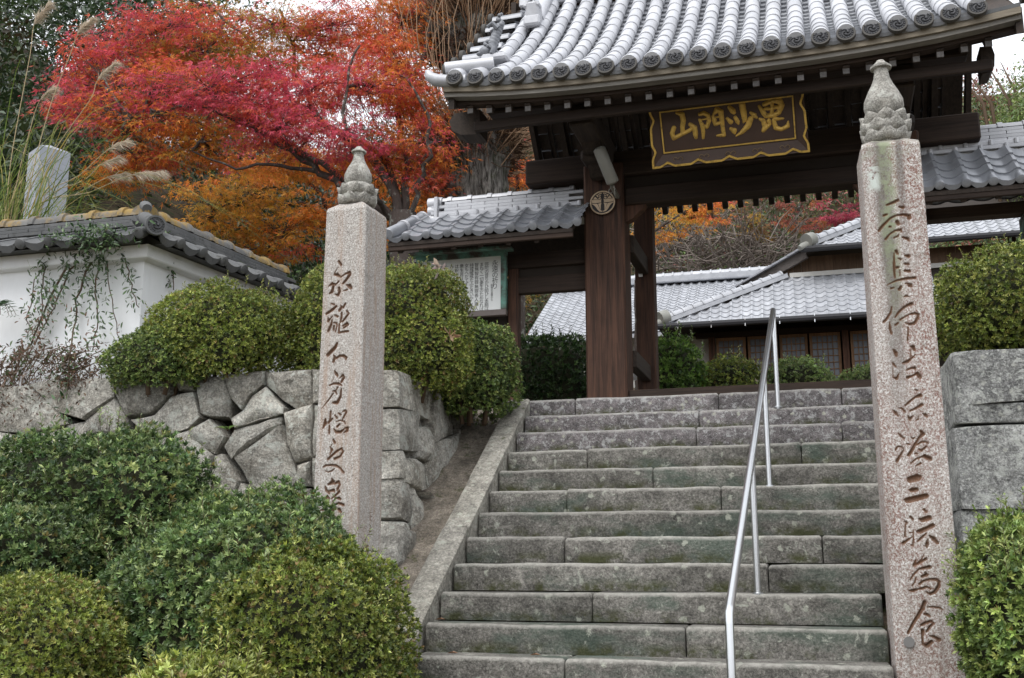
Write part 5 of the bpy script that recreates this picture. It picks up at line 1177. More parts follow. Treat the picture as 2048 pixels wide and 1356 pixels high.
def hipridge(parent, a, b_, r=.10):
    a, b_ = Vector(a), Vector(b_); n = int((b_ - a).length / .30); d = (b_ - a).normalized(); m = half_round('hip_ridge_tile', .31, r * 1.15, M_TILEF, True, 6)
    q = MB(); q.beam(a + Vector((0, 0, .04)), b_ + Vector((0, 0, .04)), .26, .10); q.build('hip_ridge_bed', M_TILEF, parent)
    q = MB(); q.beam(a + Vector((0, 0, .105)), b_ + Vector((0, 0, .105)), .22, .025); q.build('hip_ridge_course', M_TILED, parent)
    for k in range(n): inst(m, 'hip_ridge_tile', parent, fr(a + d * (k * .30) + Vector((0, 0, .115)), d, Vector((0, 0, 1)).cross(d)))
    q = MB(); c = a + Vector((0, 0, .16)) - d * .02; q.tube([c - d * .1 + Vector((0, -.05, 0)), c + d * .12], .20, 12); q.tube([c - d * .35 + Vector((0, 0, -.1)), c - d * .22 + Vector((0, 0, -.1)), c + Vector((0, 0, -.1))], [.07, .11, .12], 10)
    q.build('ridge_end_ornament', m_tile('weathered_ornament', (.20, .20, .18), (.30, .30, .27), .7), parent, True, 40)
hipridge(sk, (x_l + .12, YH + .05, ze + .05), (x_h, yt, zt))
b = MB(); b.box((2.2 + x_h / 2 + 1.2, yt + .02, zt + .05), (8.6 - x_h - 2.0, .2, .12)); b.build('roof_flashing', M_MORT, hall)
b = MB(); b.tube([(x_l - .1, YH - .09, ze - .045), (6.5, YH - .09, ze - .045)], .085, 8); gt = b.build('gutter', m_plain('dark_gutter', (.03, .03, .033), .75), hall, True, 40)
for k in range(11): b = MB(); xx = x_l + .5 + k * .85; b.box((xx, YH - .15, ze - .05), (.02, .015, .22)); b.build('gutter_hanger', M_STEEL, gt)
# upper roof
uz = 9.70; uyE = 27.9; ux0 = PY(1612, 495, uyE).x; ux1 = ux0 + 4.2; usl = Vector((0, 3.2, 2.3))
b = MB(); b.add([(ux0, uyE, uz - .03), (9, uyE, uz - .03), (9, uyE + 3.2, uz + 2.27), (ux1, uyE + 3.2, uz + 2.27), (ux0, uyE, uz - .12), (9, uyE, uz - .12), (9, uyE + 3.2, uz + 2.1), (ux1, uyE + 3.2, uz + 2.1), (ux0, 34, uz - .03)],
                [(0, 1, 2, 3), (4, 7, 6, 5), (0, 4, 5, 1), (0, 3, 8), (0, 8, 4)]); ur = b.build('upper_roof', M_DARK, hall)
tile_field(ur, (ux0, uyE, uz), (1, 0, 0), usl, .264, .24, 27, 8, me_f, None, lambda c, r: c * .264 > (ux1 - ux0) * (r + .3) * .24 / usl.length)
hipridge(ur, (ux0 + .1, uyE + .05, uz + .04), (ux1, uyE + 3.2, uz + 2.3), .11)
b = MB(); b.tube([(ux0 - .15, uyE - .08, uz - .06), (9, uyE - .08, uz - .06)], .085, 8); b.build('gutter', bpy.data.materials['dark_gutter'], hall, True, 40)
# gable planks
M_PLANK = m_wood('gable_plank', (.10, .062, .038), (.165, .105, .066), 2)
gx0 = PY(1590, 550, 28.6).x
for k in range(34):
    xx = gx0 - .75 + k * .205
    zl = 9.08; zh = min(9.66, 9.10 + max(0.06, (xx - (gx0 - 1.0)) * .66))
    if zh - zl < .05: continue
    b = MB(); b.box((xx, 28.66 + (.012 if k % 2 else 0), (zl + zh) / 2), (.20, .03, zh - zl)); b.build('plank', M_PLANK, hall)
# rake board with edge tiles falling to the left
ra, rb_ = PY(1612, 507, 28.3), PY(1478, 585, 28.9)
b = MB(); b.beam(ra, rb_, .10, .26, 0, (0, 0, 1)); b.build('rake_board', m_wood('rake_wood', (.07, .06, .055), (.13, .115, .105), 0), hall)
for k in range(9):
    f = k / 9; p = ra + (rb_ - ra) * (f + .06) + Vector((0, -.02, .17)); d = (rb_ - ra).normalized(); q = MB(); q.box((0, 0, 0), (.36, .30, .06), None, .01)
    inst(q.mesh('rake_tile', M_TILED), 'rake_tile', hall, fr(p, -d, Vector((0, 1, 0))))
ls = MB(); ls.add([ra + Vector((0, .1, .1)), rb_ + Vector((-.5, .1, -.25)), rb_ + Vector((-.5, 5, -.25)), ra + Vector((0, 5, .1))], [(0, 1, 2, 3)]); ls.build('side_roof', M_TILEF, hall)
# front wall, lattice doors
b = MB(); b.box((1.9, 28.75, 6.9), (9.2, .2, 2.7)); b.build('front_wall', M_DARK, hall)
b = MB(); b.box((-2.35, 28.55, 6.95), (.75, .1, 1.3)); b.build('plaster_panel', M_MORT, hall)
M_DOORW = m_wood('door_wood', (.15, .085, .045), (.24, .14, .08), 2); M_PANE = m_plain('door_pane', (.13, .14, .155), .35, 0, .2, 2)
def door(x0, x1, nx_, nz):
    d = MB(); z0, z1 = 5.62, 7.48; yy = 28.35
    for xx in (x0 + .035, x1 - .035): d.box((xx, yy, (z0 + z1) / 2), (.07, .05, z1 - z0))
    for zz, h in ((z1 - .04, .08), (z0 + .09, .18)): d.box(((x0 + x1) / 2, yy, zz), (x1 - x0 - .14, .046, h))
    do = d.build('lattice_door', M_DOORW, hall)
    q = MB(); q.box(((x0 + x1) / 2, yy + .012, (z0 + z1) / 2), (x1 - x0 - .10, .012, z1 - z0 - .1)); q.build('pane', M_PANE, do)
    q = MB()
    for k in range(1, nx_): q.box((x0 + .07 + (x1 - x0 - .14) * k / nx_, yy - .006, (z0 + z1) / 2), (.022, .02, z1 - z0 - .1))
    for k in range(1, nz): q.box(((x0 + x1) / 2, yy - .0085, z0 + .18 + (z1 - z0 - .26) * k / nz), (x1 - x0 - .14, .02, .022))
    q.build('lattice', M_DOORW, do)
for a_, c_ in ((1433, 1492), (1496, 1556), (1560, 1616), (1620, 1682), (1702, 1762), (1766, 1826)):
    door(PY(a_, 700, 28.35).x, PY(c_, 700, 28.35).x, 5, 9)
for px_ in (1424, 1692, 1840):
    xx = PY(px_, 700, 28.3).x; b = MB(); b.box((xx, 28.3, 6.5), (.16, .16, 2.0)); b.build('hall_post', M_WOODV, hall)
b = MB(); b.box((1.9, 28.3, 7.56), (9.0, .16, .14)); b.build('door_head', M_WOODH, hall)
b = MB(); b.box((1.9, 28.2, 5.56), (9.0, .4, .12)); b.build('door_sill', M_WOODH, hall)
b = MB(); b.box((1.8, 30.6, 5.4), (10.0, 4.6, .5)); b.build('stone_base', M_KERB, hall)

hall2 = thing('long_hall', 'long low building with broad pale pantile roof left of the temple hall', 'building', (-3.8, 31.5, 5.6))
yE, zE, yRg, zRg = 29.2, 7.95, 33.0, 10.30
xa0 = PY(1052, 652, yE).x; xa1 = PY(1117, 585, yRg).x
s2 = Vector((0, yRg - yE, zRg - zE)); n2 = 18; pv2 = s2.length / n2
b = MB(); b.add([(xa0, yE, zE - .03), (.4, yE, zE - .03), (.4, yRg, zRg - .03), (xa0, yRg, zRg - .03), (xa0, yE, zE - .14), (.4, yE, zE - .14), (.4, yRg, zRg - .14), (xa0, yRg, zRg - .14), (xa0, 36.8, zE), (.4, 36.8, zE)],
                [(0, 1, 2, 3), (4, 7, 6, 5), (0, 4, 5, 1), (0, 3, 7, 4), (3, 2, 9, 8)]); r2 = b.build('roof', M_TILEF, hall2)
cnt2 = int((.4 - xa0) / .264)
tile_field(r2, (xa0, yE, zE), (1, 0, 0), s2, .264, pv2, cnt2, n2, me_f, None, None, 'roof_tile', lambda c, r: r >= 8, M_TILEF)
b = MB(); b.box(((xa0 + .4) / 2, yRg, zRg + .12), (.4 - xa0, .3, .26), None, .02); b.build('ridge_bed', M_TILEF, r2)
b = MB(); b.box(((xa0 + .4) / 2, yRg - .02, zRg + .02), (.4 - xa0 + .1, .5, .06), None, .01); b.build('ridge_course', M_TILED, r2)
m2 = half_round('ridge_round_tile', .31, .12, M_TILEF, True, 6)
for k in range(int((.4 - xa0) / .3)): inst(m2, 'ridge_round_tile', r2, Matrix.Translation((xa0 + k * .3, yRg, zRg + .25)))
b = MB(); b.box(((xa0 + .4) / 2 + .3, 31.6, 6.75), (.4 - xa0 - 1.2, 3.6, 2.6)); b.build('wall', M_MORT, hall2)
# ================================================================== SHRUBS
def pal_mix(n, pal, wts):
    P = np.array(pal); k = RNG.choice(len(pal), n, p=np.array(wts) / sum(wts)); c = P[k]
    return c * RNG.uniform(.62, 1.38, (n, 1)) * RNG.uniform(.92, 1.08, (n, 3))
AZ = [(.18, .225, .042), (.265, .30, .062), (.105, .145, .034), (.40, .43, .12), (.23, .165, .06)]
AZG = [(.14, .205, .05), (.21, .28, .075), (.08, .125, .04), (.34, .41, .12), (.22, .19, .055)]
DKG = [(.035, .07, .022), (.05, .095, .028), (.07, .13, .035), (.025, .05, .018), (.10, .17, .05)]
W5 = [5, 4, 3, 2.2, .5]
def bush(name, label, c, r, leaf, spacing, pal, seed, group=None, wts=W5, tpl=LEAF2, p=2.2, lump=.11, k=7, low=-.80, shoots=30, layers=(1.0, .93, .84), cat='shrub'):
    c = np.array(c, float); r = np.array(r, float)
    root = thing(name, label, cat, (c[0], c[1], c[2] + r[2] * low), group)
    area = 4 * math.pi * ((r[0] * r[1]) ** 1.6 + (r[0] * r[2]) ** 1.6 + (r[1] * r[2]) ** 1.6) ** (1 / 1.6) / 3 ** (1 / 1.6)
    def shell(n, s):
        d = rnd_dir(int(n)); d = d[d[:, 2] > low]
        q = np.power(np.sum(np.abs(d) ** p, 1), -1 / p)
        ln = 1 + lump * vnoise(d * 3.2, 1.6, seed) + lump * .5 * vnoise(d * 9, 1.5, seed + 1)
        P = c + d * r * (q * ln * s)[:, None]; N = unit(np.sign(d) * np.abs(d) ** (p - 1) / r); return P, N
    Ps, Ns = [], []
    for s in layers:
        P, N = shell(area / spacing ** 2 * (1.0 if s == layers[0] else .8), s); P = P + RNG.normal(0, leaf * .35, P.shape) ; Ps.append(P); Ns.append(N)
    P = np.concatenate(Ps); N = np.concatenate(Ns); N = unit(N + RNG.normal(0, .38, N.shape) + np.array([0, 0, .28])); n = len(P)
    # leaves around each shoot tip
    T1 = unit(np.cross(N, rnd_dir(n))); T2 = np.cross(N, T1); rc = pal_mix(n, pal, wts)
    cl = vnoise(P, 5.0, seed + 3)[:, None]; rc = rc * (1 + .22 * cl)
    pos, ax, nr, sz, co = [], [], [], [], []
    for i in range(k):
        a = 2 * math.pi * i / k + RNG.uniform(-.4, .4, n); t = RNG.uniform(.35, 1.15, n); rd = T1 * np.cos(a)[:, None] + T2 * np.sin(a)[:, None]
        A = N * np.cos(t)[:, None] + rd * np.sin(t)[:, None]
        pos.append(P - N * leaf * .15); ax.append(A); nr.append(unit(N * np.sin(t)[:, None] - rd * np.cos(t)[:, None] + RNG.normal(0, .25, N.shape))); sz.append(leaf * RNG.uniform(.65, 1.2, n)); co.append(rc * RNG.uniform(.85, 1.18, (n, 1)))
    # a few long spring shoots sticking out
    stems = MB()
    if shoots:
        d = rnd_dir(shoots * 6); d = d[d[:, 2] > .15][:shoots]
        q = np.power(np.sum(np.abs(d) ** p, 1), -1 / p); B = c + d * r * q[:, None]; G_ = unit(d + np.array([0, 0, 1.3])); 
        for i in range(len(d)):
            L = leaf * RNG.uniform(2, 4.5); m = int(RNG.integers(7, 13)); f = np.linspace(.25, 1, m)[:, None]; stems.tube([B[i], B[i] + G_[i] * L], [leaf * .05, leaf * .03], 4)
            pos.append(B[i] + G_[i] * L * f); rdv = unit(np.cross(G_[i], rnd_dir(m))); ax.append(unit(rdv + G_[i] * .7)); nr.append(unit(G_[i] - rdv * .5)); sz.append(leaf * RNG.uniform(.7, 1.15, m)); co.append(pal_mix(m, [pal[3], pal[1]], [1, 1]))
    leaves('foliage', tpl, np.concatenate(pos), np.concatenate(ax), np.concatenate(nr), np.concatenate(sz), np.concatenate(co), M_LEAF, root)
    # solid dark core added to block light, plus stems to the ground
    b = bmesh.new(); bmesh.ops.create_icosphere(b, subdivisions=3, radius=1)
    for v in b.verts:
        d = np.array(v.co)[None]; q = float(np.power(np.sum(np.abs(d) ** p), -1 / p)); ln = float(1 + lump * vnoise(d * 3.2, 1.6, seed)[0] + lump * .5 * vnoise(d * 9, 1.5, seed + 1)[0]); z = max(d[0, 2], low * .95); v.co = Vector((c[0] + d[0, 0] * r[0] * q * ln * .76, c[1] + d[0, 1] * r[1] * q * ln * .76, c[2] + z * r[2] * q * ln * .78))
    me = bpy.data.meshes.new('shade_core'); b.to_mesh(me); b.free(); me.materials.append(M_CORE); inst(me, 'shade_core', root)
    for i in range(5):
        a = i * 1.3 + seed; stems.tube([(c[0] + .1 * math.cos(a), c[1] + .1 * math.sin(a), c[2] + r[2] * low - .08), (c[0] + r[0] * .45 * math.cos(a), c[1] + r[1] * .45 * math.sin(a), c[2])], [.02, .008], 5)
    stems.build('stems', M_STEM, root, True, None, 'stuff')
    return root
def bpx(x0, x1, y0, y1, Y, ry):      # centre and radii of a shrub whose outline fills a photo box at distance Y
    a, b_ = PY(x0, (y0 + y1) / 2, Y), PY(x1, (y0 + y1) / 2, Y); t, u = PY((x0 + x1) / 2, y0, Y), PY((x0 + x1) / 2, y1, Y)
    return ((a.x + b_.x) / 2, Y, (t.z + u.z) / 2), ((b_.x - a.x) / 2, ry, (t.z - u.z) / 2)
def B_(name, label, box, Y, ry, leaf, sp, pal, seed, **kw): c, r = bpx(*box, Y, ry); return bush(name, label, c, r, leaf, sp, pal, seed, **kw)
DKA = [(.11, .17, .055), (.17, .24, .085), (.06, .105, .04), (.30, .37, .14), (.20, .18, .055)]
B_('azalea_shrub', 'large dark-leaved azalea in front of the boulder wall beside the olive one', (228, 745, 1000, 1520), 5.44, .58, .034, .032, DKA, 1, lump=.14, shoots=70, low=-.7)
B_('azalea_shrub', 'olive small-leaved azalea against the kerb in front of the grey pillar', (430, 805, 1078, 1600), 5.20, .50, .025, .025, AZ, 21, wts=[5, 3.5, 4, 1.6, .9], lump=.13, shoots=40, low=-.7)
B_('azalea_shrub', 'broad dark azalea growing against the foot of the boulder wall', (-60, 432, 862, 1240), 6.15, .55, .038, .036, DKA, 2, wts=[4, 3, 4, 2, .4], lump=.17, shoots=50, low=-.8)
B_('azalea_shrub', 'yellow-green clipped azalea with bronze tints beside the large dark-leaved azalea', (-190, 256, 1158, 1560), 4.75, .55, .025, .0245, AZ, 3, wts=[5, 4, 3, 1.6, 1.8], lump=.12, low=-.7)
B_('azalea_shrub', 'small dark azalea wedged between the broad dark azalea and the yellow-green azalea', (-120, 190, 1012, 1260), 5.5, .42, .036, .034, DKA, 4, wts=[4, 3, 4, 2, .4], shoots=30)
B_('azalea_shrub', 'low pale azalea at the foot of the large dark-leaved azalea', (265, 540, 1318, 1500), 4.45, .32, .036, .033, AZ, 5, wts=[3, 5, 1, 3, .4], shoots=26)
B_('azalea_shrub', 'leafy azalea at the foot of the pale block wall beside the red pillar', (1922, 2210, 1030, 1480), 5.75, .45, .034, .032, AZG, 6, wts=[4, 4, 2, 3, .3], shoots=70, low=-.7)
TB = 'azaleas on the terrace edge'
B_('azalea_shrub', 'domed yellow-green azalea in front of the plaster wall corner', (300, 572, 570, 775), 7.12, .36, .023, .0245, AZ, 7, wts=[5, 4, 3, 2, .8], lump=.15, shoots=40)
B_('azalea_shrub', 'low spreading azalea trailing over the boulders below the plaster wall corner', (222, 430, 655, 785), 6.98, .22, .023, .0245, AZG, 8, lump=.12, shoots=12)
B_('azalea_shrub', 'tall azalea behind the grey pillar under the notice board', (570, 790, 545, 800), 7.45, .34, .023, .0245, AZ, 9, lump=.15, shoots=40)
B_('azalea_shrub', 'big sloping azalea right of the grey pillar above the corner boulders', (700, 945, 530, 815), 7.55, .38, .023, .0245, AZ, 10, wts=[5, 4, 3, 2, 1.0], lump=.15, shoots=50)
B_('azalea_shrub', 'green azalea overhanging the top of the gutter beside the steps', (870, 1032, 648, 850), 8.2, .34, .027, .029, AZG, 11, wts=[5, 4, 3, 1.5, .3], lump=.15, shoots=20)
B_('azalea_shrub', 'rounded azalea on top of the pale block wall', (1872, 2200, 500, 750), 7.5, .40, .024, .026, AZ, 12, wts=[5, 4, 4, 3, .2], lump=.15, shoots=70)
B_('clipped_hedge', 'dark glossy hedge behind the gate wing opening', (1010, 1185, 678, 860), 12.6, .40, .055, .060, DKG, 13, p=5, lump=.05, shoots=18, cat='hedge')
B_('camellia_shrub', 'bright green shrub just inside the gate beside the rear post', (1285, 1408, 676, 850), 12.9, .36, .050, .055, [(.12, .22, .04), (.18, .30, .06), (.07, .14, .03), (.28, .4, .1), (.14, .2, .06)], 14, shoots=26)
B_('azalea_shrub', 'dark olive azalea inside the gate left of the handrail', (1388, 1535, 718, 850), 13.2, .40, .038, .046, AZ, 15, wts=[4, 3, 4, 1, .3], shoots=16)
B_('azalea_shrub', 'pale green azalea inside the gate right of the handrail', (1520, 1672, 716, 850), 13.6, .40, .036, .046, [(.20, .28, .09), (.27, .35, .12), (.14, .20, .06), (.34, .42, .16), (.2, .24, .07)], 16, shoots=10)
B_('azalea_shrub', 'pale green azalea inside the gate partly behind the red pillar', (1668, 1830, 730, 850), 13.9, .40, .036, .046, [(.20, .28, .09), (.27, .35, .12), (.14, .20, .06), (.34, .42, .16), (.2, .24, .07)], 17, shoots=10)

# ================================================================== TREES
def limb_mesh(b, pts, r0, r1, wob=.05, n=8):
    P = [Vector(p) for p in pts]; out = []; rs = []
    m = (len(P) - 1) * 4
    for i in range(m + 1):                                # Catmull-Rom through the points
        f = i / 4; k = min(int(f), len(P) - 2); t = f - k
        p0, p1, p2, p3 = P[max(k - 1, 0)], P[k], P[k + 1], P[min(k + 2, len(P) - 1)]
        q = .5 * ((2 * p1) + (p2 - p0) * t + (2 * p0 - 5 * p1 + 4 * p2 - p3) * t * t + (3 * p1 - p0 - 3 * p2 + p3) * t ** 3)
        if 0 < i < m: q = q + Vector(RNG.normal(0, wob * .35, 3))
        out.append(q); rs.append(r0 + (r1 - r0) * (i / m) ** .8)
    b.tube(out, rs, n); return out
RED, MAG, ORA, AMB, OLI, YEL, MAR = (.70, .14, .085), (.64, .105, .15), (.74, .26, .055), (.70, .35, .055), (.46, .29, .06), (.85, .50, .08), (.34, .05, .08)
def maple(name, label, base, trunk, limbs, pads, leaf, dens, seed, group, ht_leaf=MAPLE, front=.05):
    """pads: (px, py, rx, ry, Y, depth, [(colour, weight)...]) flat sprays of leaves; limbs: pixel polylines with a distance"""
    root = thing(name, label, 'tree', base, group); tb = MB(); skel = []
    limb_mesh(tb, trunk[0], trunk[1], trunk[2], .03, 10); tb.build('trunk', M_BARKM, root, True)
    for pl in limbs:
        b = MB(); nl = len(pl[0]); pts = [PY(x, y, Y - front * math.sin(math.pi * min(1, (i + .3) / nl * 1.2) * .5)) for i, (x, y, Y) in enumerate(pl[0])]; o = limb_mesh(b, pts, pl[1] * .62, pl[2] * .7, .09, 7); skel += o
        b.build('limb', M_BARKM, root, True)
    S = np.array([list(p) for p in skel]); tw = MB(); pos, ax, nr, sz, co = [], [], [], [], []
    for (px, py, rx, ry, Y, dp, cols) in pads:
        c = PY(px, py, Y); s = PXL(c); R3 = np.array([rx * s, dp, ry * s]); C = np.array(c)
        ns = max(6, int(dens * rx * ry / 420))
        Q = C + rnd_dir(ns) * (RNG.uniform(0, 1, (ns, 1)) ** .4) * R3
        j = np.argmin(np.sum((S - C) ** 2, 1)); a = Vector(S[j]); mid = (a + c) / 2 + Vector(RNG.normal(0, .12, 3))
        br = limb_mesh(tw, [a, mid, c], .030, .010, .05, 5)
        cw = np.array([q[1] for q in cols], float); cw /= cw.sum(); cc_ = np.array([q[0] for q in cols])
        for i in range(ns):
            q0 = br[int(RNG.integers(2, len(br)))]; q = Vector(Q[i]); tw.tube([q0, (q0 + q) / 2 + Vector((0, 0, .06)), q], [.008, .005, .003], 3, False)
            m = int(RNG.integers(26, 44)); sp = RNG.uniform(.20, .36)                 # one flat spray
            tilt = unit(np.array([[RNG.normal(0, .28), RNG.normal(-.12, .28), 1.0]]))[0]
            e = RNG.normal(0, 1, (m, 3)); e = e - np.outer(e @ tilt, tilt) * .86; L = e * sp * .62
            pos.append(Q[i] + L); d = unit(L + RNG.normal(0, .12, (m, 3)) + np.array([0, 0, -.14])); ax.append(d); nr.append(unit(tilt + RNG.normal(0, .45, (m, 3))))
            sz.append(leaf * RNG.uniform(.7, 1.25, m)); k = RNG.choice(len(cols), p=cw); base_c = cc_[k]
            co.append(base_c * RNG.uniform(.68, 1.25, (m, 1)) * RNG.uniform(.85, 1.15, (m, 3)))
    tw.build('twigs', M_BARKM, root, True, None, 'stuff')
    leaves('crown', ht_leaf, np.concatenate(pos), np.concatenate(ax), np.concatenate(nr), np.concatenate(sz), np.concatenate(co), M_MAPLE, root)
    return root
tb0 = PY(805, 440, 13.6); gz = float(H_up(tb0.x, 13.6))
maple('maple_tree', 'large crimson and orange maple spreading over the plaster wall', (tb0.x + .1, 13.6, gz), ([(tb0.x + .12, 13.6, gz - .1), (tb0.x + .08, 13.62, (gz + tb0.z) / 2), (tb0.x, 13.6, tb0.z + .1)], .30, .20),
  [([(803, 450, 13.6), (720, 395, 13.4), (640, 345, 13.2), (560, 292, 13.0), (480, 240, 12.8), (420, 215, 12.7)], .13, .03), ([(803, 450, 13.6), (690, 365, 13.3), (600, 300, 13.0), (500, 255, 12.8), (390, 212, 12.6), (260, 235, 12.5)], .10, .02),
   ([(803, 450, 13.6), (765, 340, 13.8), (700, 280, 13.9), (609, 226, 13.9), (545, 130, 13.9), (431, 20, 13.8)], .13, .03), ([(803, 450, 13.6), (775, 330, 14.0), (640, 235, 14.1), (590, 120, 14.2), (560, 20, 14.2)], .10, .03), ([(803, 450, 13.6), (815, 340, 13.9), (800, 230, 14.0), (840, 120, 14.2), (870, 0, 14.3)], .12, .03),
   ([(803, 450, 13.6), (835, 370, 13.5), (860, 300, 13.4), (845, 210, 13.3), (800, 150, 13.2)], .08, .02), ([(640, 345, 13.2), (560, 330, 13.0), (470, 335, 12.8), (380, 300, 12.7)], .06, .015), ([(803, 450, 13.6), (760, 400, 13.2), (715, 330, 12.9), (690, 200, 12.8), (720, 90, 12.9)], .09, .02)],
  [(300, 70, 150, 45, 13.2, .6, [(RED, 4), (MAG, 2)]), (205, 130, 85, 50, 13.0, .5, [(MAG, 3), (RED, 3), (ORA, 1)]), (420, 175, 190, 45, 12.5, .6, [(MAG, 5), (RED, 2)]), (230, 235, 130, 50, 12.7, .5, [(MAG, 3), (ORA, 3), (RED, 2)]), (150, 215, 60, 40, 12.8, .4, [(MAG, 3), (RED, 1)]),
   (540, 50, 130, 60, 13.8, .7, [(RED, 2), (OLI, 3), (MAG, 1)]), (690, 45, 110, 60, 14.0, .7, [(RED, 3), (ORA, 2), (MAG, 1)]), (800, 50, 75, 70, 14.2, .6, [(ORA, 4), (RED, 2)]), (630, 170, 130, 55, 13.3, .6, [(MAG, 3), (RED, 3)]), (740, 190, 95, 65, 13.2, .6, [(RED, 3), (ORA, 2), (MAG, 2)]), (830, 190, 60, 80, 14.0, .5, [(ORA, 4), (RED, 2)]),
   (850, 300, 60, 80, 13.6, .5, [(ORA, 3), (RED, 3), (MAG, 1)]), (290, 320, 110, 40, 13.0, .5, [(ORA, 4), (RED, 2), (AMB, 1)]), (420, 300, 70, 45, 13.0, .5, [(ORA, 4), (AMB, 2)]), (560, 255, 110, 40, 12.6, .5, [(MAG, 4), (RED, 2)]), (690, 290, 75, 45, 12.9, .5, [(MAG, 4), (RED, 1)]), (400, 110, 130, 45, 13.6, .6, [(OLI, 3), (RED, 2), (ORA, 1)]), (520, 125, 100, 40, 13.7, .5, [(OLI, 3), (ORA, 2)]),
   (330, 165, 110, 40, 12.9, .5, [(RED, 3), (ORA, 3)]), (500, 215, 120, 35, 12.6, .5, [(MAG, 5), (RED, 2)]), (350, 260, 80, 35, 12.7, .4, [(ORA, 4), (MAG, 1)]), (780, 120, 80, 50, 13.7, .5, [(ORA, 3), (RED, 3)]), (250, 350, 70, 35, 13.2, .4, [(AMB, 3), (ORA, 2)]), (770, 300, 60, 45, 13.8, .5, [(ORA, 4), (RED, 1)]), (390, 40, 80, 40, 13.9, .6, [(RED, 3), (OLI, 2)]), (600, 235, 110, 50, 14.6, .6, [(ORA, 4), (RED, 2)]), (700, 345, 80, 40, 14.4, .5, [(ORA, 4), (AMB, 1)]), (640, 110, 90, 50, 14.6, .6, [(RED, 3), (ORA, 3)]), (480, 250, 90, 35, 14.4, .5, [(ORA, 4), (OLI, 2)]), (560, 330, 70, 30, 14.2, .4, [(ORA, 4), (AMB, 2)]), (870, 380, 40, 40, 14.4, .4, [(ORA, 3), (RED, 2)]), (160, 170, 60, 40, 13.2, .4, [(MAG, 2), (RED, 2)])],
  .080, 3.6, 31, 'maples in autumn colour')
p2 = PY(700, 470, 17.0); g2 = float(H_up(p2.x, 17.0))
maple('maple_tree', 'amber and orange maple lower down behind the plaster wall', (p2.x, 17.0, g2), ([(p2.x, 17, g2 - .1), (p2.x - .1, 17, (g2 + p2.z) / 2), (p2.x, 17, p2.z)], .2, .12),
  [([(700, 470, 17), (620, 420, 16.6), (520, 400, 16.2), (430, 420, 16)], .09, .02), ([(700, 470, 17), (640, 390, 16.8), (590, 340, 16.6), (540, 320, 16.5)], .08, .02), ([(700, 470, 17), (740, 400, 17), (760, 340, 17)], .08, .02), ([(620, 420, 16.6), (560, 470, 16.3), (500, 500, 16)], .05, .015)],
  [(500, 385, 110, 40, 16.0, .7, [(AMB, 4), (ORA, 2), (OLI, 2)]), (420, 430, 80, 40, 15.9, .6, [(AMB, 4), (OLI, 2), (YEL, 1)]), (545, 450, 100, 40, 16.2, .7, [(AMB, 4), (ORA, 2), (YEL, 1)]), (600, 340, 110, 40, 16.5, .7, [(ORA, 4), (RED, 1), (AMB, 2)]), (725, 370, 75, 50, 17.0, .6, [(ORA, 4), (RED, 2)]), (500, 335, 70, 30, 16.5, .5, [(ORA, 3), (MAG, 1)]), (560, 505, 70, 30, 16.2, .5, [(ORA, 2), (AMB, 3), (RED, 1)]), (640, 425, 60, 35, 16.6, .5, [(ORA, 4), (AMB, 1)]), (480, 480, 60, 30, 16.1, .5, [(AMB, 3), (OLI, 2)]), (385, 390, 50, 25, 16.0, .5, [(AMB, 3), (ORA, 1)]), (760, 450, 50, 50, 17.2, .5, [(ORA, 3), (AMB, 2)])],
  .092, 3.2, 32, 'maples in autumn colour')
p3 = PY(1030, 420, 19.0); g3 = float(H_up(p3.x, 19))
maple('maple_tree', 'red maple showing behind the pollarded trunk and the gate roof', (p3.x, 19, g3), ([(p3.x, 19, g3 - .1), (p3.x + .05, 19, (g3 + p3.z) / 2), (p3.x, 19, p3.z)], .2, .12),
  [([(1030, 420, 19), (1035, 350, 19), (1010, 290, 19), (990, 250, 19)], .08, .02), ([(1030, 420, 19), (950, 330, 19.2), (880, 200, 19.3), (820, 60, 19.4)], .1, .02), ([(1030, 420, 19), (990, 280, 19.5), (960, 120, 19.6), (960, 20, 19.6)], .1, .02)],
  [(1035, 300, 55, 60, 19, .7, [(RED, 3), (ORA, 3), (MAG, 1)]), (1040, 370, 45, 45, 19, .6, [(ORA, 4), (RED, 2)]), (1000, 40, 60, 50, 19.5, .7, [(RED, 3), (MAG, 2)]), (850, 60, 70, 70, 19.4, .8, [(ORA, 4), (RED, 2)]), (800, 180, 70, 60, 19.4, .8, [(ORA, 4), (RED, 2)]), (720, 110, 70, 60, 19.6, .8, [(ORA, 3), (RED, 3)]), (840, 380, 50, 50, 19, .6, [(ORA, 4), (RED, 1)]), (880, 270, 50, 60, 19.3, .6, [(ORA, 3), (RED, 3)])],
  .10, 3.0, 33, 'maples in autumn colour')
p4 = PY(1278, 560, 22.0); g4 = float(H_up(p4.x, 22))
maple('maple_tree', 'orange maple branch crown seen through the gate above the long hall', (p4.x, 22, g4), ([(p4.x, 22, g4 - .1), (p4.x, 22, (g4 + p4.z) / 2), (p4.x, 22, p4.z)], .16, .1),
  [([(1278, 560, 22), (1290, 480, 22), (1370, 425, 22), (1420, 410, 22)], .07, .02), ([(1278, 560, 22), (1285, 480, 22), (1290, 420, 22)], .06, .02)],
  [(1370, 430, 85, 34, 22, .8, [(AMB, 3), (ORA, 4), (YEL, 2)]), (1300, 470, 38, 40, 22, .6, [(ORA, 4), (AMB, 3)]), (1430, 425, 40, 26, 22, .6, [(ORA, 4), (RED, 2)]), (1330, 395, 80, 24, 22, .8, [(AMB, 3), (YEL, 2)])],
  .095, 3.0, 34, 'maples in autumn colour')
p5 = PY(1040, 640, 20.0); g5 = float(H_up(p5.x, 20))
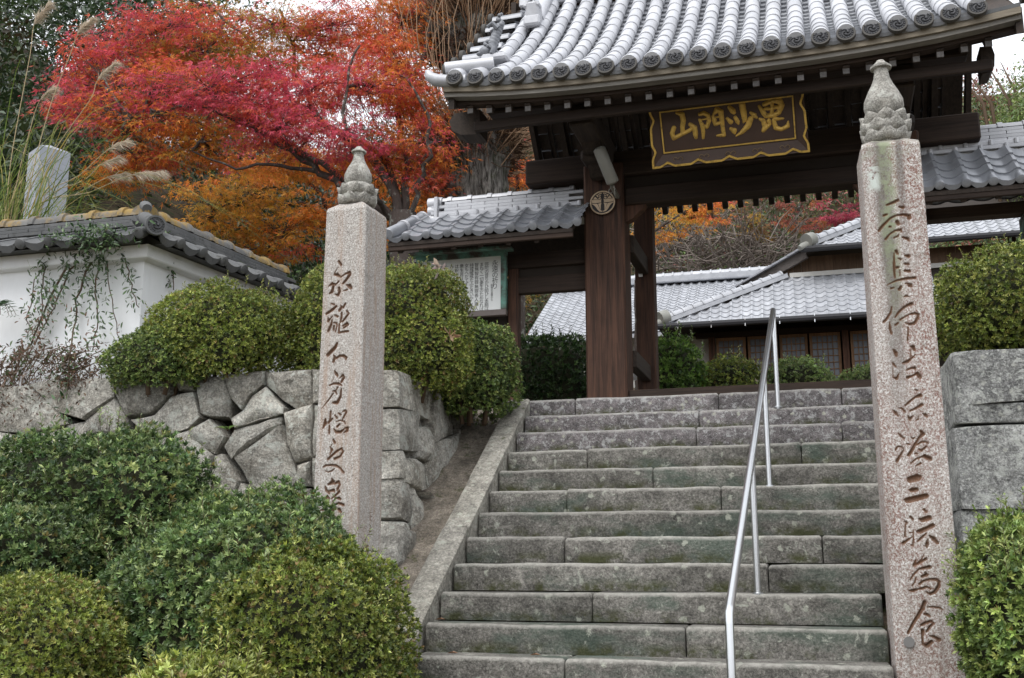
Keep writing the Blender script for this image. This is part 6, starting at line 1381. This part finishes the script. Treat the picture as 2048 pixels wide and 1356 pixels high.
maple('maple_tree', 'small orange maple behind the opening of the left gate wing', (p5.x, 20, g5), ([(p5.x, 20, g5 - .1), (p5.x, 20, p5.z)], .1, .07), [([(1040, 640, 20), (1035, 570, 20), (1025, 530, 20)], .05, .015)],
  [(1032, 555, 26, 30, 20, .5, [(ORA, 3), (AMB, 3)]), (1025, 600, 22, 18, 20, .4, [(ORA, 2), (RED, 1), (OLI, 2)])], .085, 3.0, 35, 'maples in autumn colour')
for (lab, px_, py_, rx_, ry_, Y_, cols_, sd_) in (('dark maroon maple on the hillside behind the hall roof', 1690, 425, 60, 40, 40, [(MAR, 4), (MAG, 1)], 41), ('dull red maple on the hillside left of the maroon one', 1590, 425, 60, 30, 39, [((.34, .10, .07), 3), ((.40, .15, .06), 2)], 42), ('rusty brown tree on the hillside above the tangle of bare branches', 1500, 440, 40, 34, 38, [((.24, .14, .06), 2), (OLI, 2)], 43)):
    q = PY(px_, py_ + 60, Y_); gq = float(H_up(q.x, Y_))
    maple('maple_tree', lab, (q.x, Y_, gq), ([(q.x, Y_, gq - .2), (q.x, Y_, max(q.z, gq + .8))], .15, .1), [([(px_, py_ + 60, Y_), (px_ + 5, py_ + 10, Y_), (px_ + 10, py_ - 20, Y_)], .1, .03)], [(px_, py_, rx_, ry_, Y_, 1.4, cols_), (px_ + 20, py_ + 25, rx_ * .8, ry_ * .6, Y_ - .5, 1.2, cols_)], .16, 2.2, sd_, 'trees on the hillside')

# ------------------------------------------------------------------ pollarded trunk with whips
gb, gt_ = PY(945, 390, 15.2), PY(945, 10, 15.2); gg = float(H_up(gb.x, 15.2))
gk = thing('pollarded_tree', 'thick pollarded trunk with burrs and bare tan whips behind the gate roof', 'tree', (gb.x, 15.2, gg))
b = MB(); prof = []; zt_ = gt_.z + 2.4
for i in range(60):
    z = gg - .1 + (zt_ - gg) * i / 59; r = .58 - .10 * (z - gg) / (zt_ - gg)
    for zc, am in ((PY(945, 290, 15.2).z, .13), (PY(945, 90, 15.2).z, .30), (PY(945, 10, 15.2).z + .3, .2)): r += am * math.exp(-((z - zc) / .28) ** 2)
    r -= .14 * math.exp(-((z - PY(945, 200, 15.2).z) / .5) ** 2)
    prof.append((r, z))
b.lathe(prof, (gb.x, 15.2, 0), 40, lambda a, z: 1 + .06 * math.sin(5 * a + z * .6) + .045 * math.sin(11 * a - z * 1.1) + .035 * math.sin(19 * a + z * 2) + .03 * math.sin(z * 17 + 3 * a)); b.build('trunk', M_BARK, gk, True)
tw = MB()
for k in range(760):
    zc = RNG.choice([PY(945, 300, 15.2).z, PY(945, 270, 15.2).z, PY(945, 95, 15.2).z, PY(945, 60, 15.2).z, PY(945, 20, 15.2).z]) + RNG.normal(0, .16); a = RNG.uniform(0, 2 * math.pi); d = Vector((math.cos(a), math.sin(a), 0))
    p = Vector((gb.x, 15.2, zc)) + d * .60; L = RNG.uniform(.6, 2.2); e = d * RNG.uniform(.5, 1.1) + Vector((0, 0, RNG.uniform(-.1, .8))) ; e.normalize()
    q1 = p + e * L * .45 + Vector(RNG.normal(0, .05, 3)); q2 = p + e * L * .75 + Vector((0, 0, L * .35)) + Vector(RNG.normal(0, .06, 3)); tw.tube([p, q1, q2, q2 + Vector((RNG.normal(0, .1), RNG.normal(0, .1), L * .3))], [.010, .008, .006, .003], 4, False)
bt_ = MB()
for k in range(3600):                                     # short matted twigs on the burrs
    zc = RNG.choice([PY(945, 290, 15.2).z, PY(945, 90, 15.2).z, PY(945, 30, 15.2).z]) + RNG.normal(0, .2); a = RNG.uniform(0, 2 * math.pi); d = Vector((math.cos(a), math.sin(a), 0)); p = Vector((gb.x, 15.2, zc)) + d * .6
    p = p + d * RNG.uniform(-.05, .12); bt_.tube([p, p + d * RNG.uniform(.05, .22) + Vector(RNG.normal(0, .12, 3))], [.010, .004], 3, False)
bt_.build('burr_twigs', m_plain('burr_brown', (.11, .065, .04), .9, 0, .4, 9), gk, True, None, 'stuff')
tw.build('twigs', m_plain('whip_tan', (.36, .24, .15), .8, 0, .3, 9), gk, True, None, 'stuff')

# ------------------------------------------------------------------ bare tangle on the hillside behind the long hall
tg0 = PY(1440, 520, 37.5); gtz = float(H_up(tg0.x, 37.5))
tg = thing('bare_thicket', 'tangle of bare grey branches on the slope above the long hall', 'thicket', (tg0.x, 37.5, gtz))
b = MB()
for k in range(420):
    p = PY(RNG.uniform(1310, 1580), RNG.uniform(470, 560), RNG.uniform(36.5, 38.5)); d = Vector(RNG.normal(0, 1, 3)); d.z = abs(d.z) * .7; d.normalize(); L = RNG.uniform(.8, 2.2)
    b.tube([p, p + d * L * .5 + Vector(RNG.normal(0, .15, 3)), p + d * L + Vector(RNG.normal(0, .3, 3))], [.03, .022, .01], 3, False)
for k in range(14):
    p = PY(RNG.uniform(1320, 1570), RNG.uniform(500, 560), 37.5); b.tube([(p.x, 37.5, float(H_up(p.x, 37.5)) - .1), p], [.06, .03], 5, False)
b.build('branches', M_TWIGG, tg, True, None, 'stuff')

# ------------------------------------------------------------------ woods on the hillsides (one mass)
EVG = [(.03, .055, .02), (.045, .075, .025), (.02, .038, .016), (.07, .10, .03), (.06, .045, .02)]
def wood(name, label, spots, leaf, per, pal, wts, seed):
    pos, ax, nr, sz, co = [], [], [], [], []
    for (C, R3) in spots:
        m = int(per * (R3[0] * R3[2])); d = rnd_dir(m); P = np.array(C) + d * np.array(R3) * (RNG.uniform(.55, 1.05, (m, 1)) * (1 + .25 * vnoise(d * 4, 1.5, int(RNG.integers(1e6)))[:, None]))
        pos.append(P); ax.append(unit(rnd_dir(m) + d * .5 + np.array([0, 0, -.2]))); nr.append(unit(d + rnd_dir(m) * .7 + np.array([0, 0, .5]))); sz.append(leaf * RNG.uniform(.6, 1.4, m)); c = pal_mix(1, pal, wts)[0]; co.append(c * RNG.uniform(.6, 1.5, (m, 1)))
    o = leaves(name, LEAF2, np.concatenate(pos), np.concatenate(ax), np.concatenate(nr), np.concatenate(sz), np.concatenate(co), M_LEAF, None, 'stuff')
    tag(o, label, 'woodland'); return o
spots = []
for k in range(230):
    x, y = RNG.uniform(-30, -8.5), RNG.uniform(17, 40)
    if x > -14 and y > 26: continue
    z = float(H_up(x, y)); r = RNG.uniform(1.0, 2.2); spots.append(((x, y, z + r * .5 + RNG.uniform(0, 5.5 if x / y < -.6 else 1.5)), (r, r, r * .8)))
for k in range(90):
    y = RNG.uniform(38.5, 48); x = y * RNG.uniform(-.66, -.30); z = float(H_up(x, y)); r = RNG.uniform(1.2, 2.4); spots.append(((x, y, z + r * .5 + RNG.uniform(0, 1.5)), (r, r, r * .8)))
for k in range(40):
    y = RNG.uniform(12.5, 18); x = y * RNG.uniform(-1.05, -.74); z = float(H_up(x, y)); r = RNG.uniform(.7, 1.3); spots.append(((x, y, z + r * .5 + RNG.uniform(0, 2.5)), (r, r, r * .8)))
wood('hillside_wood', 'dark evergreen wood covering the slope on the left behind the maples', spots, .17, 330, EVG, [4, 4, 4, 1.5, 1], 51)
spots = []
for k in range(330):
    x, y = RNG.uniform(-13, 12), RNG.uniform(37.5, 56); z = float(H_up(x, y)); r = RNG.uniform(.9, 2.2); spots.append(((x, y, z + r * .6), (r, r, r * .75)))
wood('hillside_scrub', 'mixed green and rusty scrub on the slope beyond the halls', spots, .20, 150, [(.06, .10, .03), (.09, .14, .04), (.03, .05, .02), (.26, .12, .05), (.14, .15, .05), (.22, .06, .05), (.14, .09, .05)], [4, 3, 4, 2, 2, 1.4, 2], 52)
spots = []
for k in range(70):
    x, y = RNG.uniform(-11.5, -4.5), RNG.uniform(16.5, 23); 
    z = float(H_up(x, y)); r = RNG.uniform(.5, 1.1); spots.append(((x, y, z + r * .7), (r, r, r * .8)))
wood('shrub_thicket', 'dark leafy thicket filling the ground under the maples and behind the wing', spots, .10, 620, DKG, [5, 4, 2, 4, .6], 53)
q = PY(2045, 200, 30.0); gq = float(H_up(q.x, 30))
bt = thing('bamboo_clump', 'pale green feathery tree beyond the right end of the gate roof', 'tree', (q.x + .4, 30, gq))
b = MB(); 
for k in range(9): a = RNG.normal(0, .5); b.tube([(q.x + .5 + a, 30 + RNG.normal(0, .4), gq - .1), (q.x + .4 + a * 1.6, 30, q.z), (q.x + .2 + a * 2.2, 30, q.z + 1.2)], [.06, .05, .01], 5)
b.build('trunk', M_STEM, bt, True)
m = 26000; d = rnd_dir(m); P = np.array((q.x + .9, 30, q.z - 1.2)) + d * np.array((1.9, 1.6, 2.5)) * RNG.uniform(.3, 1.05, (m, 1)) * (1 + .3 * vnoise(d * 5, 1.5, 5)[:, None])
leaves('crown', LEAF2, P, unit(rnd_dir(m) + np.array([0, 0, -.6])), rnd_dir(m), .15 * RNG.uniform(.6, 1.3, m), pal_mix(m, [(.20, .27, .08), (.28, .34, .12), (.12, .18, .05)], [3, 2, 2]), M_LEAF, bt)

# ================================================================== vine, pampas grass, gravestone, small plants
def strip_blades(name, paths, w0, cols, mat, parent):
    V, Fs, C = [], [], []
    for pts, wd, c in zip(paths, w0, cols):
        k0 = len(V); m = len(pts); sd_ = np.array([RNG.normal(), RNG.normal() * .4, 0]); sd_ /= np.linalg.norm(sd_) + 1e-9
        for i, p in enumerate(pts):
            f = i / (m - 1); ww_ = wd * (1 - f) ** .6 * (.55 + .45 * min(1, f * 5)); V += [tuple(np.array(p) - sd_ * ww_), tuple(np.array(p) + sd_ * ww_)]; C += [c, c]
        Fs += [(k0 + 2 * i, k0 + 2 * i + 1, k0 + 2 * i + 3, k0 + 2 * i + 2) for i in range(m - 1)]
    me = bpy.data.meshes.new(name); me.from_pydata(V, [], Fs); ca = me.color_attributes.new('tint', 'FLOAT_COLOR', 'POINT'); ca.data.foreach_set('color', np.array([(*c, 1) for c in C], np.float32).reshape(-1)); me.materials.append(mat)
    return inst(me, name, parent)
pb = PY(60, 440, 8.9); pgz = float(H_up(pb.x, 8.9))
pg = thing('pampas_grass', 'tall pampas grass with pale plumes leaning over the plaster wall coping', 'grass clump', (pb.x - .2, 8.9, pgz))
paths, wds, cols = [], [], []
GC = [(.14, .20, .04), (.22, .24, .06), (.36, .28, .08), (.42, .33, .17), (.10, .15, .035)]
for k in range(250):
    x0 = RNG.normal(pb.x - .42, .30); p = np.array([x0, 8.9 + RNG.normal(0, .25), pgz]); lean = np.array([np.clip(RNG.normal(.30, .45), -.5, .85), np.clip(RNG.normal(-.05, .25), -.4, .3), 0]); Hh = RNG.uniform(3.4, 5.6); L = RNG.uniform(1.2, 3.0)
    pts = [p + np.array([0, 0, Hh * (1.65 * f - .75 * f * f * (1 + L * .30))]) + lean * L * f ** 2 * 1.5 + lean * .25 * f for f in np.linspace(0, 1, 11)]
    paths.append(pts); wds.append(RNG.uniform(.004, .009)); c = np.array(GC[RNG.choice(5, p=[.3, .22, .13, .12, .23])]) * RNG.uniform(.75, 1.3); cols.append(tuple(np.minimum(c, .8)))
strip_blades('blades', paths, wds, cols, M_GRASS, pg)
for k, pl in enumerate([[(10, 430), (25, 300), (60, 110), (68, 50), (95, 15)], [(50, 430), (95, 230), (140, 110), (155, 70), (180, 45)], [(40, 440), (110, 300), (180, 200), (195, 160), (228, 130)], [(20, 440), (60, 260), (80, 200), (104, 182)], [(60, 440), (160, 350), (215, 300), (250, 285)], [(70, 440), (170, 360), (200, 330), (235, 318)], [(60, 445), (180, 385), (265, 350), (320, 345)], [(60, 445), (150, 390), (215, 355), (248, 350)]]):
    P = [PY(x, y, 8.8 + .05 * k) for x, y in pl]; P.insert(0, Vector((P[0].x - .05, P[0].y, pgz))); st = MB(); o = limb_mesh(st, P, .007, .003, .0, 5); so_ = st.build('stem', m_plain('straw', (.42, .33, .19), .7) if k == 0 else bpy.data.materials['straw'], pg, True)
    tip = o[-5:]; m = 420 if k in (0, 1, 6) else 260; f = RNG.uniform(0, 1, m); ii = np.clip((f * 4).astype(int), 0, 3); A = np.array([list(t) for t in tip]); B = A[ii] + (A[ii + 1] - A[ii]) * (f * 4 - ii)[:, None]; dr = unit((A[-1] - A[0])[None])[0]
    q0 = B + RNG.normal(0, .006, (m, 3)); ddir = unit(dr + RNG.normal(0, .28, (m, 3)) + np.array([.15, 0, -.25])); paths2 = [[q0[i], q0[i] + ddir[i] * .07, q0[i] + ddir[i] * .13 + np.array([.01, 0, -.03])] for i in range(m)]
    strip_blades('plume', paths2, [.0045] * m, [tuple(np.array((.62, .54, .43)) * RNG.uniform(.8, 1.2)) for _ in range(m)], M_GRASS, pg)
gp = PY(100, 300, 10.2); gs_ = .335
gv = thing('grave_pillar', 'square blue-grey granite grave pillar behind the pampas grass', 'gravestone', (gp.x, 10.2, 2.9))
Rg = Matrix.Rotation(rad(-30), 3, 'Z') 
a_ = PY(62, 320, 10.2).x; b__ = PY(138, 320, 10.2).x; hw = (b__ - a_) / 2 * .66
b = MB(); V = []
for q, (h_, zz) in enumerate(((1, 4.6), (1, gp.z - .04), (0, gp.z + .06))):
    for sx, sy in ((-1, -1), (1, -1), (1, 1), (-1, 1)):
        p = Rg @ Vector((sx * hw * h_, sy * hw * h_, 0)); V.append((gp.x + p.x, 10.2 + p.y, zz))
b.add(V, [(i, (i + 1) % 4, 4 + (i + 1) % 4, 4 + i) for i in range(4)] + [(4 + i, 4 + (i + 1) % 4, 8 + (i + 1) % 4, 8 + i) for i in range(4)] + [(3, 2, 1, 0)]); b.build('shaft', M_GRAVE, gv)
for w_, z0, z1 in ((.62, 4.25, 4.6), (.95, 3.7, 4.25), (1.4, 2.88, 3.7)):
    b = MB(); b.box((gp.x, 10.2, (z0 + z1) / 2), (w_, w_, z1 - z0), Rg, .02); b.build('plinth_step', M_GRAVE, gv)
# creeper on the plaster wall
vine = thing('wall_creeper', 'ivy-like creeper hanging down the white plaster wall', 'creeper', PY(140, 700, 7.3))
VL = [([(215, 455), (195, 500), (165, 560), (150, 640), (138, 720), (130, 850)], 1.0), ([(200, 460), (172, 490), (150, 530), (120, 590), (95, 640), (70, 690)], .8), ([(215, 470), (200, 520), (192, 570), (196, 640), (185, 700)], .7), ([(110, 490), (88, 540), (85, 600), (80, 660)], .5), ([(235, 480), (250, 520), (262, 570), (278, 615)], .5), ([(215, 475), (214, 530), (225, 600), (240, 680)], .3), ([(335, 465), (345, 520), (347, 580)], .35), ([(105, 500), (75, 560), (55, 630), (62, 660)], .3), ([(150, 500), (100, 600), (60, 690), (20, 710)], .9)]
b = MB(); pos, ax, nr, sz, co = [], [], [], [], []
for pl, dn_ in VL:
    P = [PY(x, y, 7.33 if y < 715 else 7.0) for x, y in pl]
    if pl[0][0] > 300: P = [PPL(x, y, (CA + nR * .03), nR) for x, y in pl]
    o = limb_mesh(b, P, .012 * dn_ + .002, .004, .02, 5); A = np.array([list(q_) for q_ in o]); m = int(260 * dn_ * len(pl) / 5); f = RNG.uniform(0, len(A) - 1.001, m); i0 = f.astype(int); Q = A[i0] + (A[i0 + 1] - A[i0]) * (f - i0)[:, None]
    Q = Q + RNG.normal(0, 1, (m, 3)) * np.array([.045 * dn_ + .01, .025, .045]) + np.array([0, -.03, 0]); pos.append(Q); ax.append(unit(rnd_dir(m) * np.array([1, .5, 1]) + np.array([0, -.2, -.4]))); nr.append(unit(rnd_dir(m) * .5 + np.array([0, -1, .5]))); sz.append(.048 * RNG.uniform(.6, 1.3, m))
    low_ = np.clip((4.0 - Q[:, 2]) / .8, 0, 1)[:, None]; dead = (RNG.uniform(0, 1, (m, 1)) < low_ * (.75 if pl[1][0] < 180 else .2)); c = np.where(dead, np.array([[.16, .085, .045]]), pal_mix(m, [(.06, .11, .04), (.09, .15, .05), (.04, .075, .03)], [3, 2, 2])); co.append(c * RNG.uniform(.8, 1.2, (m, 1)))
for k in range(14):                                        # tuft over the coping
    pass
m = 360; Q = np.array([list(PY(RNG.normal(185, 42), RNG.normal(472, 14), 7.08)) for _ in range(m)]); pos.append(Q); ax.append(unit(rnd_dir(m) + np.array([0, -.3, 0]))); nr.append(unit(rnd_dir(m) * .6 + np.array([0, -.6, .8]))); sz.append(.052 * RNG.uniform(.6, 1.3, m)); co.append(pal_mix(m, [(.06, .11, .04), (.09, .15, .05), (.04, .075, .03)], [3, 2, 2]))
b.build('stems', M_STEM, vine, True, None, 'stuff'); leaves('foliage', LEAF4, np.concatenate(pos), np.concatenate(ax), np.concatenate(nr), np.concatenate(sz), np.concatenate(co), M_LEAF, vine)
# withered creeper and roots on the left boulders
wc = thing('withered_creeper', 'withered brown creeper spilling over the boulders at the plaster wall foot', 'creeper', PY(60, 760, 6.95))
b = MB(); pos, ax, nr, sz, co = [], [], [], [], []
for k in range(80):
    x, y = RNG.uniform(-40, 210), RNG.uniform(690, 740); p = PY(x, y, 7.15); L = RNG.uniform(.1, .5) * (1.3 if x < 130 else .7); pts = [p, p + Vector((RNG.normal(0, .08), -.12, -L * .4)), p + Vector((RNG.normal(0, .12), -.16 + .05 * L, -L))]; b.tube(pts, [.006, .004, .002], 3, False)
    m = 30; f = RNG.uniform(0, 1, (m, 1)); Q = np.array(pts[0]) + (np.array(pts[2]) - np.array(pts[0])) * f + RNG.normal(0, .035, (m, 3)) + np.array([0, -.05, 0]); pos.append(Q); ax.append(rnd_dir(m)); nr.append(unit(rnd_dir(m) + np.array([0, -.8, .6]))); sz.append(.04 * RNG.uniform(.6, 1.3, m)); co.append(pal_mix(m, [(.13, .075, .045), (.09, .05, .03), (.07, .11, .04), (.16, .10, .06)], [3, 3, 2, 1]))
b.build('stems', M_STEM, wc, True, None, 'stuff'); leaves('foliage', LEAF2, np.concatenate(pos), np.concatenate(ax), np.concatenate(nr), np.concatenate(sz), np.concatenate(co), M_LEAF, wc)
def fern(name, label, px_, py_, Y, n, L, pal, cat='plant', droop=.5):
    p = PY(px_, py_, Y); root = thing(name, label, cat, p); pos, ax, nr, sz, co = [], [], [], [], []; b = MB()
    for k in range(n):
        a = RNG.uniform(0, 2 * math.pi); d = np.array([math.cos(a), math.sin(a) * .6 - .4, .9]); d /= np.linalg.norm(d); P = np.array(p); fr_ = [P + d * L * f + np.array([0, 0, -droop * L * f * f]) for f in np.linspace(0, 1, 8)]; b.tube(fr_, .0025, 3, False)
        for i in range(1, 8):
            t = unit((fr_[i] - fr_[i - 1])[None])[0]; s = np.cross(t, np.array([0, -.5, 1.0]))
            for sg in (-1, 1): pos.append(fr_[i]); ax.append(s * sg + t * .6); nr.append(np.array([0, -.5, 1.0])); sz.append(L * .32 * (1.05 - i / 9)); co.append(np.array(pal[RNG.integers(len(pal))]) * RNG.uniform(.8, 1.2))
    b.build('stalks', M_STEM, root, False, None, 'stuff'); leaves('fronds', LEAF2, np.array(pos), np.array(ax), np.array(nr), np.array(sz), np.array(co), M_LEAF, root)
fern('fern', 'small bright fern rooted in a joint of the boulder wall', 455, 862, 6.93, 6, .12, [(.12, .24, .05), (.16, .28, .06)])
fern('fern', 'dark fern hanging at the left end of the plaster wall', -8, 620, 7.2, 9, .34, [(.035, .08, .03), (.05, .10, .035)], droop=.9)
fern('fern', 'low fern at the foot of the gutter beside the top azalea', 985, 842, 8.5, 5, .12, [(.06, .12, .03), (.09, .16, .04)])
# fallen leaves
LM = m_plain('dry_leaf', (.30, .17, .10), .7)
for k, (px_, py_, i) in enumerate(((880, 1243, 1), (905, 1306, 0), (1070, 1306, 0))):
    p = PY(px_, py_, SY(i) + .11); z = SZ(i) + .012; x, y = p.x, SY(i) + .11
    lab_ = ('dry brown leaf on a step beside the sloping kerb', 'dry reddish leaf on the step below, close to the kerb', 'dry leaf out on the tread of a lower step, away from the kerb')[k]
    b = MB(); b.add([(x - .03, y - .01, z), (x, y - .018, z + .012), (x + .035, y, z + .002), (x, y + .02, z + .010)], [(0, 1, 2, 3)]); tag(b.build('fallen_leaf', LM), lab_, 'leaf', 'fallen leaves on the steps')
for k, (px_, py_, Y) in enumerate(((900, 672, 7.15), (880, 535, 7.2))):
    p = PY(px_, py_, Y); pos = []; ax = []
    m = 8; A = unit(rnd_dir(m) + np.array([.6 if k == 0 else 0, -.5, .3])); o = leaves('dead_leaf', LEAF4, np.tile(np.array(p), (m, 1)) + RNG.normal(0, .015, (m, 3)), A, rnd_dir(m), .085 * RNG.uniform(.7, 1.2, m), pal_mix(m, [(.45, .30, .17), (.38, .24, .14)] if k == 0 else [(.55, .45, .42), (.5, .38, .34)], [1, 1]), M_MAPLE)
    tag(o, ('curled tan dead leaf caught in the sloping azalea' if k == 0 else 'pale dead maple leaf resting on top of the sloping azalea'), 'leaf')
